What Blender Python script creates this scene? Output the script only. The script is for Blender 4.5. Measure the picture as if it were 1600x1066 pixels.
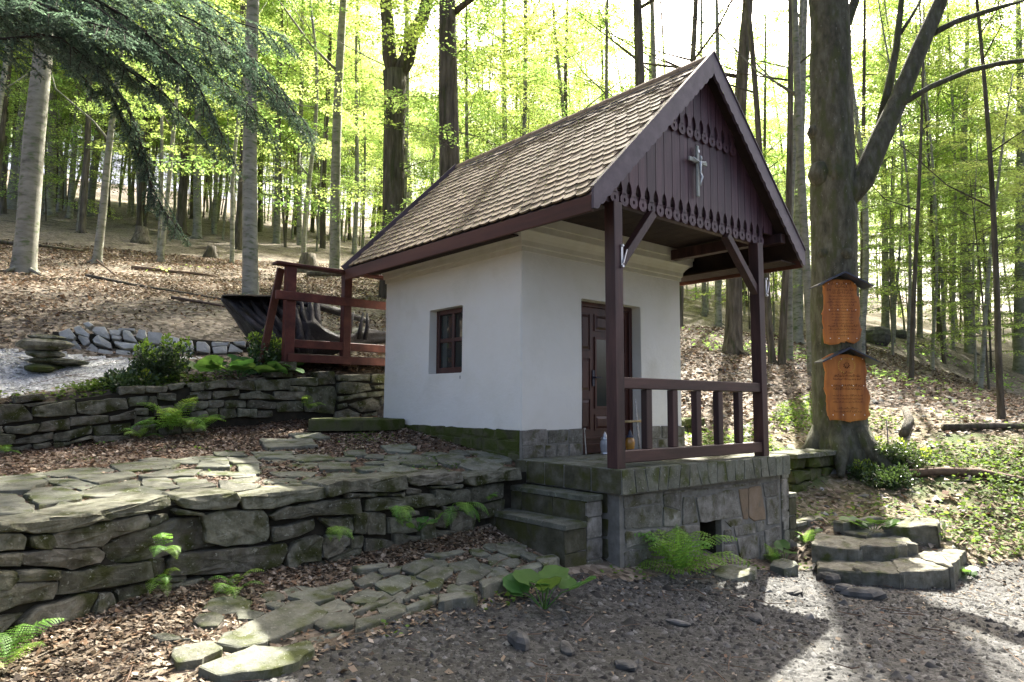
# Forest chapel on a wooded slope: world X runs along the gable front, Y to the back, Z up; origin at the wall corner on porch-floor level (metres)
import bpy, math, random
import numpy as np
from mathutils import Vector, Matrix, noise as mnoise
for o in list(bpy.data.objects): bpy.data.objects.remove(o)
S = bpy.context.scene
COL = S.collection
rng = np.random.default_rng(7)
random.seed(7)
R = math.radians

# ---------------------------------------------------------------- camera, sky, sun, exposure
cam = bpy.data.cameras.new('camera'); camo = bpy.data.objects.new('camera', cam); COL.objects.link(camo)
cam.sensor_width = 36; cam.lens = 1075.8/1600*36; cam.clip_start = .05; cam.clip_end = 1500
CAM = Vector((-5.4958, -6.2505, .6754)); YAW, PITCH, ROLL = -.7076, .0889, .0057
_r = Vector((math.cos(YAW), math.sin(YAW), 0)); _f = Vector((-math.sin(YAW), math.cos(YAW), 0)); _u = Vector((0, 0, 1))
_F = _f*math.cos(PITCH)+_u*math.sin(PITCH); _U = _u*math.cos(PITCH)-_f*math.sin(PITCH)
_m = Matrix((_r, _U, -_F)).transposed().to_4x4()
camo.matrix_world = Matrix.Translation(CAM) @ _m @ Matrix.Rotation(ROLL, 4, 'Z')
S.camera = camo
SUN_AZ, SUN_EL = 62.5, 46.0
w = bpy.data.worlds.new('World'); S.world = w; w.use_nodes = True
wn = w.node_tree.nodes; wl = w.node_tree.links
sky = wn.new('ShaderNodeTexSky'); sky.sky_type = 'NISHITA'; sky.sun_disc = False
sky.sun_elevation = R(SUN_EL); sky.sun_rotation = R(SUN_AZ); sky.air_density = .6; sky.dust_density = 8.0; sky.ozone_density = .3
wl.new(sky.outputs[0], wn['Background'].inputs[0]); wn['Background'].inputs[1].default_value = .095
sl = bpy.data.lights.new('sun', 'SUN'); slo = bpy.data.objects.new('sun', sl); COL.objects.link(slo)
sl.energy = 5.0; sl.angle = R(.53); sl.color = (1, .95, .86)
sdir = Vector((math.sin(R(SUN_AZ))*math.cos(R(SUN_EL)), math.cos(R(SUN_AZ))*math.cos(R(SUN_EL)), math.sin(R(SUN_EL))))
slo.rotation_euler = sdir.to_track_quat('Z', 'Y').to_euler(); slo.location = (20, 10, 30)
S.view_settings.view_transform = 'Standard'; S.view_settings.look = 'None'; S.view_settings.gamma = 1
S.view_settings.exposure = 2.45
S.cycles.use_denoising = True; S.cycles.use_adaptive_sampling = True; S.cycles.adaptive_threshold = .025
S.cycles.max_bounces = 5; S.cycles.diffuse_bounces = 3; S.cycles.glossy_bounces = 2; S.cycles.transmission_bounces = 4; S.cycles.transparent_max_bounces = 6
S.cycles.caustics_reflective = False; S.cycles.caustics_refractive = False; S.cycles.sample_clamp_indirect = 6

# ---------------------------------------------------------------- helpers
def rawmesh(name, V, Fs, smooth=False, cols=None):
    """V (n,3) array; Fs list of faces, or an (m,k) array."""
    me = bpy.data.meshes.new(name)
    V = np.asarray(V, np.float32)
    if isinstance(Fs, np.ndarray):
        k = Fs.shape[1]; m = len(Fs)
        me.vertices.add(len(V)); me.vertices.foreach_set('co', V.ravel())
        me.loops.add(m*k); me.loops.foreach_set('vertex_index', Fs.astype(np.int32).ravel())
        me.polygons.add(m); me.polygons.foreach_set('loop_start', np.arange(0, m*k, k, dtype=np.int32))
        me.update(calc_edges=True); me.validate()
    else:
        me.from_pydata([tuple(map(float, v)) for v in V], [], Fs); me.update()
    if cols is not None:
        a = me.color_attributes.new('Col', 'FLOAT_COLOR', 'POINT')
        c = np.ones((len(V), 4), np.float32); c[:, :3] = cols; a.data.foreach_set('color', c.ravel())
    if smooth: me.polygons.foreach_set('use_smooth', np.ones(len(me.polygons), bool))
    return me
def link(name, me, mat=None, parent=None, kind=None):
    o = bpy.data.objects.new(name, me); COL.objects.link(o)
    if mat is not None and not me.materials: me.materials.append(mat)
    if parent is not None:
        o.parent = parent
        if parent.get('base') is not None: o.location = -Vector(parent['base'])
    if kind: o['kind'] = kind
    return o
def obj(name, V, Fs, mat, parent=None, smooth=False, kind=None, cols=None):
    return link(name, rawmesh(name, V, Fs, smooth, cols), mat, parent, kind)
def thing(name, loc, label, cat, group=None):
    """An Empty at the thing's base; children meshes are written in world coordinates."""
    o = bpy.data.objects.new(name, None); COL.objects.link(o); o.location = loc; o['base'] = tuple(map(float, loc)); o.empty_display_size = .2
    return tag(o, label, cat, group)
def tag(o, label, cat, group=None):
    o['label'] = label; o['category'] = cat
    if group: o['group'] = group
    return o
class MB:
    def __init__(s): s.v = []; s.f = []
    def add(s, V, Fs):
        n = len(s.v); s.v += [tuple(v) for v in V]; s.f += [tuple(i+n for i in f) for f in Fs]; return s
    def box(s, a, b, bev=0):
        x0, y0, z0 = a; x1, y1, z1 = b
        s.add([(x0,y0,z0),(x1,y0,z0),(x1,y1,z0),(x0,y1,z0),(x0,y0,z1),(x1,y0,z1),(x1,y1,z1),(x0,y1,z1)], BOXF); return s
    def beam(s, p, q, w, h, up=(0,0,1)):
        """Square bar from p to q, w across, h along 'up'."""
        p = Vector(p); q = Vector(q); d = (q-p).normalized(); sd = d.cross(Vector(up)).normalized(); u = sd.cross(d).normalized()
        c = []
        for e in (p, q):
            for a, b in ((-1,-1),(1,-1),(1,1),(-1,1)): c.append(e+sd*(a*w/2)+u*(b*h/2))
        s.add(c, [(3,2,1,0),(4,5,6,7),(0,1,5,4),(1,2,6,5),(2,3,7,6),(3,0,4,7)]); return s
    def tube(s, P, rad, n=8, cap=True, wob=0, seed=0):
        P = [Vector(p) for p in P]; V = []; F = []
        ref = Vector((.31,.87,.12)).normalized()
        for i, p in enumerate(P):
            d = (P[min(i+1,len(P)-1)]-P[max(i-1,0)]).normalized()
            a = d.cross(ref).normalized(); b = d.cross(a)
            for k in range(n):
                t = 2*math.pi*k/n; rr = rad[i]
                if wob: rr *= 1+wob*mnoise.noise(Vector((math.cos(t)*1.3+seed, math.sin(t)*1.3, i*.45+seed)))
                V.append(p+a*(math.cos(t)*rr)+b*(math.sin(t)*rr))
        for i in range(len(P)-1):
            for k in range(n): F.append((i*n+k, i*n+(k+1)%n, (i+1)*n+(k+1)%n, (i+1)*n+k))
        if cap: F.append(tuple(range(n-1,-1,-1))); F.append(tuple((len(P)-1)*n+k for k in range(n)))
        return s.add(V, F)
    def build(s, name, mat, parent=None, smooth=False, bevel=0, kind=None):
        o = obj(name, np.array(s.v), s.f, mat, parent, smooth, kind)
        if bevel:
            m = o.modifiers.new('bevel', 'BEVEL'); m.width = bevel; m.segments = 1; m.limit_method = 'ANGLE'
        return o
BOXF = [(3,2,1,0),(4,5,6,7),(0,1,5,4),(1,2,6,5),(2,3,7,6),(3,0,4,7)]
def box(name, a, b, mat, parent=None, bevel=0): return MB().box(a, b).build(name, mat, parent, bevel=bevel)

def densify(P, step, jit, rnd):
    """Closed outline: cut corners, add points about 'step' apart and jitter them."""
    P = np.asarray(P, float); Q = []
    n = len(P)
    for i in range(n):
        a, b = P[i], P[(i+1) % n]; L = np.hypot(*(b-a)); c = min(.2, .014/max(L, 1e-6))
        m = max(1, int(L/step))
        for t in np.linspace(c, 1-c, m+1): Q.append(a+(b-a)*t)
    Q = np.array(Q)
    return Q+rnd.normal(0, jit, Q.shape)
def slab(poly, origin, eu, ev, en, depth, rnd, bulge=.02, inset=.022, jit=.009, step=.16, rough=.5):
    """Irregular stone: outline in (u,v) on a plane, rounded front edge towards +en, body going back by 'depth'."""
    Q = densify(poly, step, jit, rnd); c = Q.mean(0); n = len(Q)
    area = .5*np.sum(Q[:,0]*np.roll(Q[:,1],-1)-np.roll(Q[:,0],-1)*Q[:,1])
    if area < 0: Q = Q[::-1]
    L = np.linalg.norm(Q-c, axis=1, keepdims=True)+1e-9
    in1 = c+(Q-c)*np.maximum(.5, 1-inset/L)
    tilt = rnd.normal(0, bulge*.35, 2)
    W = lambda q, h: origin+np.outer(q[:,0], eu)+np.outer(q[:,1], ev)+np.outer(h, en)
    ext = np.abs(Q-c).max()+1e-6
    tl = lambda q: ((q-c)/ext)@tilt
    sd = rnd.uniform(0, 50)
    nz = lambda q, f: np.array([mnoise.noise(Vector((a*f+sd, b*f, sd*.7))) for a, b in q])
    hf = lambda q: tl(q)+bulge*rough*(.75*nz(q, 6)+.7*nz(q, 19))
    mid = c+(Q-c)*.5
    h0 = tl(Q)-bulge*.55+rnd.normal(0, bulge*.12, n)
    V = np.vstack([W(Q, np.full(n, -depth)), W(Q, h0), W(in1, hf(in1)), W(mid, hf(mid)+bulge*.2), W(c[None], hf(c[None])+bulge*.25)])
    F = []
    for r0 in range(3):
        for k in range(n): F.append((r0*n+k, r0*n+(k+1)%n, (r0+1)*n+(k+1)%n, (r0+1)*n+k))
    for k in range(n): F.append((3*n+k, 3*n+(k+1)%n, 4*n))
    return V, F
EX, EY, EZ = np.array((1.,0,0)), np.array((0,1.,0)), np.array((0,0,1.))
# camera-independent frame that faces the road, used by the sign boards
SR = np.array(_r); SN = -np.array(_f)

# ---------------------------------------------------------------- materials
MATS = {}
def ramp(nt, cols, pos=None):
    r = nt.nodes.new('ShaderNodeValToRGB'); e = r.color_ramp.elements
    pos = pos or [.3+.4*i/max(1, len(cols)-1) for i in range(len(cols))]
    while len(e) < len(cols): e.new(.5)
    for i, c in enumerate(cols): e[i].position = pos[i]; e[i].color = (*c, 1)
    return r
def mat(name, cols, scale=6, rough=.85, bump=.3, bscale=30, stretch=(1,1,1), rnd=.25, moss=None, moss_amt=.5, vor=False, spec=.3, detail=8, attr=None, coat=0, metal=0, pos=None, bdist=.01, hue=0, moss_scale=5, lichen=None, lich_amt=.5, lich_scale=26):
    m = bpy.data.materials.new(name); m.use_nodes = True; nt = m.node_tree; N = nt.nodes; K = nt.links.new
    b = N['Principled BSDF']; b.inputs['Roughness'].default_value = rough; b.inputs['Specular IOR Level'].default_value = spec; b.inputs['Metallic'].default_value = metal
    tc = N.new('ShaderNodeTexCoord'); mp = N.new('ShaderNodeMapping'); mp.inputs['Scale'].default_value = stretch; K(tc.outputs['Object'], mp.inputs[0])
    oi = N.new('ShaderNodeObjectInfo')
    sh = N.new('ShaderNodeVectorMath'); sh.operation = 'SCALE'; sh.inputs[0].default_value = (17, 31, 23); K(oi.outputs['Random'], sh.inputs['Scale'])
    ad = N.new('ShaderNodeVectorMath'); ad.operation = 'ADD'; K(mp.outputs[0], ad.inputs[0]); K(sh.outputs[0], ad.inputs[1])
    no = N.new('ShaderNodeTexNoise'); no.inputs['Scale'].default_value = scale; no.inputs['Detail'].default_value = detail; no.inputs['Roughness'].default_value = .62; K(ad.outputs[0], no.inputs['Vector'])
    r = ramp(nt, cols, pos); K(no.outputs['Fac'], r.inputs[0]); out = r.outputs[0]
    if vor:
        v = N.new('ShaderNodeTexVoronoi'); v.inputs['Scale'].default_value = vor; K(ad.outputs[0], v.inputs['Vector'])
        mx = N.new('ShaderNodeMix'); mx.data_type = 'RGBA'; mx.blend_type = 'OVERLAY'; mx.inputs[0].default_value = .55
        sp = N.new('ShaderNodeSeparateColor'); K(v.outputs['Color'], sp.inputs[0]); K(out, mx.inputs[6]); K(sp.outputs[0], mx.inputs[7]); out = mx.outputs[2]
    if attr:
        at = N.new('ShaderNodeAttribute'); at.attribute_name = 'Col'
        mx = N.new('ShaderNodeMix'); mx.data_type = 'RGBA'; mx.blend_type = 'MULTIPLY'; mx.inputs[0].default_value = 1; K(out, mx.inputs[6]); K(at.outputs['Color'], mx.inputs[7]); out = mx.outputs[2]
    if rnd:
        hs = N.new('ShaderNodeHueSaturation'); mr = N.new('ShaderNodeMapRange'); mr.inputs[3].default_value = 1-rnd; mr.inputs[4].default_value = 1+rnd; K(oi.outputs['Random'], mr.inputs[0]); K(mr.outputs[0], hs.inputs['Value']); K(out, hs.inputs['Color'])
        if hue:
            m2 = N.new('ShaderNodeMath'); m2.operation = 'MULTIPLY'; m2.inputs[1].default_value = 7.31; K(oi.outputs['Random'], m2.inputs[0]); m3 = N.new('ShaderNodeMath'); m3.operation = 'FRACT'; K(m2.outputs[0], m3.inputs[0])
            m4 = N.new('ShaderNodeMapRange'); m4.inputs[3].default_value = .5-hue; m4.inputs[4].default_value = .5+hue; K(m3.outputs[0], m4.inputs[0]); K(m4.outputs[0], hs.inputs['Hue'])
        out = hs.outputs[0]
    if moss:
        n2 = N.new('ShaderNodeTexNoise'); n2.inputs['Scale'].default_value = moss_scale; n2.inputs['Detail'].default_value = 6; K(ad.outputs[0], n2.inputs['Vector'])
        r2 = ramp(nt, [(0,0,0),(1,1,1)], [.62-.3*moss_amt, .78-.3*moss_amt]); K(n2.outputs['Fac'], r2.inputs[0])
        mx = N.new('ShaderNodeMix'); mx.data_type = 'RGBA'; K(r2.outputs[0], mx.inputs[0]); K(out, mx.inputs[6]); mx.inputs[7].default_value = (*moss, 1); out = mx.outputs[2]
    if lichen:
        n2 = N.new('ShaderNodeTexNoise'); n2.inputs['Scale'].default_value = lich_scale; n2.inputs['Detail'].default_value = 5; n2.inputs['Roughness'].default_value = .7; K(ad.outputs[0], n2.inputs['Vector'])
        r2 = ramp(nt, [(0,0,0),(1,1,1)], [.70-.2*lich_amt, .74-.2*lich_amt]); K(n2.outputs['Fac'], r2.inputs[0])
        mx = N.new('ShaderNodeMix'); mx.data_type = 'RGBA'; K(r2.outputs[0], mx.inputs[0]); K(out, mx.inputs[6]); mx.inputs[7].default_value = (*lichen, 1); out = mx.outputs[2]
    K(out, b.inputs['Base Color'])
    if bump:
        n3 = N.new('ShaderNodeTexNoise'); n3.inputs['Scale'].default_value = bscale; n3.inputs['Detail'].default_value = 10; n3.inputs['Roughness'].default_value = .75; K(ad.outputs[0], n3.inputs['Vector'])
        bp = N.new('ShaderNodeBump'); bp.inputs['Strength'].default_value = bump; bp.inputs['Distance'].default_value = bdist; K(n3.outputs['Fac'], bp.inputs['Height']); K(bp.outputs[0], b.inputs['Normal'])
    MATS[name] = m; return m
def leafmat(name, dif, tra, rough=.5, mixt=.5, rnd=.3, spec=.3, attr=False):
    m = bpy.data.materials.new(name); m.use_nodes = True; nt = m.node_tree; N = nt.nodes; K = nt.links.new
    b = N['Principled BSDF']; b.inputs['Roughness'].default_value = rough; b.inputs['Specular IOR Level'].default_value = spec
    t = N.new('ShaderNodeBsdfTranslucent'); mx = N.new('ShaderNodeMixShader'); mx.inputs[0].default_value = mixt
    g = N.new('ShaderNodeNewGeometry'); 
    for c, sock in ((dif, b.inputs['Base Color']), (tra, t.inputs['Color'])):
        hs = N.new('ShaderNodeHueSaturation'); hs.inputs['Color'].default_value = (*c, 1)
        mr = N.new('ShaderNodeMapRange'); mr.inputs[3].default_value = 1-rnd; mr.inputs[4].default_value = 1+rnd; K(g.outputs['Random Per Island'], mr.inputs[0]); K(mr.outputs[0], hs.inputs['Value'])
        oi = N.new('ShaderNodeObjectInfo'); m4 = N.new('ShaderNodeMapRange'); m4.inputs[3].default_value = .475; m4.inputs[4].default_value = .515; K(oi.outputs['Random'], m4.inputs[0]); K(m4.outputs[0], hs.inputs['Hue'])
        if attr:
            at = N.new('ShaderNodeAttribute'); at.attribute_name = 'Col'; K(at.outputs['Color'], hs.inputs['Color'])
        K(hs.outputs[0], sock)
    K(b.outputs[0], mx.inputs[1]); K(t.outputs[0], mx.inputs[2]); K(mx.outputs[0], N['Material Output'].inputs[0])
    MATS[name] = m; return m
PLASTER = mat('plaster', [(.77,.75,.655),(.82,.80,.72),(.84,.825,.755)], 1.6, .92, .4, 9, rnd=0, bdist=.025, moss=(.70,.67,.57), moss_amt=.04, moss_scale=1.1)
CORNICE = mat('cornice_plaster', [(.64,.61,.50),(.74,.72,.64)], 4, .9, .15, 50, rnd=0)
STONE = mat('wall_stone', [(.06,.057,.038),(.135,.13,.094),(.20,.193,.145),(.29,.28,.22)], 7, .92, 1.0, 11, rnd=.32, moss=(.05,.056,.014), moss_amt=.45, bdist=.06, hue=.022, pos=[.28,.45,.58,.75], lichen=(.27,.275,.22), lich_amt=.5)
STONE_PALE = mat('pale_stone', [(.24,.245,.22),(.35,.355,.33),(.44,.445,.42)], 4, .9, .5, 20, rnd=.2, bdist=.015)
STONE_BASE = mat('masonry_stone', [(.085,.078,.058),(.175,.165,.132),(.26,.248,.21),(.35,.335,.29)], 8, .9, 1.0, 14, rnd=.28, moss=(.08,.08,.024), moss_amt=.34, bdist=.035, hue=.015, pos=[.28,.43,.58,.75], lichen=(.36,.35,.31), lich_amt=.4)
STONE_RUST = mat('rusty_stone', [(.13,.115,.09),(.22,.16,.10),(.26,.20,.14)], 4, .9, .6, 24, rnd=.1, bdist=.012)
STONE_MOSS = mat('mossy_plinth_stone', [(.05,.05,.025),(.10,.10,.05),(.16,.15,.09)], 5, .95, .8, 25, rnd=.25, moss=(.055,.07,.012), moss_amt=.75, bdist=.02)
FLAG = mat('flagstone', [(.085,.087,.06),(.155,.157,.118),(.22,.22,.17)], 6, .88, .9, 13, rnd=.22, moss=(.07,.082,.022), moss_amt=.42, bdist=.03, hue=.018, lichen=(.26,.265,.21), lich_amt=.45)
STEP = mat('step_stone', [(.045,.042,.022),(.09,.085,.052),(.145,.138,.098)], 6, .9, .8, 16, rnd=.2, moss=(.06,.062,.016), moss_amt=.5, bdist=.02)
MORTAR = mat('mortar', [(.14,.135,.11),(.25,.24,.21)], 9, .95, .5, 40, rnd=0)
EARTH_AND_SHADE = mat('joint_earth_and_shade', [(.018,.016,.011),(.04,.035,.024)], 12, 1, .5, 40, rnd=0)  # earth in the wall joints; also colours the painted shade in the porch opening
WOOD = mat('stained_wood', [(.020,.009,.008),(.045,.019,.017),(.085,.038,.033)], 9, .5, .6, 26, stretch=(1,1,.12), rnd=.12, spec=.4, bdist=.004)
WOODH = mat('stained_wood_rail', [(.022,.010,.008),(.050,.021,.017),(.09,.04,.033)], 9, .5, .6, 26, stretch=(.12,1,1), rnd=.1, spec=.4, bdist=.004)
PLANK = mat('gable_plank_wood', [(.030,.014,.018),(.066,.031,.039),(.115,.058,.068)], 10, .5, .6, 30, stretch=(1,1,.08), rnd=.28, spec=.4, bdist=.004)
BARGE = mat('barge_board_wood', [(.055,.038,.046),(.085,.060,.072),(.12,.088,.10)], 6, .5, .2, 26, rnd=.08, spec=.45, bdist=.003)
FASCIA = mat('fascia_wood', [(.05,.018,.010),(.095,.032,.018),(.13,.048,.026)], 5, .55, .25, 24, stretch=(1,.1,1), rnd=.05, bdist=.004)
REDWOOD = mat('red_railing_wood', [(.045,.013,.010),(.085,.024,.017),(.13,.042,.028)], 5, .6, .3, 24, rnd=.15, bdist=.004)
SOFFIT = mat('soffit_boards', [(.020,.012,.010),(.045,.026,.020)], 5, .8, .3, 20, rnd=.1)
TILE = mat('clay_tile', [(.115,.085,.05),(.168,.125,.077),(.215,.163,.103)], 12, .8, .35, 60, rnd=.16, bdist=.003, hue=.006, moss=(.09,.08,.05), moss_amt=.12)
RIDGE = mat('ridge_tile', [(.24,.165,.10),(.32,.235,.15)], 8, .8, .3, 40, rnd=.12)
DOOR = mat('door_wood', [(.032,.010,.008),(.060,.020,.014),(.085,.030,.020)], 5, .4, .15, 26, stretch=(1,1,.12), rnd=.05, spec=.5, bdist=.003)
METAL = mat('galvanised_metal', [(.45,.46,.47),(.6,.61,.62)], 20, .4, 0, rnd=0, metal=.8)
DARKMETAL = mat('dark_blue_sheet_metal', [(.022,.026,.045),(.04,.046,.075)], 8, .35, .1, 30, rnd=.05, spec=.6)
SIGNWOOD = mat('orange_varnished_wood', [(.20,.06,.014),(.44,.15,.026),(.58,.24,.055)], 5, .5, .5, 24, stretch=(1,1,.15), rnd=.08, spec=.45, bdist=.003)
INK = mat('burnt_lettering', [(.03,.012,.006),(.06,.022,.010)], 20, .8, 0, rnd=0)
GOLD = mat('yellow_paint', [(.50,.30,.05),(.62,.42,.08)], 20, .6, 0, rnd=0)
WHITEPAINT = mat('white_nail', [(.8,.8,.78),(.85,.85,.82)], 20, .4, 0, rnd=0)
CROSSWOOD = mat('pale_grey_crucifix_wood', [(.34,.36,.31),(.52,.54,.48)], 8, .6, .2, 40, rnd=0)
SILVER = mat('silver_figure', [(.45,.47,.46),(.65,.67,.66)], 20, .4, 0, rnd=0, metal=.5)
BEECH = mat('beech_bark', [(.07,.066,.048),(.20,.195,.155),(.31,.30,.25)], 2.4, .85, .35, 18, stretch=(1,1,2.6), rnd=.2, moss=(.10,.125,.06), moss_amt=.28, bdist=.02, pos=[.28,.42,.68])
DARKBARK = mat('dark_bark', [(.04,.033,.024),(.105,.09,.068),(.18,.155,.12)], 7, .95, 1.0, 9, stretch=(1.6,1.6,.22), rnd=.15, moss=(.05,.06,.02), moss_amt=.25, bdist=.05)
SIGNBARK = mat('sign_tree_bark', [(.045,.044,.03),(.098,.096,.068),(.16,.158,.118)], 6, .95, .9, 20, stretch=(1.5,1.5,.6), rnd=0, moss=(.075,.085,.036), moss_amt=.42, bdist=.05, lichen=(.20,.20,.16), lich_amt=.35, lich_scale=14)
FIRBARK = mat('fir_bark', [(.04,.03,.024),(.08,.062,.05)], 8, .95, .6, 20, rnd=.1)
ROOTWOOD = mat('weathered_root_wood', [(.008,.007,.008),(.022,.020,.024),(.07,.068,.08),(.20,.20,.22)], 5, .5, 1.0, 10, stretch=(.5,1.6,.6), rnd=0, spec=.5, bdist=.05, pos=[.35,.52,.68,.82])
ROCK = mat('road_rock', [(.05,.048,.042),(.10,.097,.087),(.16,.155,.142)], 7, .9, .5, 28, rnd=.3, bdist=.01)
GRAVEL = mat('gravel_stones', [(.8,.8,.8),(1,1,1)], 40, .9, 0, rnd=0, attr=True)
LITTER = leafmat('dead_leaves', (.3,.2,.1), (.3,.2,.1), .7, .18, .3, .2, attr=True)
STICK = mat('dead_stick', [(.10,.065,.042),(.20,.14,.10)], 12, .9, .4, 40, rnd=.25)
BIRCH = mat('birch_stick', [(.30,.27,.22),(.55,.52,.46),(.62,.60,.55)], 18, .8, .2, 40, stretch=(1,1,3), rnd=0)
PEELED = mat('peeled_stick', [(.34,.25,.12),(.48,.38,.20)], 12, .7, .2, 40, rnd=0)
LEAF = leafmat('spring_beech_leaf', (.175,.27,.06), (.43,.60,.15), .55, .6, .45)
LEAFY = leafmat('spring_maple_leaf', (.22,.32,.07), (.54,.69,.19), .55, .6, .45)
FERNM = leafmat('fern_frond', (.13,.27,.045), (.26,.48,.07), .55, .42, .3)
IVY = leafmat('ground_plant_leaf', (.09,.16,.035), (.20,.34,.055), .7, .35, .4, .12)
BIGLEAF = leafmat('broad_leaf', (.075,.17,.04), (.14,.29,.05), .45, .35, .3)
BUSH = leafmat('evergreen_leaf', (.035,.072,.022), (.07,.13,.03), .3, .25, .45, .5)
BUSHY = leafmat('young_shoot_leaf', (.20,.29,.035), (.35,.48,.06), .35, .4, .25)
NEEDLE = leafmat('fir_needle', (.095,.14,.11), (.15,.235,.14), .4, .4, .6, .5)
def glassmat(name, tint, rough, alpha):
    m = bpy.data.materials.new(name); m.use_nodes = True; b = m.node_tree.nodes['Principled BSDF']
    b.inputs['Base Color'].default_value = (*tint, 1); b.inputs['Roughness'].default_value = rough; b.inputs['Specular IOR Level'].default_value = .9; b.inputs['Transmission Weight'].default_value = alpha; b.inputs['IOR'].default_value = 1.5
    return m
PANE = glassmat('window_glass', (.035,.042,.038), .04, 0)
AMBER = glassmat('amber_glass', (.65,.32,.06), .15, .35)
CLEAR = glassmat('milky_glass', (.5,.52,.55), .2, .3)

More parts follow.
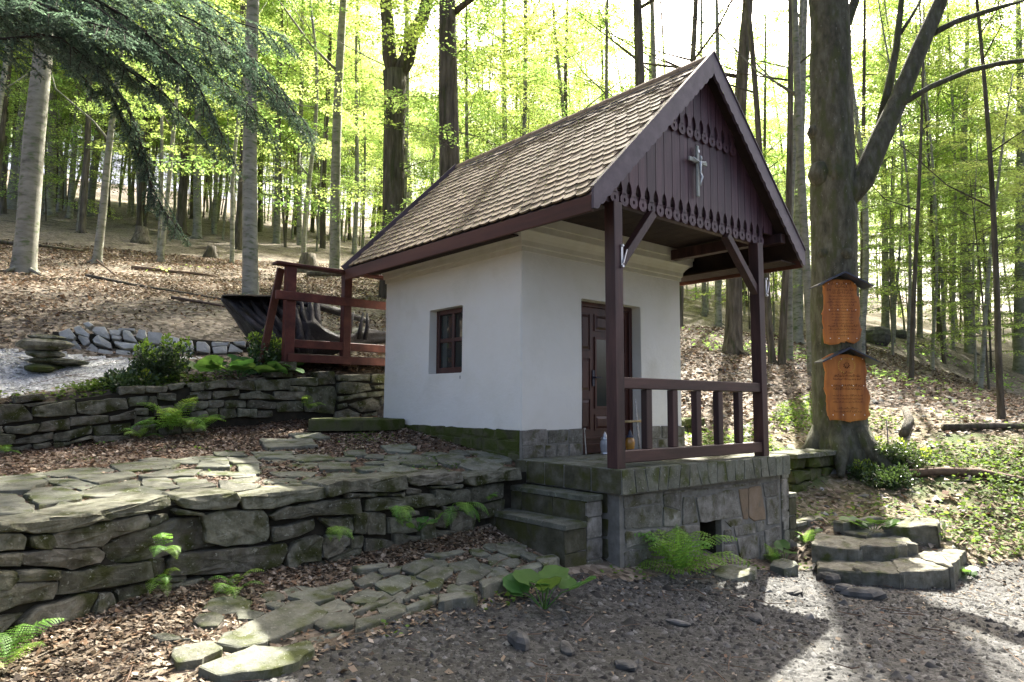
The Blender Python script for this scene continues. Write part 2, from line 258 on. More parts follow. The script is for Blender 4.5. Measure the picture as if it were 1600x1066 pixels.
# ---------------------------------------------------------------- surveyed outlines (world metres)
FRONT_WALL=[[(-5.147,-0.057),(-4.967,-0.086),(-4.964,-0.140),(-5.144,-0.122)],
[(-4.962,-0.090),(-4.808,-0.088),(-4.319,-0.068),(-4.035,-0.056),(-4.025,-0.124),(-4.107,-0.138),(-4.414,-0.153),(-4.687,-0.179),(-4.894,-0.170),(-4.955,-0.136)],
[(-5.161,-0.132),(-4.963,-0.159),(-4.946,-0.187),(-4.948,-0.270),(-5.156,-0.233)],
[(-4.915,-0.197),(-4.854,-0.185),(-4.786,-0.198),(-4.778,-0.283),(-4.792,-0.298),(-4.890,-0.269)],
[(-4.773,-0.194),(-4.438,-0.168),(-4.173,-0.168),(-4.160,-0.215),(-4.182,-0.257),(-4.408,-0.285),(-4.466,-0.329),(-4.637,-0.310),(-4.765,-0.283)],
[(-4.150,-0.187),(-4.030,-0.167),(-3.993,-0.230),(-4.140,-0.253)],
[(-4.439,-0.340),(-4.334,-0.299),(-4.142,-0.270),(-3.942,-0.223),(-3.782,-0.231),(-3.656,-0.292),(-3.639,-0.329),(-3.636,-0.470),(-3.867,-0.479),(-4.093,-0.489),(-4.251,-0.493),(-4.376,-0.471),(-4.432,-0.415)],
[(-5.164,-0.239),(-4.958,-0.281),(-4.948,-0.347),(-4.973,-0.362),(-5.160,-0.318)],
[(-4.945,-0.284),(-4.788,-0.294),(-4.524,-0.325),(-4.476,-0.364),(-4.457,-0.422),(-4.496,-0.447),(-4.675,-0.440),(-4.844,-0.386),(-4.941,-0.349)],
[(-5.159,-0.344),(-4.986,-0.381),(-4.976,-0.418),(-4.997,-0.477),(-5.153,-0.459)],
[(-4.970,-0.377),(-4.736,-0.441),(-4.733,-0.498),(-4.966,-0.452)],
[(-5.178,-0.482),(-4.958,-0.468),(-4.732,-0.516),(-4.759,-0.610),(-5.064,-0.611),(-5.172,-0.596)],
[(-4.711,-0.461),(-4.447,-0.482),(-4.148,-0.513),(-4.127,-0.635),(-4.382,-0.627),(-4.719,-0.602)],
[(-4.130,-0.497),(-4.031,-0.505),(-4.001,-0.562),(-4.008,-0.627),(-4.109,-0.633)],
[(-4.098,-0.647),(-3.850,-0.671),(-3.859,-0.711),(-4.071,-0.688)],
[(-5.171,-0.617),(-4.902,-0.672),(-5.038,-0.762),(-5.161,-0.814)],
[(-4.945,-0.730),(-4.832,-0.648),(-4.491,-0.646),(-4.571,-0.835),(-4.611,-0.892),(-4.881,-0.849)],
[(-4.553,-0.838),(-4.473,-0.646),(-4.382,-0.665),(-4.356,-0.864),(-4.533,-0.882)],
[(-4.353,-0.649),(-4.099,-0.688),(-3.978,-0.718),(-3.972,-0.891),(-4.272,-0.901),(-4.339,-0.869)],
[(-3.973,-0.713),(-3.726,-0.704),(-3.710,-0.864),(-3.950,-0.896)],
[(-3.990,-0.552),(-3.952,-0.505),(-3.795,-0.502),(-3.487,-0.514),(-3.075,-0.538),(-3.066,-0.596),(-3.119,-0.692),(-3.304,-0.717),(-3.762,-0.673),(-3.990,-0.633)],
[(-3.949,-0.065),(-3.530,-0.057),(-3.473,-0.120),(-3.512,-0.173),(-3.779,-0.172),(-3.927,-0.142)],
[(-3.975,-0.150),(-3.778,-0.186),(-3.772,-0.228),(-3.970,-0.188)],
[(-3.760,-0.232),(-3.640,-0.200),(-3.286,-0.230),(-3.227,-0.292),(-3.210,-0.442),(-3.249,-0.492),(-3.546,-0.481),(-3.727,-0.427)],
[(-3.470,-0.101),(-3.134,-0.082),(-2.735,-0.080),(-2.689,-0.131),(-2.715,-0.181),(-3.036,-0.194),(-3.195,-0.226),(-3.437,-0.193)],
[(-3.206,-0.273),(-3.034,-0.220),(-2.696,-0.210),(-2.385,-0.209),(-2.363,-0.347),(-2.731,-0.325),(-3.156,-0.320)],
[(-3.180,-0.387),(-2.801,-0.354),(-2.791,-0.430),(-2.930,-0.480),(-3.168,-0.504)],
[(-3.051,-0.628),(-2.979,-0.537),(-2.750,-0.500),(-2.746,-0.722),(-2.924,-0.713),(-2.989,-0.747),(-3.051,-0.718)],
[(-2.738,-0.569),(-2.691,-0.516),(-2.475,-0.545),(-2.473,-0.622),(-2.546,-0.675),(-2.723,-0.699)],
[(-3.704,-0.702),(-3.555,-0.721),(-3.542,-0.917),(-3.698,-0.905)],
[(-3.481,-0.734),(-3.121,-0.718),(-3.104,-0.768),(-3.134,-0.851),(-3.330,-0.873),(-3.474,-0.860)],
[(-3.083,-0.745),(-2.694,-0.719),(-2.687,-0.871),(-3.064,-0.886)],
[(-2.746,-0.361),(-2.435,-0.382),(-2.431,-0.513),(-2.603,-0.498)],
[(-2.683,-0.709),(-2.417,-0.646),(-2.384,-0.828),(-2.675,-0.857)],
[(-2.729,-0.067),(-2.539,-0.041),(-1.870,-0.038),(-1.854,-0.167),(-2.037,-0.179),(-2.500,-0.133),(-2.714,-0.169)],
[(-1.807,-0.060),(-1.478,-0.051),(-1.127,-0.059),(-1.103,-0.156),(-1.318,-0.183),(-1.571,-0.143),(-1.661,-0.162),(-1.799,-0.126)],
[(-1.093,-0.110),(-0.750,-0.085),(-0.288,-0.068),(-0.278,-0.198),(-0.499,-0.189),(-0.958,-0.212),(-1.049,-0.182)],
[(-2.521,-0.156),(-2.385,-0.160),(-2.379,-0.197),(-2.511,-0.194)],
[(-2.360,-0.173),(-2.041,-0.188),(-2.039,-0.218),(-2.358,-0.210)],
[(-2.017,-0.202),(-1.856,-0.207),(-1.856,-0.233),(-2.009,-0.232)],
[(-1.837,-0.162),(-1.650,-0.191),(-1.657,-0.233),(-1.836,-0.223)],
[(-1.536,-0.178),(-1.127,-0.190),(-1.125,-0.229),(-1.521,-0.201)],
[(-2.678,-0.211),(-2.474,-0.200),(-2.377,-0.221),(-2.386,-0.326),(-2.677,-0.335)],
[(-2.277,-0.231),(-1.924,-0.240),(-1.510,-0.252),(-1.477,-0.289),(-1.479,-0.370),(-1.894,-0.353),(-2.273,-0.337)],
[(-1.467,-0.220),(-1.028,-0.249),(-1.011,-0.380),(-1.319,-0.375),(-1.414,-0.389),(-1.450,-0.364)],
[(-1.001,-0.239),(-0.505,-0.217),(-0.506,-0.386),(-0.891,-0.408),(-0.987,-0.392)],
[(-2.640,-0.360),(-2.432,-0.377),(-2.424,-0.530),(-2.555,-0.513),(-2.627,-0.457)],
[(-2.673,-0.508),(-2.467,-0.538),(-2.479,-0.625),(-2.575,-0.684),(-2.668,-0.696)],
[(-2.422,-0.343),(-2.292,-0.355),(-2.281,-0.552),(-2.416,-0.533)],
[(-2.271,-0.362),(-2.062,-0.383),(-2.047,-0.588),(-2.273,-0.556)],
[(-2.021,-0.439),(-1.662,-0.472),(-1.661,-0.598),(-2.004,-0.588)],
[(-1.505,-0.414),(-1.306,-0.443),(-1.256,-0.531),(-1.288,-0.636),(-1.475,-0.576)],
[(-1.262,-0.454),(-0.924,-0.473),(-0.876,-0.577),(-0.915,-0.685),(-1.219,-0.658)],
[(-1.643,-0.483),(-1.484,-0.491),(-1.459,-0.697),(-1.635,-0.718)],
[(-2.454,-0.556),(-2.301,-0.562),(-2.311,-0.661),(-2.453,-0.661)],
[(-2.288,-0.580),(-1.954,-0.662),(-1.976,-0.757),(-2.272,-0.722)],
[(-1.944,-0.595),(-1.616,-0.653),(-1.630,-0.765),(-1.919,-0.733)],
[(-2.669,-0.717),(-2.339,-0.659),(-2.351,-0.741),(-2.667,-0.795)],
[(-1.363,-0.388),(-1.024,-0.425),(-1.025,-0.460),(-1.349,-0.429)],
[(-1.919,-0.372),(-1.679,-0.399),(-1.679,-0.444),(-1.920,-0.437)],
[(-0.873,-0.426),(-0.510,-0.398),(-0.509,-0.569),(-0.855,-0.580)],
[(-1.443,-0.616),(-0.924,-0.697),(-0.925,-0.772),(-1.444,-0.722)]]
UPPER_WALL=[[(-4.670,0.707),(-4.386,0.752),(-4.345,0.691),(-4.636,0.633)],
[(-4.874,0.606),(-4.586,0.615),(-4.494,0.504),(-4.479,0.447),(-4.862,0.374)],
[(-4.574,0.622),(-4.235,0.664),(-4.259,0.637),(-4.498,0.587)],
[(-4.489,0.583),(-4.067,0.671),(-4.046,0.498),(-4.380,0.475),(-4.472,0.492)],
[(-4.044,0.642),(-3.519,0.704),(-3.485,0.568),(-3.880,0.495),(-4.015,0.528)],
[(-3.580,0.845),(-3.304,0.858),(-3.300,0.762),(-3.576,0.756)],
[(-3.481,0.694),(-3.255,0.739),(-3.249,0.619),(-3.446,0.591)],
[(-4.861,0.355),(-4.755,0.360),(-4.743,0.300),(-4.858,0.297)],
[(-4.735,0.359),(-4.417,0.394),(-4.426,0.315),(-4.508,0.269),(-4.716,0.291)],
[(-4.393,0.408),(-4.110,0.444),(-4.098,0.322),(-4.411,0.295)],
[(-4.092,0.462),(-3.696,0.492),(-3.692,0.395),(-4.088,0.360)],
[(-3.672,0.476),(-3.404,0.552),(-3.391,0.441),(-3.666,0.403)],
[(-4.857,0.276),(-4.633,0.268),(-4.652,0.168),(-4.851,0.142)],
[(-4.637,0.209),(-4.265,0.283),(-4.256,0.210),(-4.379,0.173),(-4.648,0.164)],
[(-4.241,0.267),(-3.871,0.363),(-3.867,0.272),(-4.083,0.190),(-4.249,0.167)],
[(-3.845,0.346),(-3.442,0.390),(-3.438,0.304),(-3.591,0.248),(-3.812,0.238)],
[(-4.850,0.124),(-4.600,0.126),(-4.468,0.149),(-4.465,0.078),(-4.845,0.026)],
[(-4.457,0.149),(-4.279,0.163),(-4.277,0.105),(-4.425,0.090)],
[(-3.390,0.568),(-3.248,0.574),(-3.245,0.478),(-3.381,0.489)],
[(-3.143,0.772),(-2.932,0.773),(-2.928,0.669),(-3.132,0.687)],
[(-3.016,0.882),(-2.817,0.910),(-2.827,0.836),(-2.997,0.813)],
[(-2.794,0.901),(-2.622,0.920),(-2.633,0.849),(-2.759,0.840)],
[(-2.794,0.648),(-2.564,0.677),(-2.560,0.537),(-2.720,0.522),(-2.766,0.571)],
[(-2.814,0.449),(-2.624,0.462),(-2.618,0.397),(-2.825,0.388)],
[(-2.773,0.738),(-2.650,0.773),(-2.656,0.711),(-2.762,0.685)],
[(-3.243,0.726),(-3.152,0.734),(-3.140,0.609),(-3.236,0.594)],
[(-3.386,0.465),(-3.188,0.469),(-3.177,0.378),(-3.379,0.367)],
[(-3.178,0.585),(-2.947,0.607),(-2.934,0.489),(-3.166,0.477)],
[(-2.916,0.641),(-2.805,0.648),(-2.777,0.537),(-2.919,0.505)],
[(-3.428,0.352),(-3.124,0.360),(-3.120,0.244),(-3.418,0.239)],
[(-3.119,0.459),(-2.838,0.470),(-2.826,0.334),(-3.107,0.326)],
[(-3.106,0.309),(-2.842,0.326),(-2.838,0.233),(-3.087,0.209)],
[(-2.828,0.368),(-2.584,0.379),(-2.563,0.257),(-2.807,0.249)],
[(-4.251,0.157),(-4.082,0.172),(-3.870,0.240),(-3.841,0.208),(-4.028,0.154),(-4.235,0.103)],
[(-3.293,0.858),(-3.033,0.860),(-3.031,0.793),(-3.275,0.776)],
[(-3.842,0.224),(-3.605,0.230),(-3.432,0.223),(-3.430,0.158),(-3.826,0.160)],
[(-2.557,0.912),(-2.293,0.959),(-2.282,0.856),(-2.546,0.832)],
[(-2.278,0.951),(-1.895,0.956),(-1.891,0.826),(-2.261,0.857)],
[(-1.869,0.974),(-1.366,1.000),(-1.363,0.847),(-1.865,0.821)],
[(-1.355,1.010),(-0.937,1.036),(-0.944,0.908),(-1.353,0.910)],
[(-0.925,1.123),(-0.655,1.134),(-0.630,0.950),(-0.916,0.927)],
[(-2.726,0.790),(-2.468,0.808),(-2.465,0.701),(-2.723,0.685)],
[(-2.436,0.791),(-2.107,0.836),(-2.095,0.754),(-2.424,0.701)],
[(-2.080,0.773),(-1.795,0.810),(-1.591,0.740),(-1.609,0.698),(-2.069,0.700)],
[(-1.578,0.811),(-1.146,0.812),(-1.143,0.705),(-1.571,0.698)],
[(-1.370,0.891),(-1.127,0.889),(-1.125,0.829),(-1.359,0.828)],
[(-2.491,0.686),(-2.293,0.685),(-2.294,0.595),(-2.488,0.579)],
[(-2.278,0.676),(-1.995,0.683),(-1.983,0.591),(-2.266,0.568)],
[(-1.942,0.692),(-1.552,0.662),(-1.568,0.555),(-1.958,0.582)],
[(-2.721,0.661),(-2.514,0.677),(-2.511,0.580),(-2.717,0.531)],
[(-1.114,0.885),(-0.657,0.896),(-0.610,0.778),(-0.644,0.484),(-1.107,0.530)],
[(-2.508,0.564),(-2.368,0.571),(-2.363,0.443),(-2.469,0.440)],
[(-2.344,0.571),(-2.125,0.559),(-2.113,0.455),(-2.322,0.410)],
[(-2.101,0.567),(-1.847,0.555),(-1.852,0.432),(-2.098,0.455)],
[(-1.820,0.536),(-1.602,0.537),(-1.599,0.445),(-1.826,0.435)],
[(-0.603,1.081),(-0.045,1.102),(-0.044,1.008),(-0.585,1.000)],
[(-0.013,1.103),(0.250,1.129),(0.252,0.981),(-0.001,0.978)],
[(-0.590,0.952),(-0.474,0.978),(-0.074,0.969),(-0.018,0.861),(-0.407,0.787),(-0.586,0.808)],
[(-0.000,0.928),(0.254,0.952),(0.254,0.877),(0.013,0.875)],
[(-0.587,0.745),(-0.121,0.815),(-0.108,0.752),(-0.574,0.684)],
[(-0.090,0.816),(0.255,0.854),(0.255,0.773),(-0.077,0.752)],
[(-0.388,0.629),(0.045,0.734),(0.157,0.676),(0.148,0.546),(-0.156,0.510)],
[(-0.584,0.621),(-0.441,0.655),(-0.418,0.583),(-0.572,0.546)],
[(-0.617,0.499),(-0.403,0.565),(-0.188,0.476),(-0.245,0.401),(-0.616,0.409)],
[(-0.159,0.455),(0.165,0.517),(0.213,0.391),(-0.151,0.395)],
[(-1.581,1.221),(-1.505,1.251),(-1.278,1.259),(-1.281,1.142),(-1.555,1.126)],
[(-1.649,1.089),(-1.330,1.111),(-1.328,1.037),(-1.609,1.019)],
[(-1.538,0.657),(-1.138,0.682),(-1.134,0.530),(-1.526,0.517)],
[(0.173,0.738),(0.280,0.748),(0.282,0.530),(0.187,0.542)],
[(-2.720,0.519),(-2.523,0.533),(-2.486,0.428),(-2.716,0.399)],
[(-2.729,0.888),(-2.569,0.912),(-2.562,0.820),(-2.726,0.804)]]
RUBBLE_WALL=[[(-3.947,1.776),(-3.822,1.846),(-3.714,1.716),(-3.733,1.654),(-3.911,1.671)],
[(-3.780,1.875),(-3.697,1.931),(-3.555,1.787),(-3.552,1.720),(-3.707,1.775)],
[(-3.654,1.946),(-3.569,1.976),(-3.505,1.924),(-3.564,1.865)],
[(-3.526,1.829),(-3.490,1.911),(-3.347,1.910),(-3.279,1.755),(-3.276,1.692),(-3.451,1.755)],
[(-3.696,1.751),(-3.551,1.702),(-3.526,1.613),(-3.595,1.550),(-3.682,1.677)],
[(-3.894,1.525),(-3.711,1.638),(-3.619,1.518),(-3.616,1.451),(-3.871,1.486)],
[(-3.596,1.425),(-3.499,1.595),(-3.401,1.509),(-3.398,1.414)],
[(-3.486,1.668),(-3.429,1.740),(-3.241,1.615),(-3.225,1.504),(-3.473,1.601)],
[(-3.292,1.863),(-3.127,1.868),(-3.146,1.764),(-3.266,1.760)],
[(-3.248,1.750),(-3.112,1.740),(-3.120,1.669),(-3.245,1.680)],
[(-3.106,1.841),(-3.010,1.844),(-2.883,1.634),(-3.089,1.684)],
[(-3.389,1.517),(-3.202,1.466),(-3.188,1.404),(-3.384,1.407)],
[(-3.200,1.643),(-2.847,1.596),(-2.845,1.511),(-3.043,1.507),(-3.175,1.581)],
[(-2.922,1.737),(-2.894,1.883),(-2.788,1.851),(-2.782,1.678)],
[(-3.191,1.899),(-2.944,1.893),(-2.966,1.851),(-3.168,1.867)],
[(-2.291,1.692),(-2.131,1.724),(-2.083,1.535),(-2.258,1.517)],
[(-2.062,1.670),(-1.922,1.673),(-1.864,1.581),(-1.861,1.474),(-2.044,1.493)],
[(-1.858,1.703),(-1.576,1.710),(-1.619,1.635),(-1.832,1.616)],
[(-1.830,1.576),(-1.622,1.623),(-1.607,1.492),(-1.804,1.461)],
[(-1.570,1.667),(-1.380,1.548),(-1.378,1.514),(-1.598,1.501)],
[(-1.542,1.725),(-1.349,1.735),(-1.346,1.626),(-1.496,1.675)],
[(-2.947,1.471),(-2.775,1.488),(-2.749,1.384),(-2.945,1.408)],
[(-2.245,1.498),(-2.096,1.501),(-2.095,1.436),(-2.236,1.434)],
[(-2.772,1.846),(-2.557,1.825),(-2.551,1.614),(-2.753,1.637)],
[(-2.540,1.797),(-2.317,1.748),(-2.311,1.563),(-2.522,1.587)],
[(-2.752,1.598),(-2.549,1.575),(-2.543,1.420),(-2.746,1.417)],
[(-2.520,1.548),(-2.285,1.497),(-2.283,1.425),(-2.516,1.421)],
[(-3.172,1.486),(-2.975,1.484),(-2.960,1.403),(-3.150,1.399)],
[(-3.942,1.643),(-3.910,1.657),(-3.749,1.630),(-3.895,1.546)]]
TERRACE_FLAGS=[[(-5.069,1.239),(-4.729,1.265),(-4.664,0.814),(-4.820,0.475),(-5.104,0.533)],
[(-5.108,0.457),(-4.903,0.229),(-4.865,-0.302),(-4.893,-0.516),(-5.154,-0.451)],
[(-4.818,0.262),(-4.591,0.515),(-4.494,0.091),(-4.550,-0.124),(-4.790,-0.261)],
[(-4.462,0.248),(-4.216,0.485),(-4.038,0.412),(-4.121,-0.017),(-4.301,-0.073),(-4.473,0.073)],
[(-4.600,1.075),(-4.402,0.880),(-4.328,0.554),(-4.463,0.354),(-4.579,0.742)],
[(-4.411,1.072),(-3.962,1.108),(-3.969,0.878),(-4.286,0.597)],
[(-3.981,1.650),(-3.732,1.699),(-3.461,1.416),(-3.627,1.111),(-3.983,1.205)],
[(-3.694,1.877),(-3.552,1.992),(-3.373,1.708),(-3.444,1.480)],
[(-3.902,0.821),(-3.654,1.003),(-3.425,0.809),(-3.555,0.578),(-3.893,0.683)],
[(-3.955,0.578),(-3.772,0.527),(-3.813,0.063),(-4.027,0.088)],
[(-3.735,0.285),(-3.497,0.345),(-3.530,0.033),(-3.789,-0.062)],
[(-3.449,0.881),(-3.092,0.656),(-3.137,0.459),(-3.427,0.653)],
[(-2.961,1.409),(-2.719,1.228),(-2.763,1.004),(-2.998,1.073)],
[(-3.212,1.387),(-2.997,1.335),(-3.123,0.839),(-3.371,0.998)],
[(-2.988,0.960),(-2.800,0.905),(-2.948,0.507),(-3.078,0.565)],
[(-2.924,1.927),(-2.690,1.753),(-2.746,1.514),(-2.961,1.644)],
[(-2.550,1.765),(-2.165,1.594),(-2.343,1.170),(-2.620,1.354)],
[(-3.447,0.041),(-3.185,-0.103),(-3.260,-0.194),(-3.498,-0.178)],
[(-3.305,0.287),(-3.045,0.276),(-3.221,0.032),(-3.343,0.109)],
[(-2.190,2.426),(-1.694,2.186),(-1.818,1.770),(-2.334,1.817)],
[(-1.732,2.663),(-1.401,2.538),(-1.419,2.213),(-1.764,2.246)],
[(-1.676,1.232),(-1.418,1.247),(-1.592,0.925),(-1.776,0.977)],
[(-2.197,0.759),(-1.905,0.668),(-2.055,0.377),(-2.318,0.443)],
[(-4.815,1.495),(-4.593,1.542),(-4.597,1.178),(-4.725,1.313)],
[(-1.086,1.357),(-0.730,1.341),(-0.768,1.113),(-1.018,0.882),(-1.183,1.048)],
[(-1.336,0.551),(-0.931,0.600),(-0.992,0.312),(-1.147,0.156),(-1.410,0.353)],
[(-1.389,0.805),(-1.199,0.801),(-1.356,0.568),(-1.480,0.621)],
[(-1.551,0.499),(-1.388,0.491),(-1.576,0.206),(-1.684,0.271)],
[(-0.822,0.560),(-0.451,0.637),(-0.660,0.188),(-0.948,0.093),(-0.960,0.311)],
[(-1.651,1.210),(-1.463,1.181),(-1.577,0.912),(-1.733,0.992)]]
PATH_FLAGS=[[(-3.800,-1.491),(-3.677,-1.386),(-3.339,-1.201),(-3.200,-1.189),(-3.183,-1.464),(-3.276,-1.541),(-3.544,-1.655),(-3.739,-1.674)],
[(-3.249,-1.044),(-3.026,-0.998),(-2.982,-1.190),(-3.151,-1.231)],
[(-3.122,-1.280),(-2.950,-1.217),(-2.933,-1.414),(-3.093,-1.539),(-3.168,-1.450)],
[(-2.974,-1.509),(-2.791,-1.403),(-2.545,-1.375),(-2.669,-1.453),(-2.940,-1.512)],
[(-2.851,-1.222),(-2.647,-1.107),(-2.587,-1.262),(-2.736,-1.371),(-2.857,-1.321)],
[(-2.517,-1.035),(-2.268,-0.985),(-2.193,-1.074),(-2.303,-1.214),(-2.510,-1.301)],
[(-2.651,-0.949),(-2.439,-0.841),(-2.412,-0.941),(-2.510,-1.041),(-2.678,-1.056)],
[(-2.376,-0.842),(-2.177,-0.854),(-2.230,-0.940),(-2.378,-0.918)],
[(-2.170,-0.860),(-1.986,-0.783),(-1.809,-0.801),(-1.868,-0.907),(-2.092,-1.002)],
[(-2.107,-1.042),(-1.857,-0.942),(-1.713,-1.010),(-1.814,-1.133),(-2.037,-1.205)],
[(-1.671,-0.917),(-1.397,-0.887),(-1.402,-1.011),(-1.496,-1.115),(-1.707,-1.067)],
[(-1.890,-1.302),(-1.650,-1.089),(-1.399,-1.169),(-1.588,-1.296),(-1.866,-1.348)],
[(-1.785,-0.693),(-1.405,-0.726),(-1.413,-0.771),(-1.687,-0.800)],
[(-1.055,-0.708),(-0.746,-0.734),(-0.683,-0.864),(-0.843,-1.041),(-1.006,-1.034)],
[(-2.467,-1.441),(-2.319,-1.305),(-2.000,-1.184),(-1.987,-1.247),(-2.088,-1.343)],
[(-3.953,-1.859),(-3.784,-1.793),(-3.696,-1.920),(-3.513,-1.891),(-3.543,-2.023),(-3.700,-2.127),(-3.855,-2.153),(-4.081,-2.093),(-4.124,-1.925)],
[(-3.461,-1.099),(-3.362,-1.053),(-3.334,-1.128),(-3.448,-1.188)],
[(-2.534,-0.710),(-2.263,-0.757),(-2.327,-0.831),(-2.534,-0.787)],
[(-2.987,-0.953),(-2.708,-0.927),(-2.744,-1.052),(-2.956,-1.082)],
[(-4.206,-1.566),(-4.026,-1.561),(-3.997,-1.717),(-4.121,-1.795),(-4.247,-1.768)],
[(-4.262,-1.231),(-4.166,-1.260),(-4.076,-1.415),(-4.230,-1.362)]]
KERBS=[[(-0.877,-1.206),(-0.603,-1.194),(-0.699,-1.367),(-1.014,-1.503)],
[(-1.236,-1.301),(-0.902,-1.309),(-0.962,-1.433),(-1.351,-1.523)],
[(-1.760,-1.454),(-1.315,-1.393),(-1.404,-1.524),(-1.882,-1.668)],
[(-2.204,-1.496),(-1.941,-1.628),(-2.007,-1.756),(-2.308,-1.690)],
[(-2.580,-1.592),(-2.239,-1.500),(-2.302,-1.623),(-2.598,-1.650)],
[(-3.022,-1.600),(-2.610,-1.547),(-2.605,-1.662),(-3.113,-1.803)],
[(-3.508,-1.745),(-3.261,-1.679),(-3.160,-1.769),(-3.461,-1.840),(-3.547,-1.868)]]
BASE_STONES=[[(0.057,-0.277),(0.378,-0.278),(0.694,-0.291),(0.689,-0.399),(0.352,-0.387),(0.063,-0.406)],
[(0.063,-0.418),(0.395,-0.404),(0.702,-0.427),(0.682,-0.652),(0.453,-0.639),(0.072,-0.608)],
[(0.721,-0.305),(1.048,-0.307),(1.038,-0.519),(0.728,-0.434)],
[(0.723,-0.443),(1.038,-0.528),(1.019,-0.677),(0.707,-0.655)],
[(1.075,-0.368),(1.296,-0.380),(1.359,-0.679),(1.053,-0.681)],
[(1.318,-0.405),(1.924,-0.365),(2.173,-0.370),(2.277,-0.694),(1.904,-0.701),(1.394,-0.690)],
[(2.211,-0.381),(2.420,-0.374),(2.419,-0.758),(2.316,-0.746)],
[(2.448,-0.368),(2.734,-0.366),(2.832,-0.803),(2.552,-0.789),(2.439,-0.731)],
[(2.780,-0.353),(3.202,-0.325),(3.188,-0.516),(2.833,-0.519)],
[(2.848,-0.543),(3.192,-0.540),(3.192,-0.893),(2.872,-0.874)],
[(0.087,-0.641),(0.492,-0.663),(0.487,-0.795),(0.082,-0.808)],
[(0.508,-0.665),(0.977,-0.689),(0.970,-0.832),(0.503,-0.797)],
[(0.996,-0.687),(1.383,-0.710),(1.374,-0.896),(1.008,-0.863)],
[(0.061,-0.837),(0.358,-0.838),(0.718,-0.831),(0.753,-1.114),(0.072,-1.140)],
[(0.773,-0.866),(1.373,-0.902),(1.359,-1.178),(0.785,-1.147)],
[(1.874,-0.828),(2.034,-0.832),(2.052,-1.000),(1.879,-0.993)],
[(1.909,-0.724),(2.276,-0.716),(2.283,-0.791),(2.040,-0.814)],
[(2.090,-0.807),(2.576,-0.814),(2.598,-0.941),(2.120,-0.930)],
[(2.605,-0.801),(2.798,-0.822),(2.790,-0.931),(2.626,-0.944)],
[(2.154,-0.957),(2.628,-0.967),(2.656,-1.242),(2.223,-1.260)],
[(1.877,-1.014),(2.109,-1.014),(2.181,-1.269),(1.876,-1.269)],
[(2.802,-0.939),(3.190,-0.917),(3.222,-1.378),(2.835,-1.371)],
[(1.785,-1.307),(2.186,-1.292),(2.424,-1.312),(2.387,-1.415),(1.808,-1.384)],
[(2.690,-0.988),(2.780,-0.983),(2.798,-1.348),(2.669,-1.362)],
[(3.251,-0.324),(3.395,-0.317),(3.385,-0.863),(3.241,-0.882)],
[(0.721,-0.298),(1.408,-0.322),(2.157,-0.337),(2.742,-0.347),(2.744,-0.310),(1.435,-0.307),(0.722,-0.288)]]
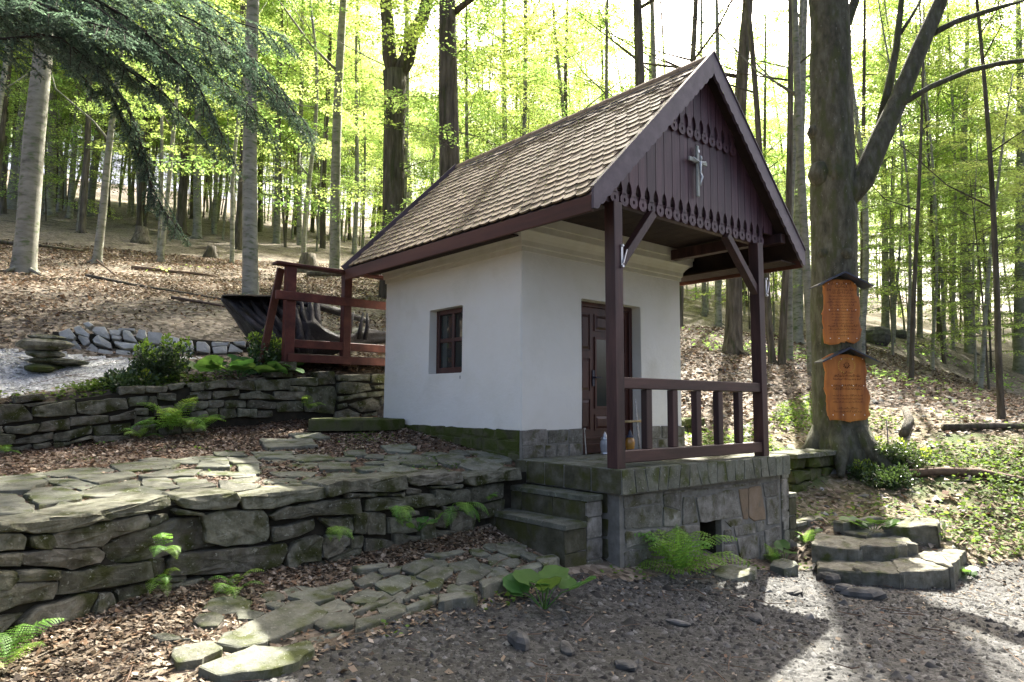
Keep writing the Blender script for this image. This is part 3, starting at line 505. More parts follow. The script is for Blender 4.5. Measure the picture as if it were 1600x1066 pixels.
TREES=[
(-3.87, 13.03, 3.6, 0.555, 0.028, -0.024, 'beech', 'tall pale grey leaning tree nearest the left edge, ringed with dark marks'),
(-2.17, 40.91, 11.36, 0.95, 0.024, -0.02, 'beech', 'grey trunk half hidden behind the leaning tree at the left edge'),
(-0.61, 39.57, 11.08, 0.6, -0.026, 0.022, 'beech', 'straight grey trunk just right of the leaning left tree'),
(-1.85, 16.59, 4.66, 0.275, 0.056, -0.048, 'beech', 'short leaning speckled pale tree with forked top on the left slope'),
(-0.68, 27.77, 7.8, 0.323, -0.017, 0.015, 'dark', 'dark thin trunk left of the speckled leaning tree'),
(1.78, 42.61, 12.05, 0.545, 0.009, -0.007, 'beech', 'grey trunk directly behind the speckled leaning tree'),
(0.42, 19.05, 5.45, 0.193, 0.044, -0.038, 'beech', 'thin pale trunk below the hanging fir tips on the left slope'),
(0.25, 38.84, 10.93, 0.353, 0.016, -0.014, 'beech', 'slim pale trunk with spread roots high on the left slope'),
(4.65, 33.17, 9.63, 0.577, -0.016, 0.014, 'dark', 'dark trunk standing left of the flared-root grey trunk'),
(4.94, 31.26, 9.12, 0.492, -0.009, 0.007, 'beech', 'grey trunk with flared roots mid way up the left slope'),
(0.23, 9.86, 2.94, 0.415, -0.026, 0.022, 'beech', 'stout pale trunk rising behind the dark root log'),
(5.27, 25.87, 7.63, 0.438, -0.019, 0.016, 'dark', 'dark trunk close behind the stout pale trunk by the root log'),
(9.2, 31.41, 9.41, 0.461, -0.007, 0.006, 'beech', 'grey trunk above the left end of the red railing'),
(5.56, 16.55, 5.06, 0.456, 0.004, -0.003, 'beech', 'pale curved trunk rising behind the middle of the red railing'),
(10.13, 30.39, 9.18, 0.353, -0.02, 0.017, 'beech', 'thin grey trunk in the gap right of the railing end, far up the slope'),
(11.12, 29.54, 9.0, 0.388, -0.006, 0.006, 'dark', 'dark trunk just left of the pale curved trunk'),
(12.46, 28.4, 8.76, 0.318, -0.002, 0.002, 'beech', 'thin grey trunk just right of the pale curved trunk'),
(6.64, 13.64, 4.32, 0.235, -0.018, 0.015, 'beech', 'thin pale trunk hugging the right side of the forked dark tree'),
(4.41, 7.65, 2.43, 0.727, -0.009, 0.008, 'rough', 'massive rough-barked dark trunk behind the roof ridge'),
(7.13, 10.59, 3.48, 0.195, -0.006, 0.005, 'beech', 'thin pale trunk just right of the massive rough trunk'),
(10.55, 12.93, 4.33, 0.279, -0.004, 0.004, 'beech', 'grey trunk behind the ridge, left one of a close pair'),
(9.01, 10.29, 3.5, 0.204, -0.006, 0.005, 'beech', 'slender grey trunk behind the ridge, right one of a close pair'),
(9.49, 5.93, 2.22, 0.459, 0.014, -0.012, 'dark', 'broad dark trunk behind the upper roof ridge'),
(13.36, 10.52, 3.83, 0.232, 0.012, -0.01, 'beech', 'thin pale trunk left of the broad dark trunk above the ridge'),
(13.02, 8.18, 3.13, 0.299, 0.015, -0.013, 'beech', 'grey trunk right of the broad dark trunk above the ridge'),
(15.38, 8.79, 3.44, 0.325, 0.044, -0.038, 'dark', 'leaning dark trunk left of the gable peak'),
(12.52, 4.85, 2.15, 0.562, 0.052, -0.044, 'rough', 'thick ridged trunk with flared roots seen under the porch roof'),
(20.19, 10.23, 4.06, 0.326, 0.012, -0.01, 'beech', 'grey trunk left of the thick ridged trunk under the porch roof'),
(12.49, 3.6, 1.81, 0.232, -0.044, 0.038, 'dark', 'dark leaning trunk just right of the porch post'),
(12.6, 3.38, 1.76, 0.248, 0.036, -0.031, 'dark', 'upright dark trunk of the trio right of the porch post'),
(13.8, 3.78, 1.93, 0.206, 0.038, -0.032, 'beech', 'rightmost slim grey trunk of the trio right of the porch post'),
(20.4, 6.86, 3.03, 0.473, 0.039, -0.033, 'beech', 'stout grey trunk left of the sign tree'),
(12.29, 2.36, 1.46, 0.286, -0.012, 0.01, 'beech', 'grey trunk with spread foot hidden partly by the sign tree'),
(34.94, 9.16, 4.64, 0.494, 0.028, -0.024, 'beech', 'grey trunk of a pair right of the sign tree, the wider one'),
(35.3, 8.86, 4.56, 0.283, 0.045, -0.038, 'beech', 'thin trunk of a pair right of the sign tree'),
(15.35, 1.08, 1.27, 0.16, 0.053, -0.046, 'dark', 'slender dark trunk standing alone on the right slope'),
(36.38, 7.93, 4.3, 0.353, 0.047, -0.04, 'beech', 'pale trunk just behind the slender dark one on the right slope'),
(34.43, 5.01, 3.24, 0.577, 0.031, -0.026, 'beech', 'stout grey trunk with flared foot in the middle of the right slope'),
(21.48, 1.12, 1.25, 0.172, 0.124, -0.106, 'beech', 'thin curved sapling bending right on the right slope'),
(11.07, -2.07, 0.38, 0.155, -0.012, 0.01, 'dark', 'leaning dark trunk low on the right slope'),
(33.17, 2.65, 2.14, 0.711, 0.041, -0.035, 'beech', 'tall grey trunk at the right edge'),
(32.86, 5.29, 3.34, 0.219, 0.032, -0.027, 'beech', 'thin trunk left of the stout flared grey trunk on the right slope'),
(37.17, 7.26, 4.11, 0.283, 0.039, -0.033, 'dark', 'thin dark trunk far behind on the right slope'),
(23.47, 13.11, 5.1, 0.281, 0.009, -0.008, 'beech', 'thin trunk right beside the chapel wall under the porch roof')]
BOUGHS=[[(-5.85,2.34,4.95),(-4.84,1.48,4.43),(-4.17,0.90,3.78),(-3.88,0.66,3.53)],
[(-5.87,3.02,5.15),(-4.58,1.92,4.65),(-3.82,1.27,4.44),(-3.16,0.70,4.09),(-2.70,0.31,3.54)],
[(-5.84,2.73,4.61),(-4.90,1.92,4.34),(-4.40,1.50,4.07),(-4.13,1.27,3.40),(-3.82,1.00,2.56),(-3.64,0.85,2.27)],
[(-5.10,2.88,5.56),(-4.12,2.04,5.18),(-3.46,1.49,4.81),(-2.92,1.02,4.36),(-2.65,0.79,3.93)],
[(-5.79,1.90,4.01),(-5.13,1.33,3.94),(-4.77,1.03,4.00),(-4.41,0.71,3.64)],
[(-4.84,1.74,4.95),(-4.14,1.14,4.41),(-3.64,0.72,3.81),(-3.39,0.50,3.16)],
[(-4.32,1.96,5.42),(-3.63,1.37,5.05),(-3.21,1.00,4.69),(-2.79,0.65,4.54)],
[(-4.87,2.55,4.98),(-4.27,2.04,4.47),(-3.73,1.58,3.96),(-3.30,1.21,3.32)],
[(-5.62,1.88,4.94),(-4.92,1.28,4.62),(-4.46,0.89,4.30),(-4.03,0.53,3.87)],
[(-5.87,2.49,5.22),(-4.85,1.62,4.95),(-4.03,0.91,4.55),(-3.49,0.46,4.15)],
[(-5.86,3.14,4.93),(-5.19,2.57,4.79),(-4.61,2.07,4.36),(-4.28,1.79,3.80)],
[(-4.42,2.43,5.17),(-3.81,1.91,4.72),(-3.26,1.44,4.27),(-2.76,1.02,3.68)],
[(-5.85,1.69,4.37),(-5.07,1.02,4.25),(-4.63,0.64,4.01),(-4.28,0.34,3.89)],
[(-4.35,1.45,4.00),(-4.09,1.23,3.53),(-3.95,1.11,3.01),(-3.89,1.06,2.63)]]
SIGN_TRUNK=[(6.675,-0.804,-0.197),(6.664,-0.795,-0.032),(6.659,-0.790,0.520),(6.666,-0.796,1.413),(6.664,-0.795,2.318),(6.671,-0.801,3.235),(6.700,-0.826,4.047),(6.716,-0.840,4.988),(6.703,-0.828,5.582),(6.723,-0.846,6.422),(6.745,-0.864,7.273),(6.708,-0.832,8.258),(6.674,-0.803,9.889),(6.738,-0.858,13.130)]
SIGN_LIMBS=[[(6.630,-0.963,4.120),(6.951,-1.237,4.639),(7.214,-1.462,5.398),(7.486,-1.695,6.106),(7.807,-1.970,7.061),(8.109,-2.228,7.907),(8.516,-2.576,9.383)],
[(7.355,-1.715,5.942),(7.821,-2.113,6.316),(8.355,-2.570,6.620),(8.796,-2.947,6.760),(9.497,-3.547,6.874),(10.185,-4.135,6.749)],
[(7.437,-1.390,5.717),(7.573,-1.506,6.440),(7.701,-1.616,7.171),(7.799,-1.700,8.033),(7.914,-1.798,9.031)],
[(7.906,-2.054,7.301),(8.342,-2.427,7.601),(8.792,-2.813,7.804),(9.333,-3.275,8.020)],
[(6.858,-0.895,7.300),(7.032,-1.044,7.668),(7.208,-1.194,8.286),(7.472,-1.420,9.287)],
[(7.708,-1.622,7.355),(7.903,-1.789,7.723),(8.151,-2.001,8.279)]]
FORK=[[(5.326,12.127,6.326),(5.319,12.133,7.244),(5.309,12.142,8.684),(5.313,12.138,10.142),(5.291,12.157,11.089)],
[(5.292,12.156,10.878),(5.148,12.280,11.619),(5.092,12.327,12.685),(4.955,12.445,14.192),(4.822,12.559,16.819)],
[(5.323,12.130,10.878),(5.597,11.896,11.510),(5.716,11.794,12.253),(5.946,11.597,12.892),(6.143,11.428,13.966),(6.321,11.276,16.807)]]
STAIRS=[([(2.55,-2.35),(2.95,-2.18),(3.08,-2.6),(2.6,-2.78)],-1.19,.25,.02,0),([(2.6,-2.75),(3.08,-2.58),(3.38,-2.85),(2.85,-3.12)],-1.17,.28,0,.03),([(2.88,-3.12),(3.38,-2.84),(3.78,-2.98),(3.4,-3.4)],-1.15,.28,-.02,.02),([(3.76,-2.98),(4.32,-2.93),(4.38,-3.28),(3.44,-3.42)],-1.12,.3,.02,-.03),
([(2.92,-2.12),(3.5,-1.92),(3.66,-2.45),(3.08,-2.58)],-1.02,.22,.02,.02),([(3.12,-2.6),(3.68,-2.44),(4.15,-2.66),(3.78,-2.93),(3.42,-2.82)],-1.0,.22,-.02,.0),
([(4.12,-2.5),(4.45,-2.38),(4.85,-2.5),(4.78,-2.86),(4.35,-2.98)],-.86,.34,.05,-.08),([(3.8,-1.98),(4.62,-2.12),(4.6,-2.24),(3.8,-2.14)],-.86,.14,0,0),([(3.72,-2.16),(4.5,-2.28),(4.2,-2.6),(3.72,-2.42)],-.96,.12,0,0),([(5.07,-.86),(5.57,-.90),(4.34,-1.53),(3.90,-1.45)],-.93,.1,0,0)]
# ---------------------------------------------------------------- the ground
def _ss(a,b,x):
    t=np.clip((x-a)/(b-a),0,1); return t*t*(3-2*t)
def yw(x):   # plan line of the front dry-stone wall face
    return np.interp(x,[-9,-5.6,-5.0,-4.0,-2.5,-1.2,0.2],[-2.6,-1.35,-.92,-.52,-.45,-.33,-.25])
def hill(x,y): return .10+.059*x+.279*y
_CP=np.array([ # x,y,z control points of the lower ground and of the right-hand slope
(-5.5,-6.3,-.95),(-5.6,-3.5,-.92),(-4.6,-1.9,-.92),(-5.2,-1.2,-.86),(-4,-.8,-.82),(-2.5,-.8,-.82),(-1.2,-.7,-.78),(-.8,-.3,-.7),(-.7,-1.2,-.87),
(-2.6,-1.35,-.9),(-3.6,-2.6,-.96),(-2.4,-3,-1.02),(-.6,-2.0,-1.1),(0,-2.2,-1.12),(1.5,-2.2,-1.22),(3.0,-2.0,-1.34),(3.2,-1.6,-1.38),(0,-4,-1.12),(-2,-5,-1.05),(2,-4.2,-1.25),(3,-3.3,-1.36),(3.6,-3.5,-1.37),(5,-4.6,-1.42),(2,-6.5,-1.2),(-2,-8,-1.05),(7,-6,-1.45),(5,-8,-1.4),(10,-7,-1.3),
(4.4,-1.3,-.95),(4.0,-2.0,-1.0),(5.0,-1.6,-.9),(5.3,-2.8,-.95),(4.7,-3.0,-1.02),(4.4,-2.5,-.94),(3.7,-2.0,-1.0),(4.25,-3.35,-1.25),(6.2,-3.6,-.95),(7.5,-4.2,-.8),(6.3,-1.7,-.55),(7.3,-2.8,-.35),(9,-4,-.25),(12,-5,.0),
(6.3,.25,.08),(5.3,.4,-.02),(4.3,.5,-.02),(3.5,.5,-.05),(3.4,2,.25),(3.4,3.6,.75),(5,2.2,.35),(7.5,0,.2),(8,2,.75),(5,4,1.1),(2,3.8,.95),(0,3.8,1.13),(-1.5,3.75,1.0),(-3.35,3.75,.84),(-4.8,3.75,.62),(-6.5,3.9,.55),
(-4.8,5.2,.78),(-3.4,5.0,.98),(-2,5,1.2),(-4.5,6.0,1.0),(-3,6.1,1.3),(-1.8,6.0,1.5),(-4.3,7.2,1.78),(-2.6,7.2,2.0),(-.5,7,2.05),(2,7,2.1),(6,7,2.35),(11,3,1.55),(13,0,.9),
(-7,7.5,1.9),(-8,5.5,.9),(-9,3,.3),(-9,-2,-.8),(-9,-6,-.9)])
_far=[(30*math.cos(a)+2,30*math.sin(a)+6,hill(30*math.cos(a)+2,30*math.sin(a)+6)) for a in np.arange(0,6.28,.35)]
_far+=[(14*math.cos(a)+1,14*math.sin(a)+6,hill(14*math.cos(a)+1,14*math.sin(a)+6)) for a in np.arange(.25,2.9,.35)]
_far=[(x,y,z if y>-3 else -1.3+.0*x) for x,y,z in _far]
_P=np.vstack([_CP,np.array(_far)])
_d=_P[:,2]-hill(_P[:,0],_P[:,1])
def _phi(r): return r   # biharmonic-ish linear kernel: no overshoot
_K=_phi(np.sqrt(((_P[:,None,:2]-_P[None,:,:2])**2).sum(-1)))
_A=np.block([[_K+.02*np.eye(len(_P))*0,np.ones((len(_P),1))],[np.ones((1,len(_P))),np.zeros((1,1))]])
_w=np.linalg.solve(_A,np.append(_d,0))
def _low(x,y):
    sh=x.shape; X=x.ravel();Y=y.ravel(); o=np.empty(X.shape)
    for i in range(0,len(X),20000):
        r=np.hypot(X[i:i+20000,None]-_P[None,:,0],Y[i:i+20000,None]-_P[None,:,1])
        o[i:i+20000]=r@_w[:-1]+_w[-1]
    o=o.reshape(sh)
    R=np.hypot(x-2,y-6); o=o*(1-_ss(26,60,R)) + np.where(y<-3,np.minimum(-1.3-hill(x,y),0.),0)*_ss(26,60,R)*0
    return hill(x,y)+o
def terr(x,y):
    x=np.asarray(x,float);y=np.asarray(y,float)
    lo=_low(x,y)
    u=np.clip((y+.4)/4.0,-.3,1.1); zb=np.clip(.42+(x)*.38/4.8,-.2,.45)
    te=-.12*(1-u)+zb*u
    a=_ss(.12,.3,y-yw(x))      # terrace begins behind the front wall
    b=1-_ss(3.66,3.86,y)       # and ends at the upper wall
    c=1-_ss(.1,.35,x)
    m=a*b*c
    return lo*(1-m)+te*m

def groundmat(name, cols, vcols, vscale, nscale, bump, rough=.95, patch=None, patch_amt=.4, patch_scale=.6, vmix=.75, bd=.02, spec=.2):
    """Loose ground: two cell sizes of debris tinted at random, over broad noise."""
    m = bpy.data.materials.new(name); m.use_nodes = True; nt = m.node_tree; N = nt.nodes; K = nt.links.new
    b = N['Principled BSDF']; b.inputs['Roughness'].default_value = rough; b.inputs['Specular IOR Level'].default_value = spec
    tc = N.new('ShaderNodeTexCoord'); no = N.new('ShaderNodeTexNoise'); no.inputs['Scale'].default_value = nscale; no.inputs['Detail'].default_value = 10; no.inputs['Roughness'].default_value = .7; K(tc.outputs['Object'], no.inputs['Vector'])
    r = ramp(nt, cols); K(no.outputs['Fac'], r.inputs[0])
    wn_ = N.new('ShaderNodeTexNoise'); wn_.inputs['Scale'].default_value = vscale*.6; wn_.inputs['Detail'].default_value = 3; K(tc.outputs['Object'], wn_.inputs['Vector'])
    wm = N.new('ShaderNodeMix'); wm.data_type = 'RGBA'; wm.inputs[0].default_value = .06; K(tc.outputs['Object'], wm.inputs[6]); K(wn_.outputs['Color'], wm.inputs[7])
    v = N.new('ShaderNodeTexVoronoi'); v.inputs['Scale'].default_value = vscale; K(wm.outputs[2], v.inputs['Vector'])
    sp = N.new('ShaderNodeSeparateColor'); K(v.outputs['Color'], sp.inputs[0]); rv = ramp(nt, vcols, [i/(len(vcols)-1) for i in range(len(vcols))]); K(sp.outputs[0], rv.inputs[0])
    mx = N.new('ShaderNodeMix'); mx.data_type = 'RGBA'; mx.inputs[0].default_value = vmix; K(r.outputs[0], mx.inputs[6]); K(rv.outputs[0], mx.inputs[7]); out = mx.outputs[2]
    if patch:
        n2 = N.new('ShaderNodeTexNoise'); n2.inputs['Scale'].default_value = patch_scale; n2.inputs['Detail'].default_value = 8; K(tc.outputs['Object'], n2.inputs['Vector'])
        r2 = ramp(nt, [(0,0,0),(1,1,1)], [.62-.3*patch_amt, .74-.3*patch_amt]); K(n2.outputs['Fac'], r2.inputs[0])
        m3 = N.new('ShaderNodeMix'); m3.data_type = 'RGBA'; K(r2.outputs[0], m3.inputs[0]); K(out, m3.inputs[6]); m3.inputs[7].default_value = (*patch, 1); out = m3.outputs[2]
    K(out, b.inputs['Base Color'])
    bp = N.new('ShaderNodeBump'); bp.inputs['Strength'].default_value = bump; bp.inputs['Distance'].default_value = bd
    mm = N.new('ShaderNodeMath'); mm.operation = 'MULTIPLY_ADD'; mm.inputs[1].default_value = .6; K(sp.outputs[1], mm.inputs[0]); K(no.outputs['Fac'], mm.inputs[2]); K(mm.outputs[0], bp.inputs['Height']); K(bp.outputs[0], b.inputs['Normal'])
    return m
G_FOREST = groundmat('forest_floor_litter', [(.038,.031,.021),(.11,.09,.063),(.20,.163,.118)], [(.038,.031,.022),(.13,.105,.075),(.225,.185,.138),(.34,.29,.225)], 16, 3, .8, patch=(.05,.038,.024), patch_amt=.25, patch_scale=.9)
G_TERR = groundmat('terrace_litter', [(.045,.034,.022),(.10,.07,.045),(.17,.115,.075)], [(.04,.028,.018),(.12,.075,.048),(.20,.13,.085),(.26,.18,.12)], 22, 4, .8, patch=(.055,.06,.03), patch_amt=.3, patch_scale=1.1)
G_ROAD = groundmat('road_gravel', [(.014,.0138,.012),(.031,.0305,.027),(.068,.067,.06)], [(.013,.0128,.0115),(.031,.0305,.0275),(.064,.063,.057),(.12,.119,.11)], 34, 5, 1.0, rough=.8, spec=.3, patch=(.052,.049,.037), patch_amt=.2, patch_scale=.8, vmix=.6)
G_PALE = groundmat('pale_gravel', [(.30,.30,.28),(.42,.42,.40),(.52,.52,.50)], [(.22,.22,.20),(.40,.40,.38),(.52,.52,.50),(.62,.62,.60)], 30, 4, .8, patch=(.12,.10,.06), patch_amt=.12, patch_scale=1.4)
G_GREEN = groundmat('grassy_bank_soil', [(.05,.045,.025),(.12,.10,.06),(.20,.165,.11)], [(.05,.045,.025),(.12,.11,.05),(.22,.18,.12),(.34,.28,.21)], 20, 3, .8, patch=(.07,.10,.03), patch_amt=.35)
def axis(fine0, fine1, step, lo, hi, g=1.12):
    a = list(np.arange(fine0, fine1+1e-6, step)); s = step; x = a[-1]
    while x < hi: s *= g; x += s; a.append(x)
    s = step; x = a[0]; pre = []
    while x > lo: s *= g; x -= s; pre.append(x)
    return np.array(pre[::-1]+a)
gx = axis(-7.5, 9, .1, -160, 190); gy = axis(-7.5, 8.5, .1, -60, 260)
GX, GY = np.meshgrid(gx, gy)
GZ = terr(GX, GY)
def fbm(x, y, s, seed=0, oct=3):
    o = np.zeros(np.shape(x)); a = 1.
    r_ = np.random.default_rng(seed)
    for i in range(oct):
        for k in range(4):
            th = r_.uniform(0, 6.28); ph = r_.uniform(0, 6.28); f = s*2**i*r_.uniform(.7, 1.3)
            o += a*.5*np.sin((x*math.cos(th)+y*math.sin(th))*f+ph)
        a *= .5
    return o*.5
GN = fbm(GX, GY, 1.6, 3)*.035+fbm(GX, GY, 6, 4)*.010
far = np.clip((np.hypot(GX+5, GY+6)-11)/10, 0, 1); GN = GN+far*fbm(GX, GY, .35, 5)*.22
near = (GX < 5)&(GY < 4)&(GY > -8)
GZ = GZ+np.where(near, GN*.55, GN)
cxm = (GX[:-1,:-1]+GX[1:,1:])/2; cym = (GY[:-1,:-1]+GY[1:,1:])/2
wob = fbm(cxm, cym, 2.2, 9)*.22
def road_edge(x): return np.interp(x, [-9,-5.6,-4.6,-3.6,-3.1,-2.0,-.8,-.1,3.3,4.2,5.0,6.2,8,14,40], [-3.2,-2.4,-2.05,-1.95,-1.85,-1.72,-1.5,-1.75,-1.95,-3.3,-3.75,-4.1,-4.6,-5.6,-9])
isroad = (cym < road_edge(cxm)+wob*.5)
isterr = (cxm < .12)&(cym > yw(cxm)+.2)&(cym < 3.72)
pl = np.interp(cxm, [-9,-5,-3.9,-2.6,-2.2], [4.3,4.25,4.55,5.2,5.7]); ph = np.interp(cxm, [-9,-5,-3.9,-2.6,-1.9], [6.9,6.8,6.5,6.0,5.7])
ispale = (cym > pl+wob*.4)&(cym < ph+wob*.2)&(cxm < -1.8)
isgreen = (~isroad)&(cxm > 4.2+wob)&(cxm < 10.5+wob*2)&(cym < .2+.12*cxm+wob)&(cym > -6.5)
reg = np.where(isroad, 1, np.where(isterr, 2, np.where(ispale, 3, np.where(isgreen, 4, 0))))
nx = len(gx)
idx = np.arange(GX.size).reshape(GX.shape)
quad = np.stack([idx[:-1,:-1], idx[:-1,1:], idx[1:,1:], idx[1:,:-1]], -1)
GV = np.stack([GX, GY, GZ], -1).reshape(-1, 3)
STRUCT = {}
for k, (n, m_) in enumerate((('forest_floor', G_FOREST), ('gravel_road', G_ROAD), ('terrace_ground', G_TERR), ('gravel_path', G_PALE), ('grassy_bank', G_GREEN))):
    q = quad[reg == k]; u, inv = np.unique(q, return_inverse=True)
    o = obj(n, GV[u], inv.reshape(-1, 4), m_, smooth=True, kind='structure'); STRUCT[n] = o
_ix = lambda a, v: np.clip(np.searchsorted(a, v)-1, 0, len(a)-2)
def gz(x, y):
    """Height of the built sheet (bilinear)."""
    x = np.asarray(x, float); y = np.asarray(y, float); i = _ix(gx, x); j = _ix(gy, y)
    a = np.clip((x-gx[i])/(gx[i+1]-gx[i]), 0, 1); b = np.clip((y-gy[j])/(gy[j+1]-gy[j]), 0, 1)
    return GZ[j,i]*(1-a)*(1-b)+GZ[j,i+1]*a*(1-b)+GZ[j+1,i]*(1-a)*b+GZ[j+1,i+1]*a*b
def region(x, y): return reg[_ix(gy, np.asarray(y)), _ix(gx, np.asarray(x))]

# ---------------------------------------------------------------- the chapel
W, L, HC = 3.23, 3.25, 2.6
RXR, RZ, EXE, EZE, RF, RB = 1.6145, 4.92, -.53, 2.78, -1.66, 3.56
def zroof(x): return EZE+(x-EXE) if x < RXR else EZE+(2*RXR-EXE-x)
chapel = thing('chapel', (1.6, 1.6, -.1), 'small white-plastered chapel with brown tiled gable roof and timber porch', 'chapel')
rs = np.random.default_rng(21)
def weld(V, F):
    key = {}; nv = []; mp = []
    for v in V:
        k = tuple(round(c, 4) for c in v)
        if k not in key: key[k] = len(nv); nv.append(v)
        mp.append(key[k])
    return nv, [tuple(mp[i] for i in f) for f in F]
def wall_grid(us, vs, hole, P, depth_dir, flip):
    """Rectangular wall over us x vs with one opening (hole = u0,u1,v0,v1) and its reveals."""
    V = []; F = []
    us = sorted(set(us)|{hole[0], hole[1]}); vs = sorted(set(vs)|{hole[2], hole[3]})
    for a, b in zip(us, us[1:]):
        for c, d in zip(vs, vs[1:]):
            if a >= hole[0]-1e-6 and b <= hole[1]+1e-6 and c >= hole[2]-1e-6 and d <= hole[3]+1e-6: continue
            n = len(V); V += [P(a,c), P(b,c), P(b,d), P(a,d)]; F.append((n, n+1, n+2, n+3) if not flip else (n+3, n+2, n+1, n))
    dd = Vector(depth_dir)
    r_ = [(hole[0],hole[2]),(hole[1],hole[2]),(hole[1],hole[3]),(hole[0],hole[3])]
    for i in range(4):
        p = Vector(P(*r_[i])); q = Vector(P(*r_[(i+1)%4])); n = len(V); V += [p, q, q+dd, p+dd]; F.append((n+3, n+2, n+1, n) if not flip else (n, n+1, n+2, n+3))
    return V, F
mb = MB()
# gently uneven plaster: the faces bow by a few millimetres
def bow(x, y, z): return (x+.004*math.sin(z*2.1+y*1.3), y+.004*math.sin(z*1.7+x*2.2), z)
zs = [-.12, .35, .7, 1.07, 1.5, 1.985, 2.3, 2.93]
V1, F1 = wall_grid([0,.6,1.2,1.6,2.0,2.6,L], zs, (1.2,2.0,1.07,1.985), lambda u, v: bow(0,u,v), (.2,0,0), True)
V2, F2 = wall_grid([0,.5,1.05,1.6,2.28,2.8,W], zs, (1.05,2.28,-.12,2.05), lambda u, v: bow(u,0,v), (0,.25,0), False)
mb.add(V1, F1); mb.add(V2, F2)
def plain(P, us, vs, flip):
    for a, b in zip(us, us[1:]):
        for c, d in zip(vs, vs[1:]):
            q = [P(a,c), P(b,c), P(b,d), P(a,d)]; mb.add(q, [(0,1,2,3) if not flip else (3,2,1,0)])
plain(lambda u, v: bow(W,u,v), [0,.6,1.2,1.6,2.0,2.6,L], sorted(set(zs)|{2.05}), False)
plain(lambda u, v: bow(u,L,v), [0,.5,1.05,1.6,2.28,2.8,W], sorted(set(zs)|{2.05}), True)
mb.v, mb.f = weld(mb.v, mb.f)
wall = mb.build('wall', PLASTER, chapel, bevel=.018)
box('wall_mark', (-.006,1.235,.985), (-.003,1.245,1.03), INK, chapel)
# cornice
prof = [(0,2.53),(.012,2.535),(.012,2.59),(.03,2.6),(.035,2.66),(.06,2.70),(.10,2.74),(.14,2.76),(.14,2.84),(.155,2.845),(.155,2.98),(.0,2.98)]
V = []; F = []
for d, z in prof: V += [(-d,-d,z),(W+d,-d,z),(W+d,L+d,z),(-d,L+d,z)]
for i in range(len(prof)-1):
    for k in range(4): F.append((i*4+k, i*4+(k+1)%4, (i+1)*4+(k+1)%4, (i+1)*4+k))
obj('cornice', np.array(V), F, CORNICE, chapel)
# plinth: a mortar core with single stones
plinth_l = MB().box((-.022,.0,-.3),(.2,L+.01,.335)).build('plinth', STONE_MOSS, chapel); plinth_f = MB().box((-.022,-.022,-.05),(1.045,.0,.335)).build('plinth', MORTAR, chapel); plinth_g = MB().box((2.285,-.022,-.05),(W+.022,.0,.335)).build('plinth', MORTAR, chapel); MB().box((W-.2,.001,-.3),(W+.022,L+.01,.335)).build('plinth', STONE_MOSS, chapel)
plinth = None
def courses(u0, u1, v0f, v1, hs, wmin, wmax, r_):
    """Rows of rough rectangles over a wall strip: u0..u1, from v0f(u) up to v1."""
    out = []; v = v1
    for h in hs:
        u = u0
        while u < u1-.03:
            wd = r_.uniform(wmin, wmax); e = u+wd if u1-u-wd > wmin*.6 else u1
            j = lambda: r_.normal(0, h*.07)
            lo = v-h
            if v-.04 > v0f((u+e)/2)-.05: out.append([(u+.007,lo+.006+j()),(e-.007,lo+.006+j()),(e-.007+j()*.6,v-.006+min(0,j())),(u+.007+j()*.6,v-.006+min(0,j()))])
            u = e
        v -= h
    return out
zt = lambda y: float(terr(-.15, y))
for p in courses(0, L, zt, .352, (.13,.15,.14), .22, .5, rs):
    Vv, Ff = slab([(-u, v) for u, v in p], np.array((-.028,0,0)), -EY, EZ, -EX, .03, rs, .014, .010, .004, .10); obj('stone', Vv, Ff, STONE_MOSS, plinth_l)
for a, b in ((0,1.04),(2.29,W+.02)):
    for p in courses(a, b, lambda u: 0, .352, (.19,.165), .2, .42, rs):
        Vv, Ff = slab(p, np.array((0,-.03,0)), EX, EZ, -EY, .03, rs, .012, .009, .004, .10); obj('stone', Vv, Ff, STONE_BASE, plinth_f if a < 1 else plinth_g)
# window
win = MB()
x0 = .12
for a, b in (((x0,1.2,1.07),(x0+.07,1.275,1.985)),((x0,1.925,1.07),(x0+.07,2.0,1.985)),((x0,1.275,1.07),(x0+.07,1.925,1.16)),((x0,1.275,1.915),(x0+.07,1.925,1.985))): win.box(a, b)
window = win.build('window', DOOR, chapel, bevel=.006)
mu = MB(); mu.box((x0+.012,1.275,1.52),(x0+.06,1.925,1.575)); mu.build('mullion', DOOR, window, bevel=.004)
mu = MB(); mu.box((x0+.008,1.572,1.16),(x0+.064,1.628,1.915)); mu.build('mullion', DOOR, window, bevel=.004)
for a, b in ((1.275,1.572),(1.628,1.925)):
    for c, d in ((1.16,1.52),(1.575,1.915)): box('pane', (x0+.035,a,c), (x0+.04,b,d), PANE, window)
box('interior_shade', (x0+.075,1.15,1.0), (x0+.085,2.05,2.05), SOFFIT, window)
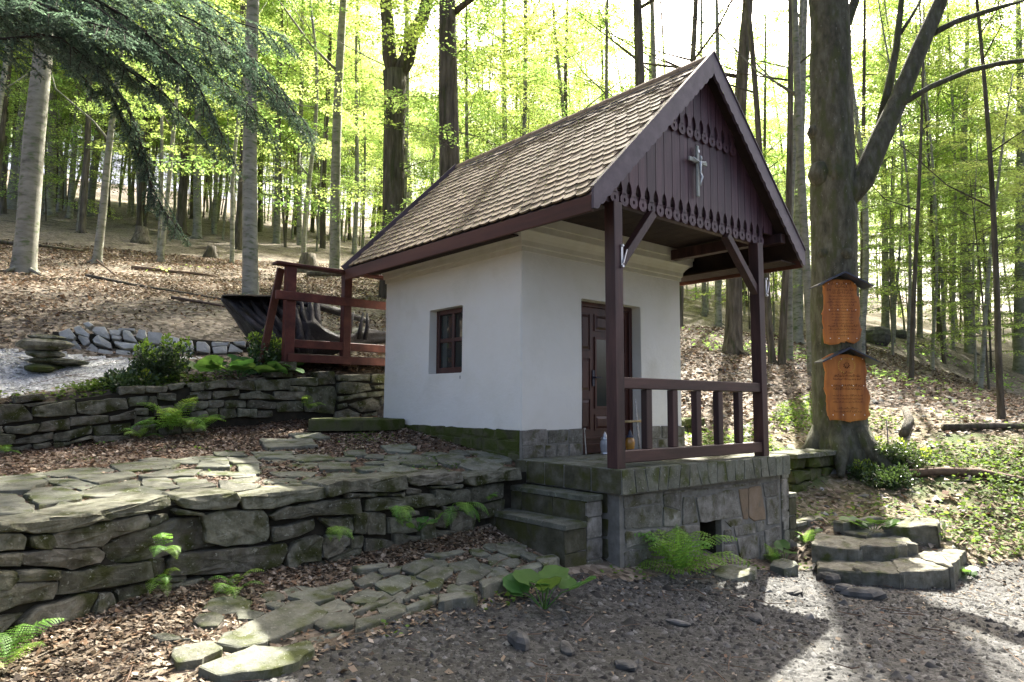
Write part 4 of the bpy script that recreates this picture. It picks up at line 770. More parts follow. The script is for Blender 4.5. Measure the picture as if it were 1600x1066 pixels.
# door
fr = MB(); y0 = .16
fr.box((1.05,y0,0),(1.115,y0+.09,2.05)); fr.box((2.215,y0,0),(2.28,y0+.09,2.05)); fr.box((1.115,y0,1.985),(2.215,y0+.09,2.05)); fr.box((1.115,y0+.03,0),(2.215,y0+.075,1.985))
door = fr.build('door', DOOR, chapel, bevel=.005)
def panel(a, b, c, d):
    m_ = MB(); h = .012; yf = y0+.03
    for r_ in (((a,yf-h,c),(a+.018,yf-.001,d)),((b-.018,yf-h,c),(b,yf-.001,d)),((a+.018,yf-h,c),(b-.018,yf-.001,c+.018)),((a+.018,yf-h,d-.018),(b-.018,yf-.001,d))): m_.box(*r_)
    m_.add([(a+.03,yf-.002,c+.03),(b-.03,yf-.002,c+.03),(b-.03,yf-.002,d-.03),(a+.03,yf-.002,d-.03),(a+.055,yf-.016,c+.06),(b-.055,yf-.016,c+.06),(b-.055,yf-.016,d-.06),(a+.055,yf-.016,d-.06)],[(0,1,5,4),(1,2,6,5),(2,3,7,6),(3,0,4,7),(4,5,6,7)])
    m_.build('panel', DOOR, door)
for a, b in ((1.2,1.42),(1.92,2.15)):
    for c, d in ((1.38,1.9),(.82,1.3),(.3,.74)): panel(a, b, c, d)
panel(1.5,1.84,1.66,1.9); panel(1.5,1.84,.3,.52)
g = MB(); g.box((1.5,y0+.012,.6),(1.53,y0+.029,1.58)); g.box((1.81,y0+.012,.6),(1.84,y0+.029,1.58)); g.box((1.53,y0+.012,.6),(1.81,y0+.029,.63)); g.box((1.53,y0+.012,1.55),(1.81,y0+.029,1.58)); g.build('glass_frame', DOOR, door)
box('glass_pane', (1.53,y0+.02,.63), (1.81,y0+.028,1.55), PANE, door)
g = MB(); g.box((1.16,y0-.002,.10),(2.17,y0+.029,.125)); g.box((1.16,y0-.002,.19),(2.17,y0+.029,.215)); g.build('kick_rail', DOOR, door)
g = MB(); g.tube([(1.47,y0+.02,1.02),(1.47,y0-.03,1.02),(1.58,y0-.03,1.02)],[.012,.012,.01],6); g.box((1.45,y0+.012,.9),(1.49,y0+.028,1.12)); g.build('handle', DARKMETAL, door)
# roof deck and tiles
def roofV(x, y, off): # point on left/right slope pushed along the normal
    n = (-.7071,.7071) if x <= RXR else (.7071,.7071)
    return (x+n[0]*off, y, zroof(x)+n[1]*off)
xr = 2*RXR-EXE
t = .055
V = [(EXE,RF,EZE-.03),(RXR,RF,RZ-.03),(xr,RF,EZE-.03),(EXE,RF,EZE-.03-t*1.4),(RXR,RF,RZ-.03-t*1.4),(xr,RF,EZE-.03-t*1.4)]
V += [(x,RB,z) for x, y, z in V]
roof = obj('roof', np.array(V), [(0,1,7,6),(1,2,8,7),(3,9,10,4),(4,10,11,5),(0,3,4,1),(1,4,5,2),(6,7,10,9),(7,8,11,10),(0,6,9,3),(2,5,11,8)], SOFFIT, chapel)
TWD, TEX, TLN = .176, .147, .31
def tilemesh(seed):
    r_ = np.random.default_rng(seed); n = 7
    out = [(-TWD/2+.002, 0), (TWD/2-.002, 0)]
    for k in range(n):
        a = math.pi*k/(n-1); out.append((math.cos(a)*(TWD/2-.003), TLN-.055+math.sin(a)*.052+r_.normal(0,.0015)))
    h = .019
    V = [(x, y, 0) for x, y in out]+[(x, y, h) for x, y in out]; m = len(out)
    F = [tuple(range(m, 2*m))[::1]]+[(k, (k+1)%m, m+(k+1)%m, m+k) for k in range(m)]
    return np.array(V), F
TM = [tilemesh(s) for s in range(4)]; TME = []
for V_, F_ in TM:
    me = rawmesh('roof_tile', V_, F_); me.materials.append(TILE); TME.append(me)
slope = math.hypot(RXR-EXE, RZ-EZE); nrow = 21; ncol = int((RB-RF)/TWD)
def tilemat(side, row, col):
    v = slope-.005-(nrow-1-row)*TEX-TLN+.03; y = RF+.06+TWD*(col+.5)+(TWD/2 if row % 2 else 0)
    s = -1 if side == 0 else 1
    dn = Vector((s*.7071, 0, -.7071)); nr = Vector((s*.7071, 0, .7071)); ax = Vector((0, -s*1., 0)) if side else Vector((0, 1, 0))
    if side == 0: ax = Vector((0, 1, 0))
    else: ax = Vector((0, -1, 0))
    up = .012+rs.normal(0, .0018)
    M_ = Matrix((ax, dn, ax.cross(dn))).transposed().to_4x4()
    tl = Matrix.Rotation(R(4.2+rs.normal(0,.45)), 4, 'X')@Matrix.Rotation(R(rs.normal(0,.5)), 4, 'Z')
    P = Vector((RXR, y, RZ))+dn*v+nr*(-.018)
    sgn = 1 if ax.cross(dn).dot(nr) > 0 else -1
    if v < .03:   # short course under the ridge
        P = Vector((RXR, y, RZ))+dn*.03+nr*(-.018); tl = tl@Matrix.Diagonal((1,(v+TLN-.03)/TLN,1,1))
    return Matrix.Translation(P)@M_@tl, sgn
rest = MB(); restr = MB(); Tb = Matrix.Translation(-Vector(chapel['base'])); 
for row in range(nrow):
    for col in range(ncol):
        if row % 2 and col == ncol-1: continue
        Mt, sg = tilemat(0, row, col); k = int(rs.integers(4))
        if col < 14:
            o = link('roof_tile', TME[k], None, roof); o.matrix_basis = Mt
        else: rest.add([Mt@Vector(v) for v in TM[k][0]], TM[k][1])
        Mt, sg = tilemat(1, row, col); restr.add([Mt@Vector(v) for v in TM[k][0]], TM[k][1])
rest.build('roof_tiles_rear', TILE, roof, kind='stuff'); restr.build('roof_tiles_far_slope', TILE, roof, kind='stuff')
y = RF+.02
while y < RB:
    e = min(y+.42, RB+.02); m_ = MB(); V = []
    for yy, rr in ((y,.082),(e,.074)):
        for k in range(7): a = R(-8)+math.pi*(196/180)*k/6; V.append((RXR+math.cos(a)*rr*1.05, yy, RZ-.075+math.sin(a)*rr+.02))
    F = [(k, k+1, 8+k, 7+k) for k in range(6)]+[tuple(range(6,-1,-1)), tuple(range(7,14))]
    obj('ridge_tile', np.array(V), F, RIDGE, roof); y = e-.02
# lightning wire along the upper roof, with a sagging twin
for k, (v0, am) in enumerate(((.30,.015),(.42,.03))):
    P = []
    for i in range(26):
        t_ = i/25; v = v0+am*math.sin(t_*9+k)+.05*k*(1-t_); P.append(Vector((RXR,RF+.1+t_*4.6,RZ))+Vector((-.7071,0,-.7071))*v+Vector((-.7071,0,.7071))*(.035+.012*math.sin(t_*40)))
    MB().tube(P, [.006]*26, 5).build('roof_wire', DARKMETAL, roof)
# fascias and soffits
MB().box((EXE-.024,RF-.01,2.575),(EXE+.012,RB+.01,2.742)).build('fascia', FASCIA, chapel, bevel=.004)
MB().box((xr-.012,RF-.01,2.575),(xr+.024,RB+.01,2.742)).build('fascia', FASCIA, chapel, bevel=.004)
for k in range(4):
    a = EXE+.05+k*.105
    MB().box((a,-.02,2.70),(a+.098,RB-.05,2.715)).build('soffit_board', SOFFIT, chapel)
    MB().box((xr-.05-.098-k*.105,RF+.06,2.62),(xr-.05-k*.105,RB-.05,2.635)).build('soffit_board', SOFFIT, chapel)
for k in range(14):
    a = -.08+k*.2263
    MB().box((a,-1.47,2.97),(a+.22,-.16,2.985)).build('porch_ceiling_board', SOFFIT, chapel)
# porch frame
WTH = WOOD
def post(x, nm):
    P = [(x+.068,-1.493,0),(x+.048,-1.493,2.8)]
    return MB().beam(P[0], P[1], .135, .14, up=(0,1,0)).build(nm, WTH, chapel, bevel=.006)
post(-.068,'post'); post(2.79,'post')
MB().box((-.12,-1.475,2.80),(3.02,-1.40,2.96)).build('tie_beam', WOODH, chapel, bevel=.005)
for x in (-.10, 2.80): MB().box((x,-1.40,2.78),(x+.13,-.15,2.93)).build('purlin_beam', WOOD, chapel, bevel=.005)
for x in (-.34, 3.26): MB().box((x,-1.63,2.86),(x+.12,-1.30,2.99)).build('rafter_end', WOOD, chapel, bevel=.005)
MB().beam((.03,-1.493,2.10),(.63,-1.493,2.80), .09, .10, up=(0,1,0)).build('brace', WOOD, chapel, bevel=.004)
MB().beam((2.82,-1.493,2.13),(2.12,-1.493,2.80), .09, .10, up=(0,1,0)).build('brace', WOOD, chapel, bevel=.004)
for x, s in ((.01,1),(2.93,1)):
    m_ = MB(); m_.box((x,-1.574,2.12),(x+.03,-1.567,2.34)); m_.beam((x+.02,-1.585,2.14),(x+.09,-1.575,2.30),.012,.012); m_.tube([(x+.017,-1.59,2.11),(x+.017,-1.56,2.11)],[.016,.016],8); m_.tube([(x+.017,-1.59,2.33),(x+.017,-1.56,2.33)],[.014,.014],8)
    m_.build('metal_bracket', METAL, chapel)
rail = MB().box((.065,-1.545,.825),(2.80,-1.445,.945)).build('railing', WOODH, chapel, bevel=.008)
MB().box((.065,-1.545,.055),(2.80,-1.445,.185)).build('bottom_rail', WOODH, rail, bevel=.008)
for x in (.50,.965,1.42,1.87,2.317): MB().box((x-.05,-1.535,.187),(x+.05,-1.455,.823)).build('baluster', WOOD, rail, bevel=.006)
# gable boarding: each plank ends in a cut-out drop
def plank(xa, xb, zb, ztop, yf, name, parent, m_):
    c = (xa+xb)/2; wd = (xb-xa)/2-.002; th = .022
    n = 10; rr = wd*.93; cz = zb+rr; hole = wd*.26
    out = [(rr*math.cos(-math.pi/2+2*math.pi*k/n), cz-zb+rr*math.sin(-math.pi/2+2*math.pi*k/n)) for k in range(n)]
    inn = [(hole*.75*math.cos(-math.pi/2+2*math.pi*k/n), cz-zb+hole*1.25*math.sin(-math.pi/2+2*math.pi*k/n)) for k in range(n)]
    V = []; F = []
    def ring2(P): return [(c+x, yf, zb+z) for x, z in P]+[(c+x, yf+th, zb+z) for x, z in P]
    # drop with hole
    b = len(V); V += ring2(out); bi = len(V); V += ring2(inn)
    for k in range(n):
        j = (k+1)%n
        F += [(b+k, b+j, bi+j, bi+k), (b+n+j, b+n+k, bi+n+k, bi+n+j), (b+j, b+k, b+n+k, b+n+j), (bi+k, bi+j, bi+n+j, bi+n+k)]
    # neck and body
    hgt = cz-zb
    prof = [(hgt+rr*.80, wd*.56), (hgt+rr*1.5, wd*.42), (hgt+rr*2.3, wd*.55), (hgt+rr*3.1, wd*.97)]
    zt_a = max(ztop(xa), zb+prof[-1][0]+.01); zt_b = max(ztop(xb), zb+prof[-1][0]+.01)
    L_ = [(-w_, z) for z, w_ in prof]+[(-wd*.97, zt_a-zb)]; R_ = [(w_, z) for z, w_ in prof]+[(wd*.97, zt_b-zb)]
    b = len(V); V += ring2(L_); b2 = len(V); V += ring2(R_); k5 = len(L_)
    for i in range(k5-1):
        F += [(b+i, b2+i, b2+i+1, b+i+1), (b+k5+i+1, b2+k5+i+1, b2+k5+i, b+k5+i), (b+i+1, b+k5+i+1, b+k5+i, b+i), (b2+i, b2+k5+i, b2+k5+i+1, b2+i+1)]
    F.append((b, b+k5, b2+k5, b2)); F.append((b+k5-1, b2+k5-1, b2+2*k5-1, b+2*k5-1))
    return obj(name, np.array(V), F, m_, parent)
gb = MB(); gb.add([(-.30,-1.476,2.99),(3.53,-1.476,2.99),(RXR,-1.476,4.82),(-.30,-1.45,2.99),(3.53,-1.45,2.99),(RXR,-1.45,4.82)],[(0,1,2),(5,4,3),(0,3,4,1),(1,4,5,2),(2,5,3,0)])
gable = gb.build('gable', SOFFIT, chapel)
zg = lambda x: zroof(x)-.13
npk = 20; pw = (3.05+.075)/npk
for k in range(npk): a = -.075+k*pw; plank(a, a+pw, 2.795, zg, -1.500, 'plank', gable, PLANK)
for k in range(10): a = .80+k*.157; plank(a, a+.155, 3.865, zg, -1.526, 'upper_plank', gable, PLANK)
for s, xs_ in ((0,(-.30,-.19)),(1,(3.06,3.17))): # short side infill boards
    for x in xs_: MB().add([(x,-1.498,2.99),(x+.105,-1.498,2.99),(x+.105,-1.498,zg(x+.105)),(x,-1.498,zg(x)),(x,-1.478,2.99),(x+.105,-1.478,2.99),(x+.105,-1.478,zg(x+.105)),(x,-1.478,zg(x))],BOXF and [(0,1,2,3),(7,6,5,4),(0,4,5,1),(1,5,6,2),(2,6,7,3),(3,7,4,0)]).build('plank', PLANK, gable)
# barge boards with scalloped lower edge
for sgn in (-1, 1):
    V = []; F = []; n = 84; tip = 2.62
    for i in range(n+1):
        t_ = i/n; x = RXR+sgn*t_*(RXR-EXE+.02); zt_ = RZ+.03-t_*(RZ-EZE)
        d = .255+.024*abs(math.sin(t_*math.pi*21)); zb_ = max(zt_-d*1.0, tip-.02+0*t_)
        V += [(x,-1.705,zt_),(x,-1.705,zb_),(x,-1.672,zt_),(x,-1.672,zb_)]
    for i in range(n):
        a = i*4; q = [(a,a+1,a+5,a+4),(a+2,a+6,a+7,a+3),(a,a+4,a+6,a+2),(a+1,a+3,a+7,a+5)]
        F += q if sgn < 0 else [f[::-1] for f in q]
    F += [(0,2,3,1),(n*4,n*4+1,n*4+3,n*4+2)]
    bb = obj('barge_board', np.array(V), F, BARGE, chapel)
    p0 = (RXR,-1.69,RZ+.048); p1 = (RXR+sgn*(RXR-EXE+.035),-1.69,EZE+.035)
    MB().beam(p0, p1, .055, .014, up=(sgn*.7071,0,.7071)).build('metal_capping', BARGE, bb)
# rear barge boards
for sgn in (-1, 1): MB().beam((RXR,RB+.03,RZ-.03),(RXR+sgn*(RXR-EXE+.02),RB+.03,EZE-.05),.03,.16,up=(sgn*.7071,0,.7071)).build('rear_barge_board', BARGE, chapel)

# porch base, slab, steps
pb = MB(); yb = -1.53
for a, b in (((.0,yb,-1.7),(1.40,-.05,-.255)),((1.84,yb,-1.7),(3.24,-.05,-.255)),((1.40,yb,-.68),(1.84,-.05,-.255)),((1.40,yb,-1.7),(1.84,-.05,-1.26)),((1.40,-.5,-1.26),(1.84,-.05,-.68))): pb.box(a, b)
pbase = pb.build('porch_base', MORTAR, chapel)
hl = MB(); hl.box((1.401,-1.45,-1.259),(1.412,-.51,-.681)); hl.box((1.828,-1.45,-1.259),(1.839,-.51,-.681)); hl.box((1.412,-.52,-1.259),(1.828,-.502,-.681)); hl.box((1.412,-1.45,-.692),(1.828,-.52,-.681)); hl.build('opening_shade_lining', EARTH_AND_SHADE, pbase)  # dark sheets added inside the opening: its deep shade put in as colour
for i, p in enumerate(BASE_STONES):
    Vv, Ff = slab(p, np.array((0,yb-.012,0)), EX, EZ, -EY, .02, rs, .010, .008, .004, .09)
    obj('stone', Vv, Ff, STONE_RUST if i in (6,7) else STONE_BASE, pbase)
for p in courses(-1.38, 0, lambda u: -1.1, -.26, (.24,.22,.22,.2), .3, .5, rs):
    Vv, Ff = slab([(-u, v) for u, v in p[::-1]], np.array((-.012,0,0)), -EY, EZ, -EX, .02, rs, .010, .008, .004, .1); obj('stone', Vv, Ff, STEP, pbase)
sl_ = MB().box((-.082,-1.632,-.25),(3.312,.0,-.008)).build('porch_slab', MORTAR, chapel)
# slab edge cladding pieces with slanting joints
x = -.088; k = 0; jt = 0
while x < 3.30:
    wd = rs.uniform(.15,.22); e = min(x+wd, 3.316); e = 3.316 if 3.316-e < .08 else e; nj = rs.normal(0,.025)
    a, b, c, d = (x+.006+jt, -.246), (e-.006+nj, -.246), (e-.006-nj, -.002), (x+.006-jt, -.002)
    if e >= 3.31: b = (3.314,-.246); c = (3.314,-.002)
    Vv, Ff = slab([a,b,c,d], np.array((0,-1.640,0)), EX, EZ, -EY, .012, rs, .004, .004, .002, .1); obj('edge_stone', Vv, Ff, FLAG, sl_)
    x = e; jt = nj
y = -1.632
while y < -.03:
    wd = rs.uniform(.26,.42); e = min(y+wd, 0); e = 0 if -e < .15 else e
    Vv, Ff = slab([(-e+.006,-.246),(-y-.006,-.246),(-y-.006,-.002),(-e+.006,-.002)], np.array((-.090,0,0)), -EY, EZ, -EX, .012, rs, .006, .006, .002, .12); obj('edge_stone', Vv, Ff, STEP, sl_)
    y = e
# floor flags
x = -.08
while x < 3.3:
    y = -1.62; wd = min(rs.uniform(.45,.75), 3.305-x); wd = 3.305-x if 3.305-x-wd < .25 else wd
    while y < -.05:
        dp = min(rs.uniform(.4,.7), -y); dp = -y if -y-dp < .25 else dp
        Vv, Ff = slab([(x+.004,y+.004),(x+wd-.004,y+.004),(x+wd-.004,y+dp-.004),(x+.004,y+dp-.004)], np.array((0,0,.004)), EX, EY, EZ, .012, rs, .003, .012, .003, .2); obj('floor_stone', Vv, Ff, FLAG, sl_)
        y += dp
    x += wd
def stair(sg, xs0, runs, zs_, ya, yb2, nm):
    par = None
    for i, (r0, r1, z) in enumerate(zip(runs, runs[1:], zs_)):
        xa, xb = xs0+sg*r0, xs0+sg*r1; lo, hi = min(xa,xb), max(xa,xb)
        core = MB().box((lo+(.0 if sg>0 else .018),ya+.018,-1.5),(hi-(.018 if sg>0 else 0),yb2,z-.05)).build(nm, MORTAR, chapel)
        tr, tf = slab([(lo-.01*(sg<0),ya-.01),(hi+.01*(sg>0),ya-.01),(hi+.01*(sg>0),yb2),(lo-.01*(sg<0),yb2)], np.array((0,0,z)), EX, EY, EZ, .05, rs, .006, .012, .004, .2); obj('tread', tr, tf, FLAG, core)
        zl = z-.055; prev = zs_[i+1] if i+1 < len(zs_) else -1.05
        # riser stones
        y = ya
        while y < yb2-.05:
            wd = min(rs.uniform(.3,.55), yb2-y); wd = yb2-y if yb2-y-wd < .2 else wd
            X = xb
            if sg < 0: Vv, Ff = slab([(-(y+wd)+.005,prev-.02),(-y-.005,prev-.02),(-y-.005,zl),(-(y+wd)+.005,zl)], np.array((X,0,0)), -EY, EZ, -EX, .02, rs, .007, .006, .004, .12)
            else: Vv, Ff = slab([(y+.005,prev-.02),(y+wd-.005,prev-.02),(y+wd-.005,zl),(y+.005,zl)], np.array((X,0,0)), EY, EZ, EX, .02, rs, .007, .006, .004, .12)
            obj('stone', Vv, Ff, STEP, core); y += wd
        v = zl
        while v > -1.25:
            h = rs.uniform(.16,.26)
            Vv, Ff = slab([(lo+.004,v-h+.006),(hi-.004,v-h+.006),(hi-.004,v-.004),(lo+.004,v-.004)], np.array((0,ya,0)), EX, EZ, -EY, .02, rs, .008, .006, .004, .12); obj('stone', Vv, Ff, STONE_BASE if i == 0 else STEP, core); v -= h
stair(-1, -.09, (0,.235,.555), (-.265,-.515), -1.38, -.06, 'step')
stair(1, 3.32, (0,.16,.36,.64), (-.265,-.53,-.94), -1.52, -.3, 'step')

# things on the porch and on the gable
cr = thing('crucifix', (1.475,-1.55,3.16), 'pale wooden crucifix with small silver figure nailed to the gable planks', 'crucifix')
MB().box((1.454,-1.552,3.16),(1.496,-1.526,3.79)).build('upright', CROSSWOOD, cr, bevel=.004)
MB().box((1.295,-1.556,3.57),(1.655,-1.532,3.618)).build('crossbar', CROSSWOOD, cr, bevel=.004)
fg = MB(); yq = -1.566
fg.tube([(1.475,yq-.012,3.655),(1.475,yq-.022,3.64),(1.478,yq-.024,3.61),(1.475,yq-.012,3.585)],[.005,.013,.014,.008],8)
fg.tube([(1.475,yq-.01,3.60),(1.475,yq-.012,3.57),(1.474,yq-.012,3.52),(1.478,yq-.010,3.47),(1.480,yq-.010,3.44)],[.009,.021,.018,.015,.017],8)
fg.tube([(1.486,yq-.010,3.45),(1.494,yq-.030,3.39),(1.484,yq-.008,3.32),(1.480,yq-.012,3.285)],[.012,.010,.007,.005],6)
fg.tube([(1.470,yq-.010,3.45),(1.476,yq-.030,3.39),(1.474,yq-.008,3.32),(1.476,yq-.012,3.285)],[.012,.010,.007,.005],6)
for s in (-1,1): fg.tube([(1.475+s*.022,yq-.010,3.575),(1.475+s*.07,yq-.008,3.59),(1.475+s*.13,yq-.004,3.612)],[.011,.009,.006],6)
fg.build('figure', SILVER, cr, smooth=True)
MB().box((1.455,-1.562,3.70),(1.495,-1.557,3.735)).build('title_plate', SILVER, cr)
def lantern(loc, glass, capm, h, label):
    x, y, z = loc; t_ = thing('grave_lantern', loc, label, 'lantern')
    rp = [(.045,0),(.05,.02),(.058,.06),(.066,.12),(.060,.17),(.042,.20)]
    MB().tube([(x,y,z+b*h) for a, b in rp],[a for a, b in rp],10).build('glass', glass, t_, smooth=True)
    MB().tube([(x,y,z+b*h) for b in (.20,.225,.235,.27,.30)],[.055,.050,.03,.022,.004],10).build('lid', capm, t_, smooth=False)
    MB().tube([(x,y,z+.001),(x,y,z+.02*h)],[.056,.052],10).build('base', capm, t_)
lantern((1.86,-.13,.012), AMBER, DARKMETAL, 1, 'amber glass grave lantern with dark lid on the porch floor')
lantern((1.36,-.12,.012), CLEAR, METAL, .95, 'milky glass grave lantern left of the porch post by the door')
t_ = thing('stick_cross', (2.08,-.07,.01), 'cross of two bare sticks leaning beside the chapel door', 'cross')
MB().tube([(2.10,-.10,.01),(2.085,-.08,.3),(2.075,-.05,.72)],[.016,.015,.011],7).build('upright_stick', BIRCH, t_, smooth=True)
MB().tube([(1.72,-.10,.425),(1.95,-.105,.425),(2.22,-.10,.43)],[.016,.016,.017],7).build('cross_stick', PEELED, t_, smooth=True)
t_ = MB().tube([(1.10,-.03,.01),(1.085,-.015,.33)],[.008,.007],6).tube([(1.085,-.02,.33),(1.085,-.02,.35)],[.014,.014],6).build('white_stake', BIRCH); tag(t_, 'thin pale stake with round tip at the left door jamb', 'stake')

# ---------------------------------------------------------------- dry-stone walls, flags, kerbs, stairs
rs = np.random.default_rng(5)
fw = thing('dry_stone_wall', (-2.6,-.4,-.85), 'long front dry-stone retaining wall of big grey blocks below the terrace', 'stone wall')
# earth core behind the joints
xs_ = np.linspace(-5.9,-.06,40); V = []; F = []
for x in xs_:
    y = float(yw(x))
    for dy, z in ((.075,-1.15),(.075,-.13),(.34,-.13),(.34,-1.15)): V.append((x,y+dy,z))
for i in range(len(xs_)-1):
    for k in range(4): F.append((i*4+k, i*4+(k+1)%4, (i+1)*4+(k+1)%4, (i+1)*4+k))
obj('earth_core', np.array(V), F, EARTH_AND_SHADE, fw)
for i, p in enumerate(FRONT_WALL):
    p = np.array(p); cxx = p[:,0].mean(); e = .25
    top = p[:,1].max(); cap = top > -.16 or i in (0,1)
    d = np.array((2*e, float(yw(cxx+e)-yw(cxx-e)), 0)); d /= np.linalg.norm(d); nrm = np.array((d[1],-d[0],0))
    org = np.array((cxx, float(yw(cxx)), 0.))
    q = np.stack([(p[:,0]-cxx)/d[0], p[:,1]], 1)
    q = q.mean(0)+(q-q.mean(0))*(1.03 if cap else 1.045)
    Vv, Ff = slab(q, org+nrm*rs.uniform(-.015,.03)+nrm*(.03 if cap else 0), d, EZ, nrm, .46 if cap else .17, rs, .028, .011, .006, .10, rough=1.0); obj('cap_stone' if cap else 'stone', Vv, Ff, STONE, fw)
uw = thing('dry_stone_wall', (-2.4,3.62,.2), 'upper dry-stone wall of small flat blocks behind the leafy terrace', 'stone wall')
xs_ = np.linspace(-7,.6,30); V = []; F = []
for x in xs_:
    zt_ = float(np.interp(x,[-7,-4.8,-3.35,-1.5,0,.6],[.5,.56,.80,.96,1.14,1.14]))
    for dy, z in ((.06,-.3),(.06,zt_),(.3,zt_),(.3,-.3)): V.append((x,3.62+dy,z))
for i in range(len(xs_)-1):
    for k in range(4): F.append((i*4+k, i*4+(k+1)%4, (i+1)*4+(k+1)%4, (i+1)*4+k))
obj('earth_core', np.array(V), F, EARTH_AND_SHADE, uw)
for p in UPPER_WALL:
    p = np.array(p); top = p[:,1].max()
    p = p.mean(0)+(p-p.mean(0))*1.05
    Vv, Ff = slab(p, np.array((0,3.62+rs.uniform(-.03,.03),0)), EX, EZ, -EY, .3 if p[:,1].mean() > np.interp(p[:,0].mean(),[-4.8,-1.5,0],[.5,.9,1.05]) else .16, rs, .022, .009, .005, .09, rough=1.0); obj('stone', Vv, Ff, STONE, uw)
rw = thing('rubble_wall', (-2.5,6.1,1.3), 'low bank of pale grey rubble slabs behind the gravel path', 'stone wall')
A = np.array((-3.95,6.62,0)); B = np.array((-1.1,5.5,0)); d = (B-A)/np.linalg.norm(B-A); nrm = np.array((d[1],-d[0],0)); lean = .35
ev = EZ*math.cos(lean)-nrm*math.sin(lean); en = nrm*math.cos(lean)+EZ*math.sin(lean)
q0 = 1.25
V = np.array([A+d*-.1+EZ*1.0-nrm*.06, B+d*.2+EZ*1.0-nrm*.06, B+d*.2+ev*.45+EZ*q0-nrm*.06, A+d*-.1+ev*.55+EZ*q0-nrm*.06]); V = np.vstack([V, V-nrm*.3])
obj('earth_core', V, [(0,1,2,3),(7,6,5,4),(0,4,5,1),(1,5,6,2),(2,6,7,3),(3,7,4,0)], EARTH_AND_SHADE, rw)
for p in RUBBLE_WALL:
    p = np.array(p); q = np.stack([(p[:,0]-A[0])/d[0], p[:,1]-q0], 1)
    Vv, Ff = slab(q, A+EZ*q0+en*rs.uniform(0,.05), d, ev, en, .14, rs, .02, .010, .005, .13, rough=.7); obj('slab_stone', Vv, Ff, STONE_PALE, rw)
def flags(tab, parent, name, th, m_, up, jz=.012):
    for p in tab:
        p = np.array(p); c = p.mean(0); e = .15
        gxn = float(terr(c[0]+e,c[1])-terr(c[0]-e,c[1]))/(2*e); gyn = float(terr(c[0],c[1]+e)-terr(c[0],c[1]-e))/(2*e)
        gxn = max(-.3,min(.3,gxn)); gyn = max(-.3,min(.3,gyn))
        eu = np.array((1,0,gxn)); ev_ = np.array((0,1,gyn)); en_ = np.cross(eu, ev_).astype(float); en_ = en_/np.linalg.norm(en_)
        org = np.array((c[0],c[1],float(gz(c[0],c[1]))+up+rs.normal(0,jz)))
        Vv, Ff = slab(p-c, org, eu, ev_, en_, th, rs, .010, .010, .008, .10, rough=.8); obj(name, Vv, Ff, m_, parent)
flags([np.array(p).mean(0)+(np.array(p)-np.array(p).mean(0))*1.16 for p in TERRACE_FLAGS], STRUCT['terrace_ground'], 'flagstone', .06, FLAG, .042, .008)
flags([np.array(p).mean(0)+(np.array(p)-np.array(p).mean(0))*1.14 for p in PATH_FLAGS], STRUCT['forest_floor'], 'flagstone', .06, FLAG, .045)
def fill_flags(x0, x1, yf0, yf1, tab, parent, n, seed, up, rad):
    r_ = np.random.default_rng(seed); pts = [np.array(p).mean(0) for p in tab]; rr = [np.sqrt(abs(.5*np.sum(np.array(p)[:,0]*np.roll(np.array(p)[:,1],-1)-np.roll(np.array(p)[:,0],-1)*np.array(p)[:,1])))*.5 for p in tab]; new = []
    for k in range(n):
        x = r_.uniform(x0, x1); a, b = yf0(x), yf1(x)
        if b <= a: continue
        y = r_.uniform(a, b); q = r_.uniform(*rad)
        if any(math.hypot(x-c[0], (y-c[1])) < e*.85+q*.72 for c, e in zip(pts, rr)): continue
        pts.append(np.array((x, y))); rr.append(q); m = int(r_.integers(5, 7)); t0 = r_.uniform(0, 6)
        new.append([(x+q*r_.uniform(.85,1.15)*math.cos(t0+6.283*i/m), y+q*r_.uniform(.85,1.15)*math.sin(t0+6.283*i/m)) for i in range(m)])
    flags(new, parent, 'flagstone', .06, FLAG, up, .008); return new
FILL = fill_flags(-5.3, -.1, lambda x: float(yw(x))+.3, lambda x: float(np.interp(x,[-5.3,-3,-1.5,0],[1.3,1.6,.9,.6])), [list(map(tuple, p)) for p in TERRACE_FLAGS], STRUCT['terrace_ground'], 1500, 3, .022, (.14,.34))
FILL += fill_flags(-3.9, -.75, lambda x: float(np.interp(x,[-4,-3,-1.8,-.8],[-1.75,-1.62,-1.4,-1.1])), lambda x: float(yw(x))-.42, [list(map(tuple, p)) for p in PATH_FLAGS]+[list(map(tuple, p)) for p in KERBS], STRUCT['forest_floor'], 900, 4, .028, (.10,.2))
kerb = thing('kerb', (-2,-1.6,-.95), 'row of rough upright kerb stones edging the flagged path by the road', 'kerb')
for p, z in zip(KERBS, (-.82,-.84,-.85,-.87,-.88,-.9,-.92)):
    Vv, Ff = slab(np.array(p), np.array((0,0,z)), EX, EY, EZ, .36, rs, .014, .012, .008, .10, rough=.9); obj('kerb_stone', Vv, Ff, FLAG, kerb)
step0 = thing('stone_step', (-.9,3.1,.2), 'long flat mossy stone step at the rear left corner of the chapel', 'step')
for poly in ([(-1.45,2.75),(-.95,2.5),(-.5,2.42),(-.06,2.5),(-.06,3.35),(-.6,3.4),(-1.2,3.2)],):
    Vv, Ff = slab(np.array(poly), np.array((0,0,.43)), EX, EY, EZ, .16, rs, .02, .02, .012, .14); obj('slab', Vv, Ff, STONE_MOSS, step0)
